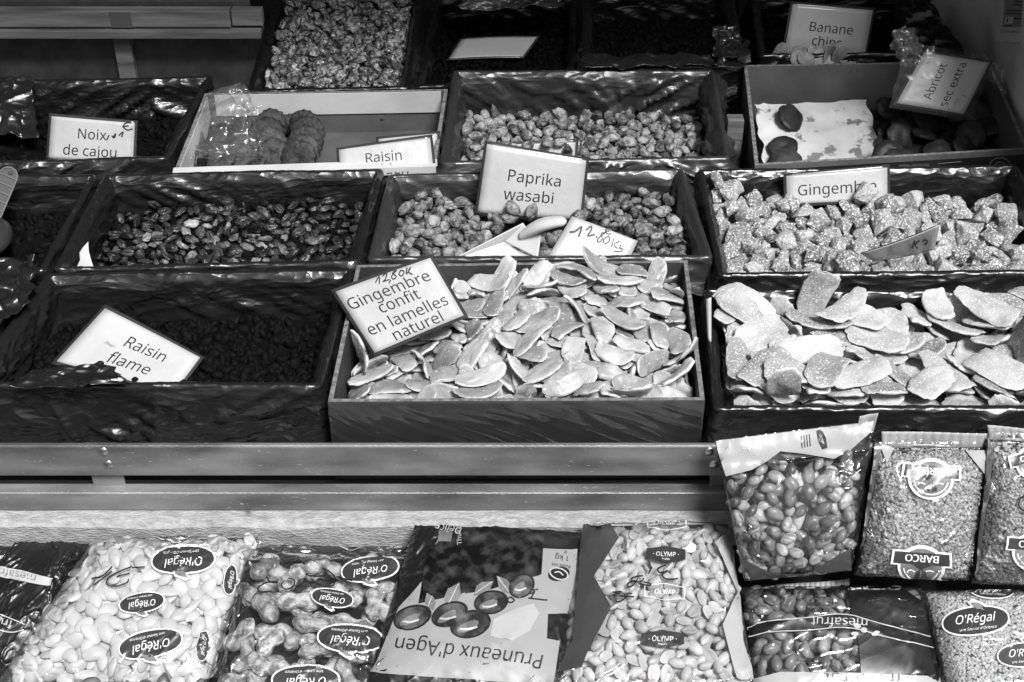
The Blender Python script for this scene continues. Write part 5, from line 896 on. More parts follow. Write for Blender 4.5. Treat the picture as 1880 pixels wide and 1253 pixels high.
SIMDATA['B1'] = ([2,533,-832,-279,-41,161,54,2,1451,-794,-380,-60,-28,171,2,16,-896,-301,175,-15,25,4,-1498,-982,-511,-72,-9,-159,2,-1450,-834,-427,9,-16,152,0,-1272,-973,-443,43,-13,-12,
2,898,-852,-366,-15,-41,-168,2,893,69,-288,15,-6,45,4,1414,-852,-509,-108,-37,17,2,1180,944,-352,-80,-8,-157,2,557,702,-331,-9,-28,142,0,-245,-929,-411,-40,-68,130,
2,680,-863,-473,-167,-2,18,2,1580,-384,-397,-4,-168,-59,2,-1364,172,-402,-166,-3,-22,0,-546,327,-325,-132,-4,15,2,754,-654,-300,-18,-26,-146,0,-952,568,-384,-150,-11,30,
0,-396,-932,-263,-33,10,177,2,-1301,-169,-457,-67,-13,-18,4,1243,-578,-396,131,3,-129,4,1022,-446,-366,-42,156,43,2,-196,-832,-334,-57,155,-13,2,-773,705,-380,4,19,-141,
2,708,-856,-376,-4,170,-10,2,594,83,-320,76,178,1,2,-378,79,-298,151,-9,106,4,157,-472,-272,71,-7,10,0,1078,-123,-306,-160,-5,-15,4,-711,-217,-359,-52,-177,-22,
0,283,-298,-278,-3,7,-28,2,-1192,-841,-426,-72,-1,133,2,1397,-58,-366,-19,-8,116,4,-689,-948,-507,-140,-25,6,2,1168,254,-347,-153,-11,11,2,-50,-893,-459,-18,173,-9,
2,865,-426,-304,11,142,14,4,-1402,-491,-472,-13,12,-175,2,-191,-595,-271,10,176,-81,2,206,-889,-432,39,-167,12,2,-1139,871,-366,49,-136,26,0,-450,-112,-302,-162,32,6,
4,512,172,-283,-47,177,6,0,727,-269,-349,-1,-147,-37,4,445,-895,-397,62,3,174,0,-31,-263,-280,48,-6,-13,0,482,-125,-271,125,6,15,2,1345,-238,-356,25,-171,42,
4,1587,342,-412,44,-23,-5,2,1075,-214,-395,-17,-21,45,2,-92,-514,-283,-142,-29,-35,0,-1579,703,-482,-24,22,-67,2,-1337,581,-450,-88,13,-96,2,-999,797,-437,-50,-174,33,
0,442,-223,-328,-148,14,-17,0,-423,-425,-346,87,-12,50,4,462,-446,-284,5,174,-22,0,-235,-187,-259,-179,-17,-32,2,678,431,-306,-116,17,-126,4,1294,461,-416,-166,-7,72,
0,439,-761,-292,-140,1,13,4,-1272,-969,-554,-60,13,161,1,-367,-941,-487,-41,160,11,2,1342,634,-368,-113,-5,-126,2,-1457,-216,-473,-4,-34,-152,4,-515,-654,-352,-45,-5,178,
2,-731,265,-361,5,-8,-147,0,-946,-927,-547,5,-9,34,4,1553,-841,-527,51,45,170,2,1624,567,-390,-64,133,34,0,-1158,469,-437,-160,14,14,1,-1044,-954,-490,2,176,23,
4,1240,-856,-447,39,34,179,2,1508,-675,-371,-6,163,-16,4,-1021,-422,-427,-16,-3,-7,4,-1670,-904,-470,-35,-40,58,4,571,-391,-300,-111,-6,-21,2,-725,-680,-366,-16,26,52,
0,-973,-808,-453,52,162,46,4,-371,512,-359,8,-174,36,2,-1093,-347,-385,-20,120,-92,1,-730,-950,-407,-103,19,-9,4,-921,38,-361,-28,-1,7,2,1616,7,-353,-89,6,-69,
2,-1151,337,-430,49,179,-30,0,1341,-782,-479,-56,119,38,0,-563,-220,-312,50,-173,-33,2,1594,886,-397,24,3,-82,2,-85,-371,-314,-11,41,-47,2,822,-186,-365,-11,-17,117,
4,-720,-417,-351,119,47,-12,4,93,-682,-246,120,-2,-36,1,261,-909,-345,-49,12,11,4,-248,-717,-316,158,4,14,0,938,954,-366,-104,-132,25,0,-1095,141,-412,-173,6,83,
4,-1385,-62,-388,-5,6,-64,2,721,796,-341,131,0,58,0,135,-754,-326,37,-174,-45,4,1001,795,-389,172,2,27,1,260,493,-332,-81,-149,-5,4,726,-701,-383,-7,5,3,
4,815,751,-379,-23,-1,24,1,366,-870,-314,7,-1,149,2,1468,336,-350,-12,28,82,0,1566,-238,-396,13,15,-11,0,-226,564,-393,5,177,-65,4,-1666,-941,-588,12,11,81,
0,-595,174,-362,174,24,-53,0,-953,-24,-416,-15,-10,-5,0,1160,-41,-330,27,-10,3,2,-1182,-898,-552,30,3,-38,2,1123,-663,-451,-74,-10,115,1,-1170,-477,-425,-162,28,24,
0,-1189,-636,-468,-1,175,83,4,-763,14,-362,21,20,-157,4,1414,274,-410,25,-20,-149,0,-193,907,-349,31,0,167,2,153,-360,-287,-8,-20,154,4,-939,-557,-432,39,-17,-47,
2,-1219,801,-447,-141,-28,-98,2,-1159,602,-444,139,7,-8,0,67,10,-335,-4,3,68,0,1530,40,-406,-20,-1,-96,0,-442,-928,-427,27,161,7,2,-1422,337,-428,165,11,-89,
4,-641,725,-387,135,2,115,2,-1643,-757,-520,-1,-125,16,4,962,-684,-376,121,12,-94,0,-1539,148,-431,-6,-23,-25,0,-701,-772,-428,-5,-113,77,4,-366,-572,-315,3,12,103,
4,-1310,-749,-457,-166,30,31,2,1546,-756,-505,69,138,6,1,-343,693,-353,94,4,162,2,-1581,-113,-453,-17,-33,-101,0,-1667,-490,-488,-98,-17,-91,0,704,-36,-348,-161,11,-87,
2,-1417,709,-478,34,165,17,4,866,-687,-357,83,-9,-118,0,-384,-898,-324,-28,-164,-46,4,676,-576,-313,151,28,-86,3,1093,-881,-496,-120,-70,37,4,-564,782,-398,45,6,-71,
4,-269,-384,-342,-41,-33,125,0,-1139,-31,-445,-4,163,-36,4,-1426,-73,-465,-28,-5,-159,4,527,438,-360,34,14,11,4,-135,78,-309,51,136,54,2,-562,-809,-390,148,-4,-92,
2,1230,901,-449,152,-13,-49,1,240,-574,-288,-21,4,-23,0,1480,752,-421,-29,-20,-116,1,-803,-732,-422,33,-51,131,1,-917,-920,-457,8,-9,-93,0,-215,755,-394,-59,-39,-162,
1,1119,542,-372,12,166,-46,0,-77,-698,-310,-19,11,-91,1,-823,141,-342,-170,-1,-52,1,-822,-941,-491,20,-57,-107,4,-600,-870,-481,83,-6,-62,0,1584,447,-364,-26,-25,-35,
4,-24,-3,-267,103,-20,-59,2,-1558,-300,-471,-45,-39,-72,3,606,-890,-338,12,150,12,1,1195,-159,-394,165,3,98,0,1100,-787,-425,26,21,122,4,1088,113,-358,35,7,-74,
0,887,-832,-480,120,26,-52,1,1300,-434,-414,143,32,-76,2,-455,663,-416,-129,12,62,3,-152,697,-401,-147,14,34,4,112,476,-350,16,3,28,0,981,267,-344,-25,-15,-91,
4,149,217,-296,-30,133,-59,2,-1329,-273,-510,-44,29,104,3,-26,-846,-239,101,3,54,1,45,120,-295,-68,8,76,0,-721,437,-391,-146,-7,90,3,498,-874,-478,-26,9,-153,
0,842,905,-387,-52,-10,-55,3,180,-635,-276,-34,37,-12,4,629,-143,-339,-12,-166,-46,2,332,891,-366,121,-20,-43,0,305,-108,-316,172,5,5,4,-817,-140,-399,-147,19,-49,
4,1374,-410,-376,97,16,108,1,-1066,-767,-454,-59,-6,88,0,-92,511,-370,-51,20,129,0,1571,-119,-416,137,4,-18,5,-167,-931,-383,154,51,-25,2,1088,914,-449,44,-155,-70,
0,-761,-872,-436,49,-12,-12,4,-1625,-308,-549,55,159,-48,3,953,-146,-395,-26,-166,-43,1,381,579,-354,-83,-30,153,4,452,757,-372,-107,52,-6,2,-597,-384,-399,-119,19,124,
0,-915,462,-431,-5,164,-48,2,787,355,-358,14,162,21,2,-514,510,-405,-67,-18,-179,1,1085,-499,-421,153,-43,31,4,-909,-351,-390,92,66,88,1,1462,-365,-425,82,22,63,
4,-1571,-892,-509,30,-164,66,4,1024,490,-394,27,-158,-18,1,273,308,-367,-40,6,132,0,575,-639,-279,38,9,86,1,-1209,40,-413,171,18,61,2,-1269,351,-501,-165,49,-8,
3,-327,277,-330,-29,5,-15,1,929,0,-377,-79,2,-81,2,320,686,-381,3,-179,5,1,157,-76,-319,-41,-12,-90,4,-44,739,-382,62,9,-102,2,1186,-543,-468,26,-8,120,
3,431,-570,-293,2,-12,-18,3,875,503,-350,19,9,-27,5,-1422,-993,-598,-13,8,-173,2,895,641,-390,165,-21,-83,5,332,-909,-484,4,2,10,5,821,-871,-489,52,34,-73,
2,-239,24,-325,117,16,-57,0,-166,-125,-321,-44,10,-104,0,-486,-885,-349,141,5,-92,0,704,266,-301,-10,148,-57,1,-1550,245,-430,140,4,-1,4,1369,928,-428,12,-156,58,
0,-412,904,-430,-85,-158,15,2,48,-829,-378,19,-7,-65,1,740,534,-365,168,-11,49,1,205,0,-280,-113,-6,-64,1,-204,-298,-278,8,-169,55,5,1238,-840,-548,-9,-166,-62,
2,406,222,-346,-23,1,38,0,268,-637,-378,-55,-17,165,3,-765,-473,-396,-150,-9,-40,0,-75,-864,-376,-1,3,-102,2,-1629,51,-477,-128,-45,-72,5,1004,-811,-391,52,-28,101,
0,241,575,-353,-91,-4,162,4,306,802,-402,93,10,-13,4,1546,-654,-453,26,155,4,2,-1140,766,-529,90,125,38,4,1195,-392,-437,73,9,-59,0,310,14,-321,32,170,-16,
3,-66,277,-344,-74,-57,33,1,750,78,-371,21,-179,-39,0,1017,-604,-439,-66,-31,88,2,1260,-282,-449,-6,3,-75,0,1640,237,-458,54,67,18,3,-257,418,-381,128,-30,72,
1,-1465,-648,-468,-162,-24,8,4,-1653,-170,-510,100,21,86,2,752,217,-370,30,-5,-168,4,-1556,-757,-477,161,-7,-81,5,-1447,-326,-453,-67,-22,-139,1,71,351,-328,92,20,130,
1,-138,880,-426,-7,180,57,4,1206,626,-404,18,-25,-82,5,-860,-472,-417,-33,-32,126,0,1595,686,-410,48,25,-56,5,-1067,-508,-465,-32,-179,36,4,1411,590,-421,65,23,68,
0,-957,159,-401,-20,-163,36,1,863,-484,-393,25,37,-162,1,191,376,-329,16,-9,-99,1,-1260,-91,-447,75,169,-2,0,1407,-471,-472,-56,11,44,1,-864,-239,-427,-58,-123,68,
5,-518,-962,-510,65,173,-2,1,353,347,-367,77,-6,-26,1,1242,34,-365,158,-13,57,3,52,909,-422,-151,81,28,4,-707,706,-467,145,-3,-103,4,31,785,-418,-35,168,-63,
1,-1145,-177,-454,72,22,-147,4,-559,-283,-390,71,22,110,3,86,-883,-464,128,-16,100,1,666,-334,-355,88,-13,118,4,-316,-468,-346,-90,-48,-50,1,-1216,263,-460,15,24,53,
5,1002,-886,-449,57,170,-3,5,-901,-704,-415,154,43,36,4,991,68,-374,73,24,-81,4,-983,261,-435,149,22,-90,5,1133,809,-412,121,-5,36,3,564,-205,-341,-120,7,-43,
1,-404,-220,-350,173,43,0,3,-1490,781,-472,-49,-31,-16,4,-549,-556,-375,-9,-174,-25,4,-1001,404,-454,30,-159,-28,1,1332,-700,-450,99,-136,34,4,-707,18,-430,0,144,23,
1,858,266,-331,16,-140,58,1,-1549,-957,-592,179,12,67,5,-27,575,-365,20,-36,-9,1,29,-733,-295,-74,-5,-63],
[1,1010,660,-393,145,-19,-76,2,571,239,-338,-20,-20,108,4,1680,623,-508,-81,-39,88,1,-1530,438,-496,55,-26,-176,3,738,-476,-329,8,-9,124,3,138,788,-397,-92,2,69,
4,605,938,-433,-60,119,-12,0,-1270,-553,-514,-41,11,4,1,937,-287,-369,-154,57,39,4,397,460,-391,-153,-8,30,0,1167,764,-463,1,-11,-160,5,-1098,-603,-444,-95,-20,95,
3,1148,-836,-531,-7,-10,99,3,251,-815,-335,102,-20,52,0,-676,871,-450,-132,65,-72,2,1649,944,-462,112,30,120,3,310,-398,-343,7,160,-20,1,-1198,-331,-457,159,-22,-67,
2,625,-588,-402,-27,-18,165,4,95,-738,-413,-131,11,-63,5,-1068,-956,-559,-111,-13,68,5,-668,-504,-376,-2,-72,-12,4,843,125,-341,-7,-156,-9,3,-423,384,-381,-107,-7,35,
3,86,573,-358,-118,129,-14,4,1512,941,-482,-32,-174,-35,0,-1160,-768,-499,18,-56,-28,3,517,677,-406,-34,16,-11,1,486,-15,-310,-1,21,-158,4,1615,119,-437,-20,124,-1,
4,164,910,-443,60,34,141,4,-1306,18,-484,-18,-10,132,1,-19,933,-432,-75,-103,-1,3,1062,350,-372,106,-2,75,3,-1536,-568,-501,-11,151,17,0,-177,-284,-359,-2,5,178,
2,1613,438,-467,-42,-18,33,1,1645,114,-514,-27,-4,89,5,-357,-159,-313,18,-25,-127,2,1576,-592,-534,4,-166,-72,5,1140,-244,-446,1,3,69,5,1394,-202,-427,1,14,-138,
3,-705,-73,-403,103,42,-7,5,275,173,-338,-122,24,66,0,-1484,15,-493,-29,-9,159,1,450,896,-354,-29,-25,-91,2,1420,831,-480,-60,-166,2,3,433,84,-339,-26,-173,69,
2,-312,821,-401,171,-1,58,3,1368,-624,-417,3,30,0,3,997,-840,-509,-2,-171,-81,0,-444,-746,-388,-141,56,-39,0,-498,-144,-386,-23,-172,-14,1,-1325,182,-485,151,-6,63,
0,31,290,-361,138,-22,-71,5,867,-40,-377,-98,-4,101,5,-1398,-388,-473,38,9,174,3,1324,10,-431,-77,-30,130,4,-1485,858,-519,99,19,-15,2,1368,197,-465,172,20,-9,
1,-1417,-901,-584,3,-176,15,4,1676,929,-565,-51,-3,63,3,-164,303,-350,91,-25,-49,0,-995,-697,-496,1,-143,-126,4,85,-203,-327,170,0,7,0,412,-803,-451,-13,1,-163,
0,1564,-426,-500,-61,-6,-54,1,323,-521,-351,52,145,50,4,-950,-256,-449,-89,14,55,3,-806,384,-380,-39,-10,-88,1,700,633,-346,13,-143,65,3,-524,-861,-500,-15,-12,111,
5,272,-718,-348,-21,9,16,0,1641,369,-533,7,6,67,0,543,839,-390,81,-1,-164,1,1011,-80,-376,131,-31,107,5,-1059,-108,-472,7,-26,14,3,-1028,-205,-438,-7,-30,-71,
5,523,574,-381,56,-178,3,3,-850,-750,-482,-57,-40,-136,4,-812,540,-431,-84,0,94,4,-113,356,-384,57,-18,-21,3,208,185,-351,-156,4,51,2,1176,507,-455,-46,8,-60,
2,-1385,-448,-542,25,1,-10,5,-1588,497,-486,51,13,-179,4,1233,-45,-442,-3,-3,-87,0,-727,167,-448,-151,15,-92,4,-509,187,-418,-143,-19,-23,4,890,-365,-401,167,17,-43,
0,1350,332,-479,-153,21,29,0,-53,-139,-318,43,8,-97,5,1057,-726,-393,4,-149,95,5,-386,-306,-324,-18,6,42,5,968,894,-409,4,28,-169,1,-1661,-650,-545,-55,-126,-60,
0,-1514,540,-540,11,-147,-95,5,-1075,108,-485,165,-29,67,0,-897,665,-444,-32,-5,-86,5,1383,440,-416,-85,-24,75,3,-1083,-864,-513,145,54,15,2,1316,734,-446,74,31,-160,
3,1186,114,-376,-45,23,-87,5,-695,-568,-426,-24,-2,168,4,-1042,-592,-517,6,0,-139,5,22,-319,-353,-11,-3,64,5,-1465,-866,-523,-40,-2,65,1,1655,805,-520,-11,-9,136,
4,-329,-738,-407,114,-31,-68,1,-771,851,-416,38,179,-51,0,41,-505,-349,-149,25,-7,5,800,-718,-468,-14,158,68,2,-1528,-655,-570,4,-177,80,5,197,93,-334,-52,-179,11,
3,1617,-6,-461,13,-160,91,1,-306,-211,-345,152,-28,-87,5,368,-628,-334,29,-17,137,0,400,-343,-346,6,7,-48,3,1066,-775,-503,22,173,-66,5,-480,-379,-363,-73,-7,27,
5,-497,283,-397,22,38,141,5,-237,324,-415,14,-26,-90,0,1368,75,-423,113,-35,110,1,263,-207,-322,41,13,-28,4,-1557,-456,-555,-129,11,110,0,-1465,225,-504,-177,7,54,
3,1642,-48,-518,-128,-6,-92,5,-199,131,-356,125,19,-93,2,-340,477,-446,37,3,-150,3,-657,-210,-431,-149,17,-72,4,-1236,674,-515,-48,-61,150,1,-1262,-356,-535,-55,-6,89,
5,1478,160,-427,-3,166,-96,5,1386,-274,-453,73,36,-160,0,1507,-547,-443,3,170,39,5,579,-5,-350,-22,-5,-31,0,-290,-600,-409,-26,-172,-54,5,494,-98,-345,171,0,14,
3,1194,-709,-514,9,-17,83,0,-1642,-537,-576,160,0,107,4,-832,-389,-461,-23,-15,92,4,-1055,-238,-499,175,-10,-64,4,-760,-835,-511,-22,171,-9,2,1009,634,-480,-27,-4,-15,
5,802,-54,-381,-4,-171,-58,5,781,-394,-393,54,-150,-44,5,-1609,729,-547,-23,31,-96,2,-649,575,-445,156,-8,39,2,1469,715,-536,169,13,-4,0,1399,-348,-486,-143,12,37,
5,1290,-111,-401,29,-8,86,3,1453,-33,-453,50,-51,118,1,-447,-301,-394,42,7,-53,5,1232,625,-483,-151,37,71,5,892,459,-426,10,140,-17,5,-99,-2,-360,-4,-174,84,
4,-10,-593,-366,-87,3,152,4,891,557,-453,-3,168,-17,0,1561,-141,-508,7,-10,142,3,594,-740,-346,-42,42,-18,3,-788,-565,-400,35,-47,-21,5,0,630,-394,-3,22,-134,
1,1077,-377,-443,2,172,77,0,1251,145,-439,106,16,-57,5,-1417,-615,-506,153,-16,42,3,-1230,121,-476,43,-28,89,4,505,-811,-385,23,-17,171,4,1206,327,-448,-129,19,61,
4,753,569,-436,-12,-171,-63,2,1510,271,-497,169,-6,-62,1,-843,132,-424,115,9,-134,0,-596,-715,-457,175,17,-25,3,172,-289,-336,-143,1,6,3,-1020,-66,-501,-45,171,-29,
0,1615,-329,-499,-90,-13,-81,5,-565,69,-362,40,8,25,5,-342,-647,-367,-162,2,-7,1,103,-599,-318,32,-173,-49,1,-269,204,-391,-50,9,119,4,213,-505,-356,26,9,-137,
3,-1579,136,-527,-35,1,125,4,-345,-841,-394,-83,12,-22,2,-359,166,-369,-149,3,-51,1,-25,518,-421,31,146,9,2,-582,383,-418,-172,-26,-7,5,79,153,-363,160,-6,13,
2,421,-535,-369,14,15,-96,0,846,-589,-423,102,15,-144,3,-1325,815,-503,5,-14,-165,4,213,473,-411,10,-15,-83,5,-1293,-825,-495,43,-12,-169,5,1108,660,-427,18,-147,-38,
4,-887,-72,-475,174,-5,-48,0,-1450,-290,-545,-23,-12,-57,0,-1015,628,-469,108,21,-57,4,-349,321,-411,145,-10,70,4,-1071,-456,-513,-7,170,61,3,537,-488,-381,-109,-16,68,
1,-36,109,-349,-178,11,-68])
SIMDATA['D1'] = ([2,723,-1485,-169,-73,123,15,2,-751,-1500,-94,-36,14,-173,2,-853,-716,-39,-65,6,-160,4,880,-1484,-323,-92,-160,9,0,-58,203,-48,42,-21,34,2,-34,-1405,-203,-17,-36,79,
2,-479,1426,-77,-32,177,-8,2,152,433,-16,-169,24,-25,0,-739,-1488,-253,-72,-9,-147,0,-383,-1479,-31,-1,-6,-173,0,-191,-1338,-136,-51,-2,132,0,904,1484,-75,-79,5,28,
4,825,-152,-32,-22,-6,-173,2,-326,-1499,-328,51,-21,-176,1,-932,-1558,-298,22,-94,-128,2,-267,-651,-126,-6,-24,32,2,-581,-1326,-45,-54,153,-41,2,883,950,-95,13,19,10,
0,114,-1060,-121,12,25,-139,2,-579,-1455,-377,5,7,-153,0,-607,-890,-75,-9,-23,175,0,-808,550,-45,-5,15,-77,0,-525,-1482,-180,173,-75,12,0,124,-1467,-329,137,12,13,
0,677,750,-67,-1,-9,93,0,926,99,-36,-2,-141,-120,4,293,-1458,-202,-6,114,-125,2,-752,-332,-74,173,-54,41,0,-261,591,-88,-54,-135,42,2,-202,-894,-133,-20,-5,100,
0,618,-830,-129,-61,57,-23,1,-553,-338,-65,-17,161,-5,2,45,-554,-95,13,-23,-51,0,626,-470,-48,8,-6,-127,3,508,-1469,-121,-142,20,-20,0,595,1443,-103,-54,-154,-7,
0,-915,1117,-84,74,-125,7,2,-171,1347,-144,-48,23,2,0,312,-1254,-85,-31,1,69,0,-105,-1446,-334,1,-155,55,2,448,454,-79,-173,10,57,1,-27,-970,-82,-4,26,-138,
0,-726,-1136,-27,-67,10,62,1,946,-840,-46,39,-135,-57,2,-767,731,-34,27,144,90,0,921,-666,-54,57,74,-55,2,-833,-1264,-75,39,-144,-43,0,502,-214,-98,-2,-23,124,
4,-926,1390,-27,13,-145,-35,0,-249,-24,-87,-23,54,159,4,932,-1142,-95,38,42,-130,3,111,-1511,-183,-70,-16,11,0,615,-1223,-96,54,4,-114,4,-951,95,-11,-28,5,-82,
2,263,46,-84,102,-5,101,4,-618,493,-117,-7,-167,-62,0,863,724,-120,7,13,75,1,236,-201,-128,23,11,4,2,-571,685,-139,27,-6,159,1,819,-1371,-84,21,-13,167,
1,362,-580,-100,-1,18,157,1,-67,-227,-133,18,45,-20,2,410,-1366,-338,45,11,-67,0,562,-637,-85,163,2,53,2,-12,7,-133,-23,-41,-55,2,-448,16,-173,-25,16,-52,
0,693,1036,-110,-69,16,11,4,366,-1352,-181,-30,60,177,0,596,240,-86,28,139,-69,0,-602,-654,-60,150,-2,88,3,-349,-1489,-133,35,-1,-29,4,288,-981,-114,-70,29,-25,
0,125,113,-95,-39,14,127,1,229,1327,-121,-72,73,-36,0,633,-59,-79,-18,5,97,2,124,-124,-132,-94,-23,50,2,-209,1459,-103,-51,18,4,5,534,-1491,-283,77,-25,11,
4,-204,-357,-86,3,-51,-158,0,469,-1223,-117,59,-14,-81,1,-930,-400,-49,-6,-137,-22,2,70,1422,-104,-9,-36,-127,0,264,610,-83,9,-20,-144,4,-359,-408,-74,5,20,75,
4,-973,-1097,-98,81,-35,80,0,-437,395,-168,-50,10,127,1,-216,-1467,-214,-14,141,-100,1,-81,-1197,-139,-17,11,31,0,466,1099,-133,47,59,162,0,422,93,-98,-74,26,119,
0,156,-1363,-221,-53,29,-138,4,799,-336,-66,31,2,159,0,-610,104,-214,-10,-25,134,0,669,1237,-118,-12,-12,140,1,251,-524,-70,-29,15,86,2,743,-1093,-146,-21,14,106,
2,-903,-1294,-167,-143,8,72,3,-806,1353,-45,-7,-38,173,0,82,857,-141,-40,25,-126,1,-348,211,-118,17,149,36,2,686,-453,-193,-9,-146,112,2,-573,-1149,-90,53,23,159,
1,-656,221,-104,-37,7,80,0,263,253,-140,5,-59,108,1,-116,1049,-139,20,4,-124,0,294,1487,-153,-21,-15,-13,2,-812,-877,-121,6,7,177,1,39,1103,-101,-119,10,-62,
4,464,1013,-153,50,-167,34,4,-194,47,-120,-127,-2,-77,0,-533,-493,-158,-24,5,93,0,-538,1182,-156,32,-165,50,0,-350,578,-182,41,-149,-24,4,924,-1065,-270,47,-127,93,
1,-179,846,-142,103,37,-81,4,-377,1276,-182,-27,-55,-137,2,255,-732,-160,-23,27,149,5,-964,550,-31,16,145,77,0,125,1252,-127,-161,-41,-57,4,-120,-707,-123,-170,-31,-14,
1,839,-906,-144,-3,12,-11,0,-773,-153,-100,-19,-1,166,0,-910,530,-116,-11,-167,-58,3,565,804,-104,-159,-5,41,3,892,-1313,-190,-7,-1,86,0,-889,161,-139,20,-7,-35,
1,125,-696,-85,-14,147,-72,0,896,1538,-193,-134,3,6,3,-257,-1090,-174,10,-22,36,1,536,-1389,-210,45,-13,12,4,959,-538,-39,73,39,-76,4,912,430,-116,22,19,25,
5,955,-1389,-244,59,-107,77,1,-428,764,-115,29,15,107,2,-10,453,-99,-30,7,-137,5,-118,-552,-102,-2,139,78,3,-730,384,-96,-15,142,-26,2,-366,-1395,-254,-32,-38,-20,
0,-419,-421,-225,20,175,-54,1,-769,1200,-114,30,-14,-53,4,-685,906,-129,-124,20,-122,1,528,-1013,-141,47,12,167,2,-849,-555,-47,2,174,22,0,271,910,-176,41,24,-123,
2,648,428,-172,-88,-38,92,4,-535,-700,-206,35,-17,-156,5,93,-1297,-126,-22,18,116,4,99,-341,-131,147,3,111,5,295,-1462,-369,-52,-1,-85,4,-522,260,-168,-31,-142,85,
4,385,775,-162,-33,21,123,2,991,822,-245,99,28,-83,4,454,-702,-202,52,173,-24,5,560,-1473,-368,28,165,37,1,-462,-869,-219,40,-9,-76,4,222,-1169,-200,-37,-132,55,
3,-368,-425,-136,16,170,-62,0,389,-70,-170,74,140,14,1,387,-217,-191,131,23,48,4,833,-1338,-264,173,-13,34,4,-2,-873,-108,-19,162,-4,0,-668,1394,-213,-38,128,-62,
4,-85,556,-151,65,20,2,3,704,-1335,-120,-18,-166,20,3,-476,1011,-142,-39,55,-34,1,-324,1447,-212,29,-14,-161,1,948,28,-189,-145,-40,-82,2,852,-430,-153,-22,13,-18,
0,820,1340,-181,3,2,109,3,-907,-7,-143,-102,12,-25,2,-14,984,-213,48,31,136,1,570,-862,-178,111,26,-38,4,862,-608,-207,35,17,-26,4,721,675,-212,-65,-16,58,
2,492,-351,-185,-168,33,65,3,-668,-1415,-154,-15,-5,-31,3,967,1369,-244,22,64,69,1,994,473,-266,-93,1,90,0,-359,-755,-284,-9,2,168,3,791,525,-158,38,-2,174,
5,-867,251,-71,6,22,114,1,359,1404,-211,36,21,-170,3,176,-831,-147,118,-73,-59,0,452,1234,-176,-96,3,-28,0,-224,1241,-205,-9,125,-48,1,917,-783,-186,57,-24,147,
5,-763,194,-176,-69,35,-57,3,-965,-1338,-285,-54,-21,-112,5,-737,-1281,-99,-63,3,-81,5,433,-915,-173,45,16,-163,5,-322,1124,-163,146,23,-86,2,460,-479,-230,160,-27,-47,
2,-797,1453,-205,106,-72,-10,4,-490,1379,-242,2,-170,-59,5,-255,1035,-143,160,35,-29,5,-857,-1464,-222,-11,54,-68,3,-931,718,-83,-53,10,153,2,-717,-540,-183,24,-6,128,
2,-131,-1049,-204,-176,-22,33,2,-420,-221,-190,-45,-48,-135,1,-730,1185,-167,158,-11,81,0,-639,-1227,-202,9,-13,141,4,978,-260,-178,-97,4,92,2,819,488,-224,38,-146,42,
3,-437,-1055,-179,31,-2,177,3,-845,337,-161,12,-54,-1,3,757,316,-169,0,-47,-36,3,-359,-949,-241,4,-42,29,5,480,197,-108,-31,-131,101,4,934,619,-204,15,120,-56,
3,-11,1321,-128,69,1,112,0,672,1545,-234,8,-71,77,0,147,-482,-188,27,153,-60,1,142,1274,-284,34,37,-171,3,653,-352,-139,-1,10,-158,4,-392,-555,-312,33,-14,-171,
1,932,217,-272,15,-1,44,4,-531,879,-208,7,-12,-146,0,-838,-1401,-338,12,-168,83,5,-565,-1318,-310,78,-158,-18,0,199,516,-165,-9,1,62,4,488,886,-201,163,-11,12,
0,146,1071,-228,50,14,-50,4,924,-505,-277,15,-12,93,2,217,-1236,-334,-21,157,-65,1,284,-1040,-175,-37,-116,97,4,694,-1303,-346,-171,2,75,3,-565,1029,-236,21,50,-12,
4,-935,-126,-211,-61,-144,-61,2,-877,792,-126,-29,-160,-26,1,552,-1142,-219,18,33,-57,5,-912,-1445,-250,98,-13,-145,5,-730,-241,-204,75,-166,-9,3,-283,927,-190,24,-57,172,
3,962,1059,-214,37,56,31,4,-1,1442,-240,49,-11,-51,4,920,1248,-261,5,11,145,0,832,907,-213,-28,13,-85,2,699,80,-182,39,-22,54,2,932,1228,-376,6,7,-88,
3,78,-1239,-196,-180,0,76,0,-435,1132,-276,-10,21,132,5,-33,-377,-146,4,-11,83,5,-485,681,-244,13,-4,-6,2,-721,340,-229,-5,-8,19,0,-34,1212,-231,-23,-11,-108,
2,883,211,-377,3,6,-169,4,-710,-1317,-271,132,34,-26],
[5,943,-520,-379,14,21,-147,1,-369,-1191,-169,114,36,-2,4,903,-794,-344,-7,162,-36,0,907,4,-350,-40,5,-34,2,471,347,-218,-23,-7,-146,5,-276,-1362,-358,69,168,-28,
1,-588,-264,-154,-37,-176,28,1,672,812,-165,141,-1,64,0,-991,1268,-310,-84,-30,-97])

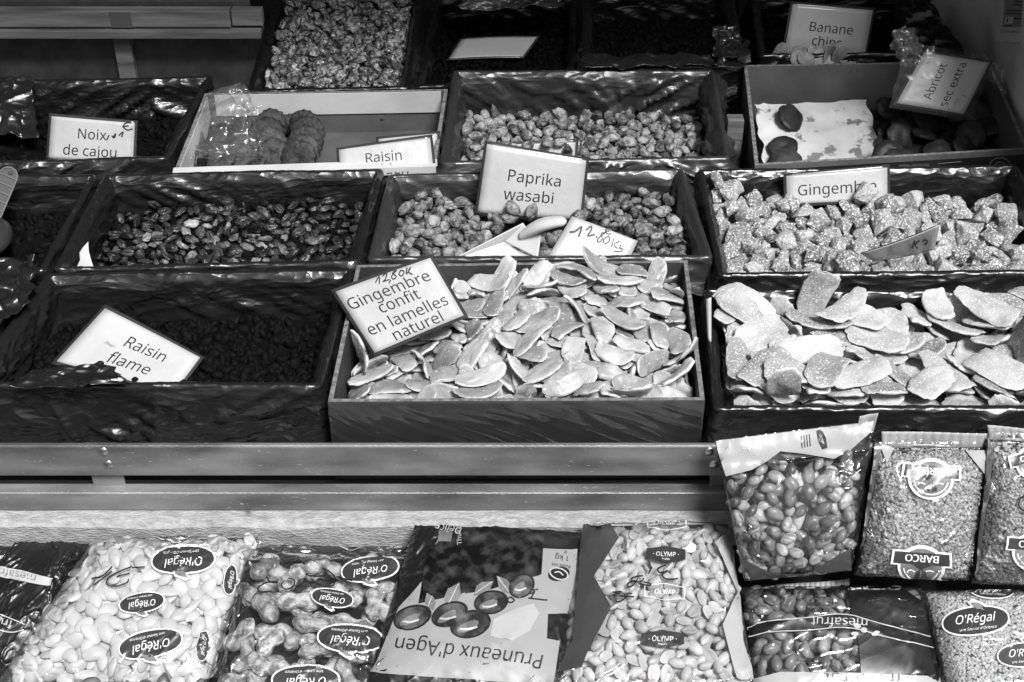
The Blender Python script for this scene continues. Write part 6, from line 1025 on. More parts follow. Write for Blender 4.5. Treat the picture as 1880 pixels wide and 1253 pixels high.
def joined(name, items, m, parent=None, smooth=True):
    """one mesh out of many (mesh, matrix) pairs"""
    Vs = []; Fs = []; b = 0
    cache = {}
    for me, mx in items:
        if me.name not in cache:
            cache[me.name] = (np.array([v.co[:] for v in me.vertices]), [tuple(p.vertices) for p in me.polygons])
        V, Fc = cache[me.name]; A = np.array(mx); Vs.append(V@A[:3, :3].T+A[:3, 3]); Fs += [tuple(i+b for i in f) for f in Fc]; b += len(V)
    return obj(name, np.concatenate(Vs), Fs, m, parent, smooth)
HT = {   # label, category, group, name of the rest, material of the mass
 'A2': ('glassy candied ginger slice heaped in the carton under the gingembre confit card', 'candied ginger', 'candied ginger slices in the carton', 'ginger'),
 'A3': ('large sugared ginger slab heaped in the box above the bagged peanuts', 'candied ginger', 'sugared ginger slabs in the lined box', 'ginger_sugar'),
 'B3': ('sugar coated ginger cube heaped around the sunken gingembre card', 'ginger cube', 'sugared ginger cubes in the lined box', 'ginger_cube'),
 'B2': ('wrinkled coated nut heaped around the foot of the paprika wasabi card', 'coated nut', 'coated nuts around the paprika wasabi card', 'wasabi'),
 'C2': ('wrinkled coated nut heaped in the grey lined box behind the paprika wasabi card', 'coated nut', 'coated nuts behind the paprika wasabi card', 'wasabi'),
 'B1': ('plump raisin heaped in the lined box behind the raisin flame box', 'raisin', 'raisins in the mixed raisin box', 'raisin'),
 'D1': ('shelled walnut half heaped in the dull black tray', 'walnut', 'walnuts in the black tray', 'walnut'),
}
THICK = {'ginger': .016, 'slab': .018, 'cube': .026, 'wasabi': .016, 'raisin': .012, 'walnut': .018}
def dec(a): return np.array(a, float).reshape(-1, 7)
def in_poly(p, Q):
    inside = False
    for i in range(len(Q)):
        (x1, y1), (x2, y2) = Q[i-1], Q[i]
        if (y1 > p[1]) != (y2 > p[1]) and p[0] < (x2-x1)*(p[1]-y1)/(y2-y1)+x1: inside = not inside
    return inside
# no nut lies on the scoop or on the handwritten price
SKIP = {'B2': lambda p: any(in_poly(project([p])[0], Q) for Q in ([(820, 486), (955, 402), (1045, 396), (1048, 425), (992, 440), (994, 482)], [(1046, 392), (1176, 440), (1160, 480), (1000, 478)]))}
for key in SIMDATA:
    kind, N, fn = HEAPS[key]; lab, cat, grp, mm = HT[key]; K = KINDS[kind]; C = BOX[key]['C']; o0 = sum(C, Vector())/4
    mats_ = []
    for blk in (0, 1):
        for r in dec(SIMDATA[key][blk]):
            loc = o0+Vector([float(t)*1e-4 for t in r[1:4]]); q = Euler([R(float(t)) for t in r[4:7]], 'XYZ').to_quaternion()
            if key in SKIP and SKIP[key](loc): continue
            me = K[int(r[0])]
            if key == 'B1' and (((loc.x-o0.x)/.19)**2+((loc.y-o0.y+.02)/.085)**2 > .62): me = K[(1, 2, 4, 5)[int(r[0]) % 4]]   # darker variants are chosen toward the heap edge
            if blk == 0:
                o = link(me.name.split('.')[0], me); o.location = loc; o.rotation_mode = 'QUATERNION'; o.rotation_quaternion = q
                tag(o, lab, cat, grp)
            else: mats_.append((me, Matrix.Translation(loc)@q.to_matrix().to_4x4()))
    # the mass below the top layer
    n = 40; V = []; Fc = []; inn = .05
    for j in range(n+1):
        for i in range(n+1):
            u = .035+.93*i/n; v = .05+.90*j/n; p = heap_pt(key, u, v, THICK[kind]+.010)
            p.z += .004*noise.noise(p*60); V.append(p)
    for j in range(n):
        for i in range(n): a = j*(n+1)+i; Fc.append((a, a+1, a+n+2, a+n+1))
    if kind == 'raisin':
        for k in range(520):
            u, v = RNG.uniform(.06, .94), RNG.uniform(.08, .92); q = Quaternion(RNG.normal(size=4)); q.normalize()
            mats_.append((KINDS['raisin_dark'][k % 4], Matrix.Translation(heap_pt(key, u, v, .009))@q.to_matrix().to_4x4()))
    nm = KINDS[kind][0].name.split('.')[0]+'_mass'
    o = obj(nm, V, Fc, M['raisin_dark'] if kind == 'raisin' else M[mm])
    tag(o, 'packed lower layer of the '+grp, cat, None, 'stuff')
    if mats_: 
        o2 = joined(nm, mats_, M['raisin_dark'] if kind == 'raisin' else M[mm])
        tag(o2, 'half buried pieces between the '+grp, cat, None, 'stuff')
# dark fruit nobody could count: one object per box
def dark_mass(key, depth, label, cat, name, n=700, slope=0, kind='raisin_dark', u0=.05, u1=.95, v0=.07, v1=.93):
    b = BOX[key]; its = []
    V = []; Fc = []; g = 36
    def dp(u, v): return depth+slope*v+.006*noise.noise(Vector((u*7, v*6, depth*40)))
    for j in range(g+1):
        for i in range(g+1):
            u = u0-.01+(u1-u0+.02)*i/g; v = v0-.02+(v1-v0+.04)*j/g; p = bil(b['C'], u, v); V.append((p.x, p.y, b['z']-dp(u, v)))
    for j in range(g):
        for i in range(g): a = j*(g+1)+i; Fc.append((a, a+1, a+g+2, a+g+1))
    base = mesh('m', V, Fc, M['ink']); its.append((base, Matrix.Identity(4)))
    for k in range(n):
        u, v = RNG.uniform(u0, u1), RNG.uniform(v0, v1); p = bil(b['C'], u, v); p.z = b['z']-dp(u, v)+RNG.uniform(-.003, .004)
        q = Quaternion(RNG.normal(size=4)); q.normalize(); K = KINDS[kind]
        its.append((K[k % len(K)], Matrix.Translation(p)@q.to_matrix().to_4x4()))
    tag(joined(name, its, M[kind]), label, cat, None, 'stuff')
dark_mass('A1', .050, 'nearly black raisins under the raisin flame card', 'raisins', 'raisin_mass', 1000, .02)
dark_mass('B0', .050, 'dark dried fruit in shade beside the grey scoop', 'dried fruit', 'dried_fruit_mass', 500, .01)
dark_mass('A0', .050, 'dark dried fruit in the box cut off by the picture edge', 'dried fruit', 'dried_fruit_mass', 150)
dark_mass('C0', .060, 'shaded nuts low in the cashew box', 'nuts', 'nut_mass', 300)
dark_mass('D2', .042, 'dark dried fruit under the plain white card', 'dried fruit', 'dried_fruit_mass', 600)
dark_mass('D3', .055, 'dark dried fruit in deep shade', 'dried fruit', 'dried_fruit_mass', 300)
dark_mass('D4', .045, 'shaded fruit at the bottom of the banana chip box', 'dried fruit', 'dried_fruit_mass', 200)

# ------------------------------------------------------------------ the other things on the stall
def rot_to(n, yaw=0):
    return Vector(n).normalized().to_track_quat('Z', 'Y')@Quaternion((0, 0, 1), yaw)
def put(me, loc, q, label, cat, group=None, s=1.0):
    o = link(me.name.split('.')[0], me); o.location = loc; o.rotation_mode = 'QUATERNION'; o.rotation_quaternion = q; o.scale = (s, s, s)
    return tag(o, label, cat, group)
def crumple(name, P, m, parent=None, nu=50, nv=40, amp=.006, f=22, seed=0, sag=0, bulge=0, thick=0):
    """a crumpled sheet over the quad P = [TL, TR, BR, BL] (world)"""
    TL, TR, BR, BL = P; n = (TR-TL).cross(BL-TL).normalized(); n = -n if n.z < 0 else n; V = []; Fc = []
    for j in range(nv+1):
        for i in range(nu+1):
            u, v = i/nu, j/nv
            p = TL*(1-u)*(1-v)+TR*u*(1-v)+BR*u*v+BL*(1-u)*v; q = p*f+Vector((seed*3.7, 0, 0))
            a = noise.noise(q); b = 1-2*abs(noise.noise(q*1.7+Vector((a, a, 9)))); c = 1-2*abs(noise.noise(q*4+Vector((b, 0, 3))))
            e = .012*noise.noise(Vector((u*5+seed, v*5, 2)))
            V.append(p+n*(amp*(a+.8*b+.25*c)+bulge*math.sin(u*math.pi)*math.sin(v*math.pi))+(TR-TL).normalized()*e*min(1, amp/.006)+Vector((0, 0, -sag*math.sin(u*math.pi)*v)))
    for j in range(nv):
        for i in range(nu): a = j*(nu+1)+i; Fc.append((a, a+1, a+nu+2, a+nu+1))
    o = obj(name, V, Fc, m, parent)
    if thick: so = o.modifiers.new('thick', 'SOLIDIFY'); so.thickness = thick
    return o
# wooden crate, top left
def crate():
    y = 2.035; t = tag(empty('wooden_crate', (PY(160, 60, y).x, y, TT)), 'pale wooden crate with slats and brown tape behind the cashew box', 'crate')
    def height_at(py, yy=y): return PY(0, py, yy).z
    xl, xm, xr = PY(-160, 40, y).x, PY(424, 40, y).x, PY(482, 40, y).x
    box_obj('slat', (xl, xm-.001, y, y+.018, height_at(51), height_at(21)), M['wood_grey'], t); box_obj('slat', (xm+.001, xr, y+.002, y+.018, height_at(49), height_at(21)), M['wood_grey'], t)
    box_obj('ledge', (xl, xr-.004, y-.006, y+.03, height_at(69), height_at(55)), M['wood_grey'], t)
    a, b = PY(212, 100, y+.02).x, PY(243, 100, y+.02).x
    box_obj('upright', (a, b, y+.019, y+.035, TT, height_at(51)), M['wood_grey'], t)
    box_obj('panel', (xl, PY(470, 100, y+.04).x, y+.0355, y+.043, TT, height_at(20)), M['card_dark'], t)
    for i, (p, q) in enumerate(((203, 242),)):
        box_obj('tape', (PY(p, 40, y).x, PY(q, 40, y).x, y-.0012, y-.0002, height_at(51), height_at(22)), M['tape'], t)
    return t
crate()
t = tag(empty('carton', (PY(260, 0, 2.2).x, 2.2, TT)), 'brown closed carton standing behind the wooden crate', 'carton')
box_obj('carton_body', (PY(145, 0, 2.12).x, PY(325, 0, 2.12).x, 2.12, 2.32, TT, PY(0, -60, 2.12).z), M['card_mid'], t)
box_obj('carton_tape', (PY(225, 0, 2.118).x, PY(245, 0, 2.118).x, 2.1185, 2.1195, TT+.01, PY(0, -60, 2.12).z-.002), M['tape'], t)
# fig carton: pale flaps
bC = BOX['C1']; C = bC['C']; t = bC['t']
def flap(P, th, m, name='flap'):
    n = (P[1]-P[0]).cross(P[3]-P[0]).normalized(); bm = bmesh.new(); hexa(bm, [p-n*th for p in P], P); return bmobj(name, bm, M[m], t, bevel=.0006)
def lerp(a, b, u): return a*(1-u)+b*u
e = (C[1]-C[0]).normalized(); d = Vector((-e.y, e.x, 0))
zf = Vector((0, 0, -.034))
flap([C[3]+e*.014-d*.0075+zf, C[2]-e*.010-d*.0075+zf, C[2]-e*.010-d*.0065, C[3]+e*.014-d*.0065], .0012, 'card_light')
flap([C[0]-e*.001-d*.004, C[1]+e*.002-d*.004, C[1]+e*.002+d*.012+Vector((0, 0, .0015)), C[0]-e*.001+d*.012+Vector((0, 0, .0015))], .0012, 'card_light')
flap([C[0]-d*.0050+Vector((0, 0, -.012)), C[1]-d*.0050+Vector((0, 0, -.012)), C[1]-d*.0044, C[0]-d*.0044], .001, 'card_light')
e3 = (C[3]-C[0]).normalized(); d3 = Vector((e3.y, -e3.x, 0))
flap([C[0]+d3*.0062+e3*.014+Vector((0, 0, -.055)), C[3]+d3*.0062-e3*.010+Vector((0, 0, -.055)), C[3]+d3*.0062-e3*.010, C[0]+d3*.0062+e3*.014], .001, 'card_light')
fz = bC['z']-.07+.006
FIGS_A = [(516, 211), (498, 229), (491, 247), (496, 265), (504, 284)]
FIGS_B = [(540, 218), (558, 231), (564, 246), (562, 261), (557, 276), (548, 291)]
for nm, row, lab in (('a', FIGS_A, 'dried fig in the shorter leaning row beside the clear bag'), ('b', FIGS_B, 'dried fig in the longer leaning row near the raisin card')):
    for i, (px, py) in enumerate(row):
        p = PZ(px, py, fz+.025+.003*math.sin(i)); put(KINDS['fig'][i % 3], p, rot_to((RNG.normal(.25 if nm == 'a' else -.1, .08), -.9, .62+RNG.normal(0, .1)), RNG.uniform(0, 6)), lab, 'dried fig', 'dried figs in leaning rows', .98)
for i, (px, py) in enumerate([(372, 282), (408, 262), (432, 284), (392, 246), (440, 252), (355, 294), (402, 292), (470, 292), (425, 236)]):
    put(KINDS['fig'][i % 3], PZ(px, py, fz+.014), rot_to((RNG.normal(0, .3), -.35, 1), RNG.uniform(0, 6)), 'dried fig blurred inside the clear bag beside the cashew box', 'dried fig', 'dried figs in the clear bag')
def clear_bag():
    z0 = fz; c = PZ(415, 270, z0); o = tag(empty('clear_bag', c), 'crumpled clear bag standing over dried figs', 'clear bag')
    T = [PZ(384, 176, z0+.085), PZ(440, 160, z0+.10), PZ(474, 280, z0+.035), PZ(340, 292, z0+.025)]
    crumple('front_sheet', T, M['clear'], o, amp=.006, f=16, seed=3, bulge=.012)
    crumple('rear_sheet', [PZ(382, 170, z0+.088), PZ(445, 152, z0+.105), PZ(478, 200, z0+.06), PZ(380, 235, z0+.045)], M['clear'], o, amp=.006, f=18, seed=5, bulge=.008)
    crumple('side_sheet', [PZ(445, 155, z0+.10), PZ(478, 195, z0+.07), PZ(462, 268, z0+.035), PZ(440, 262, z0+.05)], M['clear'], o, amp=.004, f=26, seed=7)
    crumple('loose_end', [PZ(355, 268, z0+.045), PZ(484, 264, z0+.05), PZ(480, 297, z0+.038), PZ(345, 297, z0+.038)], M['clear'], o, amp=.005, f=18, seed=9)
clear_bag()
# apricots on a stained sheet
bA = BOX['C3']; az = bA['z']-.10+.006
sh = tag(crumple('paper_sheet', [PZ(1384, 194, az+.041), PZ(1590, 186, az+.041), PZ(1620, 292, az+.010), PZ(1404, 302, az+.006)], M['sheet'], None, amp=.0035, f=16, seed=2), 'white paper sheet stained by fruit lying in the apricot carton', 'paper sheet')
for i, (px, py, nx) in enumerate([(1451, 216, .5), (1438, 270, .05), (1442, 297, 0)]):
    put(KINDS['apricot'][i], PZ(px, py, az+.013+.036*(302-py)/112), rot_to((nx, -.45, 1), RNG.uniform(0, 1)), 'single dark dried apricot lying apart on the stained white sheet', 'dried apricot', 'dried apricots lying on the sheet')
n_ = 0; pts_ = []
for k in range(900):
    u, v = RNG.uniform(.36, .95), RNG.uniform(.07, .93)
    if u < .50+.08*v and v > .22: continue
    lay = 0 if n_ < 34 else 1
    p = bil(bA['C'], u, v); p.z = az+.014+.020*lay+.03*max(0, u-.5)
    if min([(p-q).length for q in pts_] or [1]) < .028: continue
    pts_.append(p); n_ += 1
    put(KINDS['apricot'][n_ % 3], p, rot_to((RNG.normal(0, .35), RNG.normal(-.35, .35), 1), RNG.uniform(0, 6)), 'dark dried apricot heaped under the abricot sec extra card', 'dried apricot', 'heaped dried apricots')
    if n_ > 62: break
def bag_abricot():
    c = PZ(1700, 200, bA['z']-.02); n = Vector((0, -math.cos(R(35)), math.sin(R(35)))); b = inbox('C3', 1700, 200, .004)+n*.004
    o = tag(empty('clear_bag', c), 'crumpled clear bag wrapped round the abricot sec extra card', 'clear bag')
    q = lambda px, py, h=0: PPL(px, py, b+n*h, n)
    crumple('front_sheet', [q(1664, 78), q(1834, 106), q(1778, 222), q(1632, 198)], M['clear_thin'], o, amp=.0012, f=14, seed=1, bulge=.003)
    crumple('loose_end', [q(1634, 58, .01), q(1672, 52, .0), q(1700, 120, .004), q(1650, 122, .012)], M['clear'], o, amp=.007, f=26, seed=4)
    crumple('handle', [q(1632, 62, .015), q(1660, 50, .01), q(1690, 100, .01), q(1640, 105, .02)], M['clear'], o, amp=.009, f=20, seed=8)
    crumple('corner', [q(1806, 100, -.01), q(1842, 130, -.01), q(1846, 172, -.012), q(1815, 150, -.01)], M['clear'], o, amp=.006, f=26, seed=6)
bag_abricot()
# printing on the black front of the apricot carton
Cq = bA['C']; ef = (Cq[1]-Cq[0]).normalized(); nf = Vector((ef.y, -ef.x, 0)); hf = bA['H']
fp = [Cq[0]+nf*.001+Vector((0, 0, -hf+.001)), Cq[1]+nf*.001+Vector((0, 0, -hf+.001)), Cq[1]+nf*.001+Vector((0, 0, -.008)), Cq[0]+nf*.001+Vector((0, 0, -.008))]
bm = bmesh.new(); hexa(bm, [p-nf*.0006 for p in fp], fp); bmobj('printed_front', bm, M['box_black'], bA['t'])
def on_front(P): return np.array([PPL(p[0], p[1], fp[0]+nf*.0004, nf) for p in P])
M['print_grey'] = mat('grey_print', .16, .2, 30, .5)
print_on('emblem', [stroke2d([(1836+20*math.cos(a), 307+17*math.sin(a)) for a in np.linspace(0, 6.28, 24, endpoint=False)], 1.6, True), stroke2d([(1836+11*math.cos(a), 307+9*math.sin(a)) for a in np.linspace(0, 6.28, 18, endpoint=False)], 2.2, True),
         stroke2d([(1836+5*math.cos(a), 307+4*math.sin(a)) for a in np.linspace(0, 6.28, 12, endpoint=False)], 2, True)], on_front, M['print_grey'], bA['t'])
print_on('lettering', [xf(text2d('www.abricots', 9, sx=1.2), 1678, 303, 2), stroke2d([(1722, 301), (1765, 297)], 1.4)], on_front, M['print_grey'], bA['t'])
# wooden slat standing between the second coated nut box and the apricots
ys = PZ(1350, 300, .64).y
tag(box_obj('wooden_block', (PY(1334, 250, ys).x, PY(1364, 250, ys).x, ys, ys+.02, TT, PY(1350, 222, ys).z), M['wood_grey'], None), 'short grey wooden block standing upright beside the apricot carton', 'wooden block')
# banana chips
for i, (px, py) in enumerate([(1432, 100), (1447, 104), (1462, 100), (1478, 105), (1493, 99), (1506, 106), (1520, 104), (1537, 106), (1550, 102), (1470, 108), (1530, 100), (1515, 98)]):
    b = inbox('D4', px, py, .010); n = Vector((RNG.normal(0, .5), -.9, .7+RNG.normal(0, .3)))
    put(KINDS['banana'][i % 3], b+Vector((0, -.012, .004)), rot_to(n, RNG.uniform(0, 6)), 'pale dried banana chip in front of the banane chips card', 'banana chip', 'banana chips by their card', .95)
# loose polythene of the rear boxes
def drape(key, px, m, seed, amp=.008, f=16, z=ZR+.004, lift=(0, 0, 0, 0)):
    P = [PZ(a, b, z+l) for (a, b), l in zip(px, lift)]; crumple('loose_liner', P, M[m], BOX[key]['t'], amp=amp, f=f, seed=seed, thick=.0004)
drape('D2', [(830, -30), (1040, -30), (1030, 14), (850, 22)], 'liner_grey', 3, .012, lift=(.02, .02, -.01, -.01))
drape('D3', [(1068, 106), (1350, 98), (1372, 122), (1068, 128)], 'liner', 5, .006, 22, lift=(.0, .0, .003, .003))
drape('D3', [(1306, 62), (1360, 60), (1376, 118), (1316, 128)], 'liner', 8, .012, 26, lift=(.012, .012, -.004, -.004))
drape('D4', [(1640, -10), (1700, -10), (1790, 128), (1700, 118)], 'liner_dark', 9, .010, 14, lift=(.05, .06, .012, .0))
drape('C0', [(-60, 150), (60, 150), (70, 255), (-60, 240)], 'liner', 12, .012, 14, lift=(.004, .004, -.035, -.03))
drape('A0', [(-60, 500), (70, 480), (60, 560), (-70, 640)], 'liner', 13, .012, 16, lift=(.006, .012, .008, .004))
drape('A1', [(40, 690), (190, 672), (245, 712), (20, 722)], 'liner', 14, .007, 20, lift=(.004, .006, .006, .006))
# clear wrap stretched over the front of the ginger carton
bG = BOX['A2']; Cg = bG['C']; eg = (Cg[1]-Cg[0]).normalized(); ng = Vector((eg.y, -eg.x, 0))
def wrap_front():
    columns, rows = 260, 46; V = []; Fc = []
    for row in range(rows+1):
        for column in range(columns+1):
            across, down = column/columns, row/rows
            point = Cg[0]*(1-across)+Cg[1]*across+Vector((0, 0, .0015-.108*down))
            x, z = across*.42, down*.108
            drift = noise.noise(Vector((x*5, z*9, 3)))
            slant = (x*.55-z)*(1-.35*across)+.012*drift
            crease = max(0, 1-2.6*abs(noise.noise(Vector((slant*95, (x+z)*5, 1)))))**2*(.5+.5*noise.noise(Vector((x*7, z*14, 8))))
            V.append(point+ng*(.0022+.0034*crease*min(1, down*6)+.0008*drift))
    for row in range(rows):
        for column in range(columns): a = row*(columns+1)+column; Fc.append((a, a+columns+1, a+columns+2, a+1))
    obj('stretch_wrap', V, Fc, M['clear_wrap'], bG['t'])
wrap_front()
# scoops
def capsule2d(a, b, r, n=14):
    a, b = np.array(a, float), np.array(b, float); d = (b-a)/np.linalg.norm(b-a); th = math.atan2(d[1], d[0]); P = []
    for k in range(n+1): t = th-math.pi/2+math.pi*k/n; P.append(b+r*np.array([math.cos(t), math.sin(t)]))
    for k in range(n+1): t = th+math.pi/2+math.pi*k/n; P.append(a+r*np.array([math.cos(t), math.sin(t)]))
    return np.array(P)
def grey_scoop():
    n = Vector((.15, -.62, .78)).normalized(); b = PZ(10, 360, ZR+.012)
    o = tag(empty('scoop', PZ(-15, 430, ZR-.03)), 'grey plastic scoop with a ribbed handle lying on dark dried fruit', 'scoop')
    def prism(name, P2, h0, h1, m):
        bm = bmesh.new(); lo = [bm.verts.new(PPL(x, y, b+n*h0, n)) for x, y in P2]; hi = [bm.verts.new(PPL(x, y, b+n*h1, n)) for x, y in P2]
        k = len(P2); bm.faces.new(hi); bm.faces.new(lo[::-1])
        for i in range(k): bm.faces.new((lo[i], lo[(i+1) % k], hi[(i+1) % k], hi[i]))
        return bmobj(name, bm, m, o)
    prism('handle', capsule2d((-22, 410), (15, 324), 18), -.003, .0, M['scoop_grey'])
    P = capsule2d((-22, 410), (15, 324), 17); ring = stroke2d(list(P), 2.6, True)
    M['scoop_rim'] = mat('pale_scoop_edge', .06, .09, 20, .4)  # rim and ribs coloured paler than the handle
    mp = lambda Q: np.array([PPL(p[0], p[1], b+n*.0016, n) for p in Q])
    print_on('rim', [ring], mp, M['scoop_rim'], o)
    for k in range(6):
        c = np.array((15, 324.))+(np.array((-22, 410.))-np.array((15, 324.)))*(k*.17); dd = np.array((15, 6.5)); s_, e_ = c-dd, c+dd
        print_on('rib', [stroke2d([tuple(s_), tuple(e_)], 2.2)], mp, M['scoop_rim'], o)
    print_on('hang_hole', [ell2d(19, 317, 5, 3.6)], mp, M['ink'], o)
    V, Fc = ICO[3]; c = PZ(-22, 440, ZR-.012)
    obj('bowl', [c+Vector((v[0]*.030, v[1]*.042, max(v[2], -.2)*.022)) for v in V], Fc, M['scoop_grey'], o)
grey_scoop()
def white_scoop():
    z0 = ZR-.012
    T_, A_, B_, C_, D_ = PZ(826, 478, z0-.006), PZ(960, 409, z0+.030), PZ(922, 441, z0+.004), PZ(980, 444, z0+.010), PZ(988, 474, z0-.004)
    o = tag(empty('scoop', (B_+D_)/2), 'white plastic scoop resting on coated nuts below the paprika wasabi card', 'scoop')
    def patch(P, Q, n=16):
        """surface between two edges given by control points, slightly cupped"""
        V = []; Fc = []
        for k in range(n+1):
            t = k/n; a = P[0]*(1-t)+P[1]*t; b = Q[0]*(1-t)+Q[1]*t
            for i in range(n+1):
                u = i/n; V.append(a*(1-u)+b*u+Vector((0, 0, -.006*math.sin(u*math.pi)*t)))
        for k in range(n):
            for i in range(n): a = k*(n+1)+i; Fc.append((a, a+1, a+n+2, a+n+1))
        return V, Fc
    V1, F1 = patch((T_, A_), (T_+Vector((.0006, 0, 0)), B_)); V2, F2 = patch((T_+Vector((.0006, 0, 0)), B_), (T_+Vector((.006, -.001, 0)), D_)); k = len(V1)
    V3, F3 = patch((B_, A_), (D_, C_+(A_-B_)*.35)); k2 = k+len(V2)
    Fs_ = F1+[tuple(q+k for q in f) for f in F2]+[tuple(q+k2 for q in f) for f in F3]
    bm = bmesh.new(); vs = [bm.verts.new(v) for v in V1+V2+V3]
    for f in Fs_:
        try: bm.faces.new([vs[q] for q in f])
        except ValueError: pass
    bmesh.ops.remove_doubles(bm, verts=list(bm.verts), dist=1e-4)
    b_ = bmobj('blade', bm, M['scoop'], o, smooth=True); so = b_.modifiers.new('thick', 'SOLIDIFY'); so.thickness = .0016
    h0 = (A_+B_)/2*.6+(C_)*.4; h1 = PZ(1040, 406, z0+.046); V = []; Fc = []; m_ = 18; kk = 28; hd = (h1-h0); hs = hd.cross(Vector((0, 0, 1))).normalized(); hu = hs.cross(hd.normalized())
    for q in range(kk+1):
        s = q/kk; c = h0+hd*s+hu*.005*math.sin(s*3.1); e = math.sqrt(max(.02, 1-(max(0, s-.86)/.14)**2))
        w_ = (.0068+.0042*math.sin(min(1, s*1.15)*2.7))*e
        for i in range(m_): a = 2*math.pi*i/m_; V.append(c+hs*(w_*math.cos(a))+hu*(w_*.7*math.sin(a)))
    for q in range(kk):
        for i in range(m_): r_ = (i+1) % m_; Fc.append((q*m_+i, q*m_+r_, (q+1)*m_+r_, (q+1)*m_+i))
    Fc += [tuple(range(m_))[::-1], tuple(kk*m_+i for i in range(m_))]
    obj('handle', V, Fc, M['scoop'], o)
white_scoop()
card('handwritten price paper lying on coated nuts beside the white scoop', [(1050, 397), (1171, 443), (1156, 475), (1006, 472)], inbox('B2', 1085, 455, .012), 48, 4, [], name='price_paper', paper='paper', margin=.0002,
     hand=(3.0, [(1046, 427), (1056, 427), (1070, 414), (1062, 436)], [(1076, 424), (1086, 415), (1086, 424), (1076, 436), (1092, 432)], [(1096, 434), (1094, 439)],
           [(1112, 428), (1101, 430), (1107, 440), (1098, 448), (1095, 441), (1112, 428)], [(1117, 434), (1106, 442), (1110, 450), (1120, 444), (1117, 434)],
           [(1122, 424), (1113, 421), (1110, 427), (1116, 432), (1122, 430)], [(1110, 427), (1118, 426)],
           [(1126, 440), (1122, 456)], [(1138, 444), (1124, 450), (1134, 458)], [(1140, 450), (1136, 458), (1143, 456), (1141, 464), (1126, 462)]))
card('shaded price card leaning over between sugared ginger cubes', [(1580, 466), (1726, 412), (1716, 458), (1602, 480)], inbox('B3', 1660, 462, -.006), -32, 12, [], hand=(2.4, [(1678, 438), (1674, 452)], [(1688, 438), (1677, 445), (1684, 453)], [(1692, 440), (1699, 436), (1702, 442), (1696, 447)]), margin=.0004, name='price_card')
card('narrow white card seen edge on at the side of the ginger slab box', [(1296, 549), (1307, 545), (1307, 630), (1299, 622)], inbox('A3', 1303, 620, -.004), 20, -30, [], margin=.0004)
def torn():
    n = Vector((0, -.75, .66)).normalized(); b = inbox('B1', 156, 490, .012); P2 = [(138, 497), (147, 478), (146, 464), (152, 455), (162, 444), (163, 462), (168, 480), (174, 497)]
    bm = bmesh.new(); f = lambda x, y, h: PPL(x, y, b+n*(h+.004*math.sin((x-138)/36*3.1)), n)
    lo = [bm.verts.new(f(x, y, -.0005)) for x, y in P2]; hi = [bm.verts.new(f(x, y, .0005)) for x, y in P2]; k = len(P2)
    bm.faces.new(hi); bm.faces.new(lo[::-1])
    for i in range(k): bm.faces.new((lo[i], lo[(i+1) % k], hi[(i+1) % k], hi[i]))
    bmesh.ops.triangulate(bm, faces=list(bm.faces)); tag(bmobj('paper_scrap', bm, M['sheet'], None), 'pointed scrap of pale paper tucked inside the mixed raisin box', 'paper scrap')
torn()
# printed notice on the side panel
def notice():
    x = XSIDE-.020; q = lambda a, b, h=0: PX(a, b, x-h)
    t = tag(empty('notice', q(1850, 76)), 'white printed notice with a grey picture pinned to the pale side panel', 'notice')
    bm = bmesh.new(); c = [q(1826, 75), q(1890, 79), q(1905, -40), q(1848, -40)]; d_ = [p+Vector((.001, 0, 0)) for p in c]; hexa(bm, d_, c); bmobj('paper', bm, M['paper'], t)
    mp = lambda h: (lambda P: np.array([q(a, b, h) for a, b in P]))
    print_on('picture', [poly2d([(1840, 50), (1876, 50), (1882, -20), (1846, -20)])], mp(.0006), M['print_grey'], t)
    print_on('badge', [poly2d([(1844, 44), (1859, 43), (1861, 31), (1846, 32)])], mp(.001), M['paper'], t)
    print_on('lettering', [xf(text2d('2. Consulter le site', 6.5, bold=.15, align='LEFT'), 1836, 58, -1), stroke2d([(1847, 19), (1878, 20)], 1.5), stroke2d([(1846, 25), (1878, 26)], 1.5), stroke2d([(1862, 3), (1878, 4)], 2), stroke2d([(1862, 9), (1878, 10)], 2), stroke2d([(1862, 34), (1878, 35)], 2), stroke2d([(1842, 48), (1858, 48)], 1.5), stroke2d([(1848, 42), (1850, 34)], 2)], mp(.0014), M['ink'], t)
    bm = bmesh.new(); c = [q(1873, 84, .004), q(1960, 92, .004), q(1960, -40, .004), q(1880, -40, .004)]; hexa(bm, [p+Vector((.001, 0, 0)) for p in c], c); bmobj('second_page', bm, M['paper'], t)
notice()

# ------------------------------------------------------------------ bags
M['bagfilm'] = film('bag_film', .6, 9, .03, .06, .12, .75, .010)
M['bagfilm_strong'] = film('creased_bag_film', .7, 8, .012, .07, .13, .85, .012)
M['bag_black'] = plastic('black_printed_bag', .008, .30, .35, 16, (1, 1, 1))
M['bag_dark'] = plastic('dark_printed_bag', .05, .25, .35, 16, (1, 1, 1))
M['bag_mid'] = plastic('mid_grey_printed_bag', .16, .3, .3, 16, (1, 1, 1))
M['bag_pale'] = plastic('pale_printed_bag', .36, .3, .3, 16, (1, 1, 1))
M['bag_cream'] = plastic('cream_printed_bag', .26, .42, .2, 14, (1, 1, 1))
M['p_white'] = mat('white_print', .75, .8, 40, .35, .5)
M['p_dark'] = mat('dark_print', .030, .04, 40, .3, .5)
M['p_mid'] = mat('mid_print', .12, .2, 60, .3, .5)
M['p_plum'] = mat('plum_print', .02, .10, 60, .3, .5, contrast=(.4, .6))
M['p_tree'] = mat('tree_picture_print', .004, .05, 70, .3, .5, contrast=(.45, .72))
M['p_light'] = mat('light_print', .38, .46, 60, .3, .5)
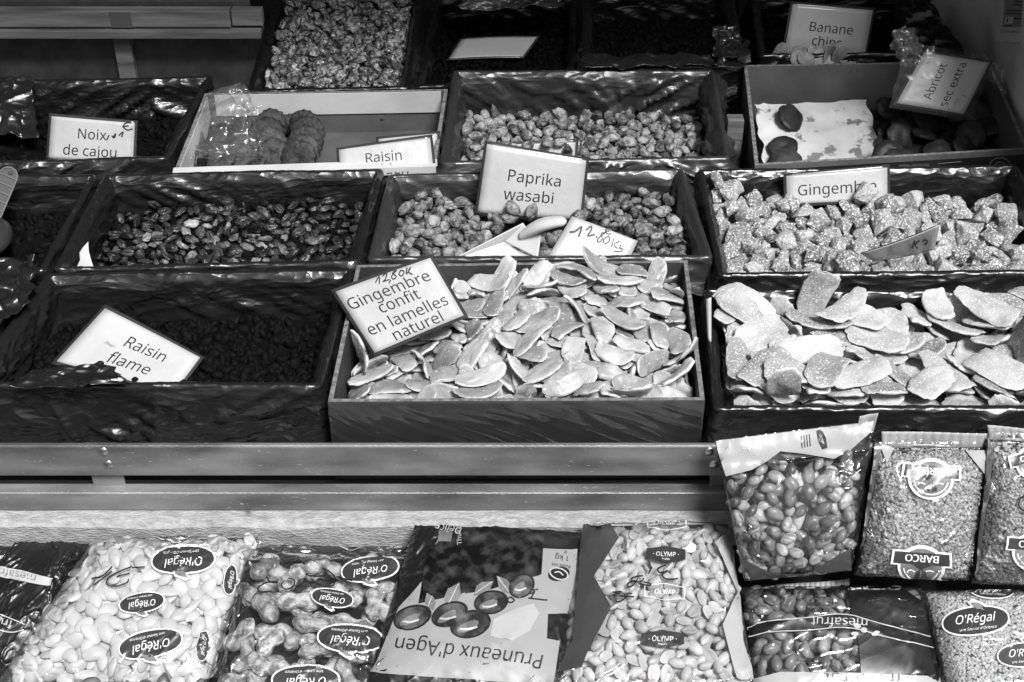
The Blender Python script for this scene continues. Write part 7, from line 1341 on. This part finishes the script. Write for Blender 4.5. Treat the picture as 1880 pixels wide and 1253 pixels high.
class Bag:
    def __init__(s, name, label, C, T, k=3.2, kv=None, fill=(.03, .97, .03, .97), wr=.0025, filmm='bagfilm', seed=0, group='packed bags on the lower shelf', gap=.0016, slump=0, back='bag_black'):
        """C: BL, BR, TR, TL (world) of the bag's middle plane; T: half thickness"""
        s.C = [np.array(c) for c in C]; s.T, s.k, s.kv, s.seed, s.wr, s.gap, s.fill, s.slump = T, k, kv or k, seed, wr, gap, fill, slump
        n = np.cross(s.C[1]-s.C[0], s.C[3]-s.C[0]); s.n = n/np.linalg.norm(n)
        c = sum(s.C)/4-s.n*T*.8; s.t = tag(empty(name, Vector(c)), label, 'bag', group)
        s.film(filmm, back)
    def base(s, u, v):
        u, v = u[:, None], v[:, None]; return s.C[0]*(1-u)*(1-v)+s.C[1]*u*(1-v)+s.C[2]*u*v+s.C[3]*(1-u)*v
    def prof(s, u, v):
        a = np.clip(1-np.abs(2*u-1)**s.k, 0, 1)**.5; w = np.clip(v/s.fill[3] if s.fill[3] < .95 else v, 0, 1); b = np.clip(1-np.abs(2*w-1)**s.kv, 0, 1)**.5
        if s.fill[3] < .95: b = np.maximum(b, .0)+.10*(v > s.fill[3])*np.sin(np.clip((v-s.fill[3])/(1-s.fill[3]), 0, 1)*math.pi)
        return a*b*(1+s.slump*(.5-v))
    def wrk(s, u, v):
        o = np.empty(len(u))
        for i, (a, b) in enumerate(zip(u, v)):
            p = Vector((a*4+s.seed*3, b*4, s.seed)); f = noise.noise(p); g = 1-2*abs(noise.noise(p*2.1+Vector((f, f, 1)))); h = 1-2*abs(noise.noise(p*4.7+Vector((g, 0, 5))))
            ed = (abs(2*a-1)**4+abs(2*b-1)**4); o[i] = .2+.5*f*(.45+.9*min(1.2, ed))+(1.3*max(0, g)**7+.5*max(0, h)**5)*(.5+.8*min(1.2, ed))*max(0, .55+f)
        return o
    def S(s, u, v, h=0.0, wr=True):
        u = np.clip(u, 0, 1); v = np.clip(v, 0, 1); P = s.base(u, v)+s.n*(s.T*s.prof(u, v)+h)[:, None] if np.ndim(h) else s.base(u, v)+s.n*(s.T*s.prof(u, v)+h)[:, None]
        if wr: P = P+s.n*(s.gap+s.wr*np.maximum(-.4, s.wrk(u, v)))[:, None]
        return P
    def film(s, m, back):
        n = 120; a = .5-.5*np.cos(np.pi*np.arange(n+1)/n); a = .35*a+.65*np.arange(n+1)/n; U, V = np.meshgrid(a, a); U, V = U.ravel(), V.ravel(); P = s.S(U, V)
        F_ = [(j*(n+1)+i, j*(n+1)+i+1, (j+1)*(n+1)+i+1, (j+1)*(n+1)+i) for j in range(n) for i in range(n)]
        B = s.base(U, V)-s.n*(s.T*.85*s.prof(U, V)+.001)[:, None]
        obj('film', P, F_, M[m], s.t)
        obj('back_sheet', B, [f[::-1] for f in F_], M[back], s.t)
    def uv(s, px):
        """photograph pixels -> surface parameters"""
        px = np.asarray(px, float); g = 24; a = np.linspace(.01, .99, g); U, V = [x.ravel() for x in np.meshgrid(a, a)]
        Q = project(s.S(U, V, wr=False)); k = np.argmin(((px[:, None, :]-Q[None])**2).sum(2), 1); u, v = U[k].copy(), V[k].copy()
        for _ in range(10):
            e = 1e-3; q0 = project(s.S(u, v, wr=False)); du = (project(s.S(u+e, v, wr=False))-q0)/e; dv = (project(s.S(u, v+e, wr=False))-q0)/e
            d = px-q0; det = du[:, 0]*dv[:, 1]-du[:, 1]*dv[:, 0]; det = np.where(abs(det) < 1e-3, 1e-3, det)
            u = np.clip(u+np.clip((d[:, 0]*dv[:, 1]-d[:, 1]*dv[:, 0])/det, -.05, .05), .004, .996); v = np.clip(v+np.clip((du[:, 0]*d[:, 1]-du[:, 1]*d[:, 0])/det, -.05, .05), .004, .996)
        return u, v
    def put(s, name, shapes, m, h=.0004, cell=14, parent=None):
        if name in ('logo', 'lettering', 'handwriting'): cell = 4.5
        def mp(P):
            u, v = s.uv(P); return s.S(u, v, h+.0010)
        if name in ('picture', 'pale_panel', 'emblem') and len(shapes) > 1:
            for q in shapes: s.put(name, [q], m, h, cell, parent)
            return
        return print_on(name, shapes, mp, M[m], parent or s.t, cell)
    def nuts(s, kind, n, size=1.0, name=None, tilt=.3, layers=((0, .6), (.012, .55)), cap=100, dmin=None, clip=None):
        K = KINDS[kind]; dims = max((max(abs(c) for c in v.co) for v in K[0].vertices))*2*size; r = np.random.default_rng(s.seed+5); its = []; vis = []
        wid = min(max(abs(v.co.z) for v in K[0].vertices)*size, .02)
        W = np.linalg.norm(s.C[1]-s.C[0]); H = np.linalg.norm(s.C[3]-s.C[0])
        for li, (dep, df) in enumerate(layers):
            pts = np.zeros((0, 2)); dm = (dmin or dims*df)
            tries = 0
            while len(pts) < n and tries < n*40:
                tries += 1; u, v = r.uniform(s.fill[0], s.fill[1]), r.uniform(s.fill[2], s.fill[3])
                q = np.array([u*W, v*H])
                if len(pts) and np.min(((pts-q)**2).sum(1)) < dm*dm: continue
                pts = np.vstack([pts, q])
            u, v = pts[:, 0]/W, pts[:, 1]/H; e = .01
            P = s.S(u, v, -wid*1.05-dep, wr=False); Tu = s.S(u+e, v, wr=False)-s.S(u-e, v, wr=False); Tv = s.S(u, v+e, wr=False)-s.S(u, v-e, wr=False); Nn = np.cross(Tu, Tv)
            pr = s.prof(u, v)
            for i in range(len(u)):
                if s.T*pr[i] < wid*.75+dep*.6: continue
                nn = Vector(Nn[i]).normalized(); nn = (nn+Vector(r.normal(size=3))*tilt*.5).normalized()
                q = nn.to_track_quat('Z', 'Y')@Quaternion((0, 0, 1), r.uniform(0, 6.28))@Quaternion((1, 0, 0), r.normal(0, .35 if kind != 'lima' else .25))
                me = K[int(r.integers(len(K)))]; mx = Matrix.Translation(Vector(P[i])-nn*float(abs(r.normal(0, .0012))))@q.to_matrix().to_4x4()@Matrix.Scale(size*r.uniform(.9, 1.08), 4)
                pxy = project([P[i]])[0]; inview = -20 < pxy[0] < 1900 and pxy[1] < 1270
                if li == 0 and inview: vis.append((me, mx))
                elif inview: its.append((me, mx))
        r.shuffle(vis) if False else None
        off = Matrix.Translation(-s.t.location)
        for me, mx in vis[:cap]:
            o = link(name or me.name.split('.')[0], me, s.t); o.matrix_basis = off@mx
        its += vis[cap:]
        if its:
            for m_ in {me.materials[0].name for me, _ in its}:
                tag(joined((name or K[0].name.split('.')[0])+'_mass', [q for q in its if q[0].materials[0].name == m_], bpy.data.materials[m_], s.t), kind='stuff')
        return len(vis)
    def grains(s, m, size, n, dep=.003, seed=0):
        """thousands of grains: one mesh"""
        r = np.random.default_rng(seed); V0, F0 = ICO[1]; F0 = np.array(F0); u = r.uniform(s.fill[0], s.fill[1], n); v = r.uniform(s.fill[2], s.fill[3], n)
        P = s.S(u, v, -r.uniform(.0012, dep, n), wr=False); k = s.T*s.prof(u, v) > .004; P = P[k]; n = len(P)
        A = r.normal(size=(n, 3, 3)); Qm = np.linalg.qr(A)[0]; sc_ = np.array([1, .95, .62])*size/2
        V = np.einsum('nij,kj->nki', Qm, V0*sc_)*r.uniform(.8, 1.15, (n, 1, 1))+P[:, None, :]
        Fc = (F0[None]+(np.arange(n)*len(V0))[:, None, None]).reshape(-1, 3)
        o = obj('grain_mass', V.reshape(-1, 3), [tuple(f) for f in Fc], M[m], s.t); tag(o, kind='stuff')
        # dark sheet below: shade between the grains put into its colour
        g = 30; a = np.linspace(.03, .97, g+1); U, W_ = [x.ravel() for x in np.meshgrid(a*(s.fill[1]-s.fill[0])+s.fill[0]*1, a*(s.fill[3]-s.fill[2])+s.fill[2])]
        B = s.S(U, W_, -.0042, wr=False); obj('grain_gap_shade', B, [(j*(g+1)+i, j*(g+1)+i+1, (j+1)*(g+1)+i+1, (j+1)*(g+1)+i) for j in range(g) for i in range(g)], M['seed_gap'], s.t)
    def seal(s, P, ridges, m, amp=.0008, across=True):
        """crimped end strip over the quad P = [TL, TR, BR, BL]"""
        TL, TR, BR, BL = P; n = Vector(s.n); nu = ridges*4; nv = 6; V = []; Fc = []
        for j in range(nv+1):
            for i in range(nu+1):
                u, v = i/nu, j/nv; p = TL*(1-u)*(1-v)+TR*u*(1-v)+BR*u*v+BL*(1-u)*v
                V.append(p+n*(amp*math.sin((u if across else v)*ridges*2*math.pi)+.0025*math.sin(u*7+s.seed)))
        for j in range(nv):
            for i in range(nu): a = j*(nu+1)+i; Fc.append((a, a+1, a+nu+2, a+nu+1))
        o = obj('seal', V, Fc, M[m], s.t); so = o.modifiers.new('thick', 'SOLIDIFY'); so.thickness = .0004; return o
def quad(pts, z): return [PZ(a, b, z-.018 if i < 2 else z+.034) for i, (a, b) in enumerate(pts)]   # the shelf slopes down to the buyer
# printed marks, in local units (width 1), y up
def oregal(b, cx, cy, wd, rot, sub=True):
    sh = lambda S_: xf(S_, cx, cy, rot, wd)
    b.put('logo', [sh(ell2d(0, 0, .53, .235, n=48, e=2.2)), sh(poly2d([(.02, .14), (-.10, .30), (-.02, .34), (.16, .26), (.19, .14)]))], 'p_white', .0004)
    b.put('logo', [sh(ell2d(0, 0, .505, .21, n=48, e=2.2))], 'p_dark', .0007)
    b.put('logo', [sh(poly2d([(.02, .15), (-.06, .29), (.06, .28), (.15, .22), (.17, .15)]))], 'p_mid', .0007)
    tx = [sh((text2d("O'Régal", .235, shear=.28, bold=.004, sx=.92)[0]+np.array([-.02, .045]), text2d("O'Régal", .235, shear=.28, bold=.004, sx=.92)[1]))]
    if sub:
        V, Fc = text2d("une Saveur d'Orienco", .072, shear=.25, bold=.001); tx.append(sh((V+np.array([.02, -.12]), Fc)))
    b.put('logo', tx, 'p_white', .0010, 20)
def olymp(b, cx, cy, wd, rot, solid=True, up=0):
    sh = lambda S_: xf(S_, cx, cy, rot, wd); hx = [(-.5, .13), (0, .21), (.5, .13), (.5, -.13), (0, -.21), (-.5, -.13)]
    if solid: b.put('logo', [sh(poly2d(hx))], 'p_dark', .0005+up)
    else: b.put('logo', [sh(stroke2d([p for q in range(6) for p in ((hx[q][0], hx[q][1]),)*3], .014, True))], 'p_white', .0005)
    tx = [sh(text2d('· OLYMP ·', .20, bold=.003, sx=.95))]
    if solid:
        V, Fc = text2d('fruits', .08, bold=.003, sx=1.3); tx.append(sh((V+np.array([0, -.125]), Fc)))
    b.put('logo', tx, 'p_white', .0009+up, 20)
def barco(b, cx, cy, wd, rot):
    sh = lambda S_: xf(S_, cx, cy, rot, wd)
    b.put('logo', [sh(ell2d(0, .10, .40, .36)), sh(poly2d([(-.52, .10), (.52, .10), (.50, -.16), (-.50, -.16)]))], 'p_white', .0004)
    b.put('logo', [sh(ell2d(0, .11, .35, .31))], 'p_mid', .0007)
    b.put('logo', [sh(stroke2d([(.30*math.cos(a), .11+.26*math.sin(a)) for a in np.linspace(.15, 3.0, 20)], .022)), sh(stroke2d([(-.22, .18), (-.15, .16), (-.08, .18)], .02)), sh(stroke2d([(.1, .2), (.2, .16), (.24, .22)], .02))], 'p_white', .0010)
    b.put('logo', [sh(poly2d([(-.48, .07), (.48, .07), (.46, -.13), (-.46, -.13)])), sh(poly2d([(-.16, .07), (.16, .07), (0, .17)])), sh(poly2d([(-.02, .16), (-.02, .33), (-.12, .30), (-.08, .2)])), sh(poly2d([(.02, .16), (.02, .33), (.12, .30), (.08, .2)]))], 'p_dark', .0011)
    V, Fc = text2d('BARCO', .205, bold=.010, sx=1.08); b.put('logo', [sh((V+np.array([-.004, -.03]), Fc))], 'p_white', .0015, 20); b.put('logo', [sh((V+np.array([.006, -.03]), Fc))], 'p_white', .0018, 20)
def marker(b, *strokes, w=3.2): b.put('handwriting', [stroke2d(s, w) for s in strokes], 'ink', .0012, 18)
M['ink'] = M['ink']
# 1 white beans
b = Bag('bean_bag', 'clear bag of large white beans with four oval labels at the lower shelf corner', quad([(-6, 1262), (378, 1276), (474, 986), (172, 996)], .522), .026, 3.4, seed=1, wr=.004, gap=.002)
b.nuts('lima', 200, .98, 'white_bean', .5, ((0, .50), (.008, .5), (.016, .6)))
oregal(b, 326, 980, 72, 186, False); oregal(b, 338, 1032, 112, 184); oregal(b, 262, 1110, 80, 190); oregal(b, 278, 1186, 114, 192)
oregal(b, 424, 1068, 52, 262, False); oregal(b, 374, 1190, 52, 262, False)
marker(b, [(170, 1066), (190, 1063), (208, 1044)], [(208, 1052), (174, 1079)], [(244, 1044), (222, 1052), (200, 1064), (196, 1076), (210, 1082), (236, 1074), (238, 1066)], [(244, 1046), (268, 1045)], [(216, 1062), (240, 1056)], w=2.4)
b.seal([PZ(0, 1228, .515), PZ(190, 1258, .515), PZ(180, 1275, .50), PZ(-20, 1246, .50)], 9, 'bagfilm_strong', .0006)
crumple('side_seam', [PZ(472, 968, .556), PZ(484, 984, .552), PZ(398, 1246, .512), PZ(380, 1240, .520)], M['bagfilm_strong'], b.t, 20, 60, .0035, 30, 6)
# 2 unshelled peanuts
b = Bag('peanut_bag', 'clear bag of unshelled peanuts between the white beans and the prune bag', quad([(382, 1330), (700, 1330), (758, 1026), (452, 1028)], .520), .026, 3.2, seed=2, wr=.004, filmm='bagfilm_strong')
b.nuts('shell', 70, 1.08, None, .4, ((0, .60), (.012, .55)))
oregal(b, 680, 1048, 102, 188); oregal(b, 611, 1101, 74, 172); oregal(b, 644, 1176, 116, 176); oregal(b, 562, 1252, 120, 180)
marker(b, [(509, 1073), (492, 1072), (473, 1082), (476, 1092), (500, 1089)], [(524, 1070), (516, 1078), (524, 1088), (540, 1082), (544, 1070), (530, 1066)], [(572, 1068), (592, 1082), (614, 1080), (618, 1062), (598, 1048), (592, 1048)], [(600, 1060), (576, 1064)], [(618, 1062), (648, 1070)], w=2.6)
crumple('top_seam', [PZ(452, 1006, .552), PZ(756, 1002, .552), PZ(756, 1026, .550), PZ(456, 1030, .550)], M['bagfilm_strong'], b.t, 70, 12, .004, 26, 7)
# 3 prunes: an opaque printed bag
b = Bag('prune_bag', 'dark printed bag of prunes with a plum picture and pruneaux lettering', quad([(664, 1284), (1030, 1292), (1072, 980), (762, 968)], .538), .024, 3.6, seed=3, wr=.0028, filmm='bag_black')
b.put('pale_panel', [poly2d([(692, 1218), (732, 1120), (776, 1070), (768, 1112), (990, 1060), (994, 1010), (1060, 1012), (1052, 1130), (1006, 1130), (1004, 1175), (1028, 1180), (1016, 1262), (680, 1238)])], 'bag_cream', .0004, 10)
b.put('picture', [poly2d([(790, 1000), (880, 972), (1000, 968), (994, 1058), (900, 1086), (770, 1108), (775, 1070)])], 'p_tree', .0006, 10)
def leaf(cx, cy, L_, W_, r): return xf(poly2d([(-.5, 0), (-.2, .3*W_/L_*1.6), (.1, .32*W_/L_*1.6), (.5, 0), (.1, -.32*W_/L_*1.6), (-.2, -.3*W_/L_*1.6)]), cx, cy, r, L_)
b.put('picture', [leaf(832, 1096, 52, 26, 62), leaf(888, 1084, 44, 22, 35), leaf(926, 1078, 44, 20, 130), leaf(790, 1108, 34, 18, 110)], 'p_mid', .0010, 10)
b.put('picture', [stroke2d([(824, 1112), (842, 1076)], 1.6), stroke2d([(872, 1094), (904, 1072)], 1.5), stroke2d([(934, 1090), (914, 1064)], 1.5), stroke2d([(786, 1118), (794, 1098)], 1.5)], 'p_light', .0013)
PL = [(758, 1138, 34, 20, 18), (826, 1132, 33, 20, 22), (864, 1150, 36, 23, 14), (902, 1110, 30, 20, 10), (958, 1080, 24, 19, 40)]
b.put('picture', [ell2d(x, y, rx*1.06, ry*1.1, -r) for x, y, rx, ry, r in PL], 'ink', .0014, 10)
b.put('picture', [ell2d(x-1, y+1, rx*.95, ry*.93, -r) for x, y, rx, ry, r in PL], 'p_plum', .0018, 10)
b.put('picture', [ell2d(x-5, y+5, rx*.60, ry*.36, -r-10) for x, y, rx, ry, r in PL], 'p_mid', .0022, 10)
b.put('picture', [stroke2d([(x-rx*.55, y+ry*.45), (x-rx*.1, y+ry*.5), (x+rx*.35, y+ry*.25)], 3.5) for x, y, rx, ry, r in PL], 'p_light', .0026, 10)
b.put('picture', [poly2d([(906, 1142), (950, 1120), (980, 1112), (990, 1130), (972, 1162), (940, 1180), (900, 1172)])], 'bag_pale', .0009, 10)
V, Fc = text2d("Pruneaux d'Agen", 46, shear=.12, bold=.35, sx=.93)
b.put('lettering', [xf((V*np.array([1, 1])+np.array([0, 0]), Fc), 862, 1204, 173)], 'ink', .0012, 12)
b.put('lettering', [xf(text2d('Délice', 22, shear=.2), 824, 976, 172), xf(text2d('Thuko', 15, bold=.2), 842, 986, 95)], 'p_light', .0010, 20)
b.put('emblem', [poly2d([(806, 978), (832, 976), (828, 998), (804, 998)]), stroke2d([(830, 968), (812, 984), (800, 1004)], 2.5)], 'p_mid', .0008)
b.put('lettering', [xf(text2d('1 kg', 17, bold=.4), 1032, 1028, 172), xf(text2d('Poids net', 10, bold=.2), 1030, 1042, 172), xf(text2d('e', 12), 1038, 1018, 172)], 'ink', .0010, 20)
b.put('emblem', [ell2d(1026, 1057, 20, 13, -12)], 'ink', .0009); b.put('emblem', [stroke2d([(1026+16.5*math.cos(a), 1057+10.5*math.sin(a)+3.4*math.cos(a)) for a in np.linspace(0, 6.28, 22, endpoint=False)], 2.4, True), stroke2d([(1018, 1055), (1026, 1052), (1034, 1060)], 2.2)], 'p_light', .0012)
marker(b, [(926, 1094), (915, 1092), (918, 1104), (926, 1108), (918, 1112)], [(937, 1100), (930, 1106), (938, 1112), (946, 1106), (937, 1100)], [(988, 1086), (962, 1090), (975, 1096), (984, 1086), (974, 1104)], [(970, 1102), (1005, 1106)], [(850, 1130), (852, 1142), (868, 1138), (874, 1126)], w=2.6)
b.seal([PZ(672, 1240, .515), PZ(1006, 1270, .515), PZ(1010, 1290, .50), PZ(660, 1262, .50)], 30, 'bag_black')
# 4 blanched peanuts
b = Bag('peanut_bag', 'clear bag of blanched peanuts with hexagonal labels and dark printed side', quad([(1004, 1306), (1392, 1306), (1336, 962), (1070, 966)], .540), .027, 3.2, seed=4, wr=.004)
b.nuts('blanched', 300, 1.06, None, .6, ((0, .56), (.008, .5), (.016, .6)))
b.put('dark_panel', [poly2d([(1068, 948), (1110, 948), (1136, 990), (1090, 1062), (1122, 1118), (1076, 1206), (1068, 1230), (1020, 1240), (1050, 1180), (1062, 1060)])], 'bag_dark', .0006, 10)
b.put('pale_panel', [poly2d([(1344, 972), (1356, 1060), (1364, 1180), (1384, 1252), (1352, 1252), (1326, 1150), (1354, 1090), (1312, 1000)])], 'bag_pale', .0006, 10)
olymp(b, 1224, 962, 70, 0, False); olymp(b, 1222, 1021, 72, -1); olymp(b, 1220, 1090, 74, -3, False); olymp(b, 1216, 1177, 78, 0)
marker(b, [(1196, 1046), (1190, 1058)], [(1222, 1041), (1206, 1048), (1208, 1056), (1220, 1054), (1228, 1050), (1214, 1058), (1218, 1066), (1232, 1068), (1244, 1066)], w=3)
marker(b, [(1180, 1062), (1160, 1064), (1158, 1072), (1176, 1074), (1182, 1066)], [(1166, 1070), (1152, 1074), (1152, 1084), (1162, 1080), (1170, 1068)], [(1172, 1076), (1192, 1080), (1196, 1076), (1180, 1073)], [(1124, 1092), (1140, 1090), (1150, 1100), (1140, 1108), (1132, 1110)], [(1126, 1098), (1164, 1100)], [(1128, 1094), (1160, 1094)], w=2.8)
b.seal([PZ(1012, 1232, .52), PZ(1084, 1222, .52), PZ(1090, 1234, .51), PZ(1012, 1250, .51)], 16, 'bag_dark')
# 5 redskin peanuts with a dark panel
b = Bag('peanut_bag', 'bag of redskin peanuts with a dark panel and slanted band lying on the shelf', quad([(1386, 1310), (1736, 1310), (1690, 1080), (1358, 1080)], .512), .024, 3.4, seed=5, wr=.003, filmm='bagfilm_strong')
b.nuts('redskin', 170, 1.05, None, .6, ((0, .58), (.009, .5), (.017, .6)))
b.put('dark_panel', [poly2d([(1553, 1070), (1640, 1068), (1692, 1110), (1728, 1240), (1580, 1246), (1576, 1190), (1560, 1120)])], 'bag_black', .0006, 10)
b.put('dark_band', [poly2d([(1366, 1160), (1400, 1144), (1470, 1140), (1548, 1128), (1600, 1145), (1700, 1172), (1712, 1190), (1620, 1172), (1556, 1152), (1480, 1160), (1410, 1162), (1370, 1174)])], 'bag_black', .0009, 8)
b.put('band_line', [stroke2d([(1366, 1160), (1400, 1143), (1470, 1139), (1548, 1127), (1600, 1144), (1706, 1172)], 1.8), stroke2d([(1370, 1174), (1410, 1162), (1480, 1161), (1556, 1152), (1620, 1172), (1712, 1192)], 1.8)], 'p_light', .0013)
b.put('lettering', [xf(text2d('mesafrut', 28, bold=.5, sx=1.1), 1540, 1146, 178)], 'p_light', .0014, 12)
b.put('emblem', [ell2d(1572, 1152, 7, 4.5, 20), ell2d(1584, 1160, 6, 5), ell2d(1568, 1167, 7, 4), ell2d(1606, 1166, 8, 4, -20), ell2d(1586, 1083, 5, 3)], 'p_light', .0016)
b.put('lettering', [xf(text2d('SECOS', 13, bold=.3, sx=1.6), 1506, 1125, 186), xf(text2d('SECOS', 13, bold=.3, sx=1.6), 1528, 1229, 180)], 'ink', .0012, 20)
b.put('pale_panel', [poly2d([(1380, 1250), (1430, 1236), (1560, 1238), (1700, 1244), (1735, 1262), (1735, 1290), (1386, 1290)])], 'bag_pale', .0010, 10)
b.put('lettering', [xf(text2d('mesafrut', 36, bold=.8, sx=1.15), 1582, 1250, 180)], 'p_mid', .0014, 12)
marker(b, [(1482, 1096), (1494, 1090), (1502, 1096), (1490, 1102), (1504, 1108), (1500, 1118), (1490, 1122)], [(1527, 1104), (1526, 1114)], [(1524, 1083), (1516, 1088), (1526, 1092), (1534, 1086), (1524, 1083)], [(1540, 1080), (1538, 1088), (1548, 1086), (1546, 1079), (1540, 1080)], w=2.8)
b.seal([PZ(1364, 1082, .535), PZ(1560, 1062, .535), PZ(1560, 1074, .53), PZ(1366, 1096, .53)], 20, 'bag_pale', .0004)
# 6 pale seeds
b = Bag('seed_bag', 'clear bag of fine pale seeds with upright oval labels on the lower shelf', quad([(1742, 1330), (2040, 1330), (1985, 1090), (1690, 1086)], .512), .026, 3.6, seed=6, wr=.002, gap=.001)
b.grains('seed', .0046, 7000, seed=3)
oregal(b, 1820, 1083, 80, -3); oregal(b, 1790, 1142, 118, 6); oregal(b, 1882, 1204, 100, 4)
# 7 upright redskin peanuts
def lean(pts, Y): return [PY(a, b, y) for (a, b), y in zip(pts, Y)]
b = Bag('peanut_bag', 'upright clear bag of redskin peanuts with a pale crimped header', lean([(1366, 1066), (1562, 1048), (1604, 772), (1312, 808)], (1.085, 1.085, 1.172, 1.172)), .022, 3.0, fill=(.04, .96, .03, .80), seed=7, wr=.003, filmm='bagfilm_strong', group='packed bags leaning on the rails')
b.nuts('mixed', 190, 1.0, 'peanut', .7, ((0, .56), (.009, .5), (.017, .6)))
b.put('header', [poly2d([(1312, 810), (1330, 806), (1460, 790), (1570, 770), (1606, 772), (1598, 792), (1560, 826), (1530, 842), (1470, 832), (1432, 828), (1408, 846), (1380, 862), (1332, 874), (1324, 850)])], 'bag_pale', .0008, 10)
b.put('dark_panel', [poly2d([(1352, 1000), (1372, 1030), (1420, 1054), (1480, 1052), (1530, 1024), (1560, 1006), (1562, 1044), (1470, 1060), (1370, 1066)])], 'bag_dark', .0008, 10)
olymp(b, 1508, 806, 36, -72, True, .0012); b.put('lettering', [stroke2d([(1470+k*5, 800-k*1.2), (1472+k*5, 822-k*1.2)], 1.5) for k in range(4)], 'p_dark', .0016)
olymp(b, 1372, 1056, 26, -60, True, .0012)
b.seal([PY(1578, 764, 1.170), PY(1612, 758, 1.170), PY(1602, 796, 1.168), PY(1570, 800, 1.168)], 9, 'bag_pale', .0008)
marker(b, [(1458, 910), (1466, 894), (1476, 892)], w=2.4)
marker(b, [(1514, 902), (1522, 892), (1530, 896), (1526, 906), (1514, 902)], [(1510, 908), (1520, 898)], w=2.4)
# 8, 9 lentils
def lentils(label, pts, seed, logos, seal_px, extra):
    b = Bag('lentil_bag', label, lean(pts, (1.085, 1.085, 1.165, 1.165)), .024, 3.4, fill=(.03, .97, .03, .93), seed=seed, wr=.003, filmm='bagfilm_strong', group='packed bags leaning on the rails')
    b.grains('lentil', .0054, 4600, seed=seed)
    for l in logos: barco(b, *l)
    for q in seal_px: b.seal([PY(a, c, 1.163) for a, c in q], 12, 'bag_pale', .0008)
    for p in extra: b.put('side_strip', [poly2d(p)], 'bag_mid', .0006, 10)
    return b
b = lentils('upright bag of lentils with two round emblems between peanuts and another lentil bag', [(1568, 1056), (1776, 1066), (1812, 806), (1604, 806)], 8, [(1708, 868, 106, 176), (1690, 1028, 108, 176)],
        [[(1617, 792), (1812, 796), (1810, 824), (1617, 826)]], [[(1604, 812), (1618, 816), (1606, 870), (1584, 1000), (1574, 1010), (1582, 900)]])
b.put('pale_panel', [poly2d([(1612, 812), (1640, 822), (1626, 850)]), poly2d([(1770, 826), (1808, 826), (1806, 870)])], 'bag_pale', .0008, 10)
b = lentils('upright bag of lentils cut off by the picture edge beside another lentil bag', [(1782, 1070), (1990, 1076), (2012, 800), (1812, 790)], 9, [(1895, 838, 90, 196), (1896, 1002, 100, 176)],
        [[(1812, 780), (1990, 800), (1990, 832), (1815, 812)]], [[(1812, 800), (1822, 830), (1800, 1000), (1790, 1060), (1782, 1050), (1798, 930)]])
marker(b, [(1884, 908), (1870, 912), (1866, 928), (1878, 938), (1890, 936)], w=3)
# 10 dark bags at the left edge
b = Bag('fruit_bag', 'black printed bag with two slanted lettered bands beside the white beans', quad([(-150, 1250), (40, 1262), (166, 1000), (30, 998)], .510), .018, 3.4, seed=12, wr=.004, filmm='bag_black')
b.put('pale_band', [poly2d([(-20, 1040), (40, 1050), (100, 1066), (96, 1080), (30, 1068), (-20, 1058)])], 'p_light', .0006, 8)
b.put('lettering', [xf(text2d('mesafrut', 22, bold=.6, sx=1.15), 26, 1058, 168)], 'p_mid', .0010, 12)
b.put('band_line', [stroke2d([(-20, 1126), (10, 1134), (48, 1150)], 2), stroke2d([(-20, 1154), (20, 1166), (46, 1160)], 2)], 'p_light', .0008)
b.put('lettering', [xf(text2d('fruit', 24, bold=.6, sx=1.1), 4, 1146, 166)], 'p_light', .0010, 12)
b.seal([PZ(60, 986, .53), PZ(170, 992, .53), PZ(160, 1010, .525), PZ(56, 1000, .525)], 22, 'bag_black')
b = Bag('fruit_bag', 'clear bag with a pale crimped end behind the black lettered bag', quad([(-160, 1130), (20, 1120), (50, 1010), (-120, 1010)], .505), .016, 3.4, seed=14, wr=.003, filmm='bagfilm_strong')
b.nuts('blanched', 60, 1.1, 'dried_fruit_piece', .6, ((0, .6),))
b.seal([PZ(-100, 978, .535), PZ(62, 986, .535), PZ(56, 1000, .53), PZ(-100, 992, .53)], 26, 'bag_pale')
b = Bag('peanut_bag', 'bag of dark nuts mostly hidden under the front of the white bean bag', quad([(150, 1330), (400, 1330), (392, 1258), (130, 1256)], .505), .012, 3.4, seed=15, wr=.003)
b.nuts('redskin', 40, 1.2, None, .6, ((0, .6),))
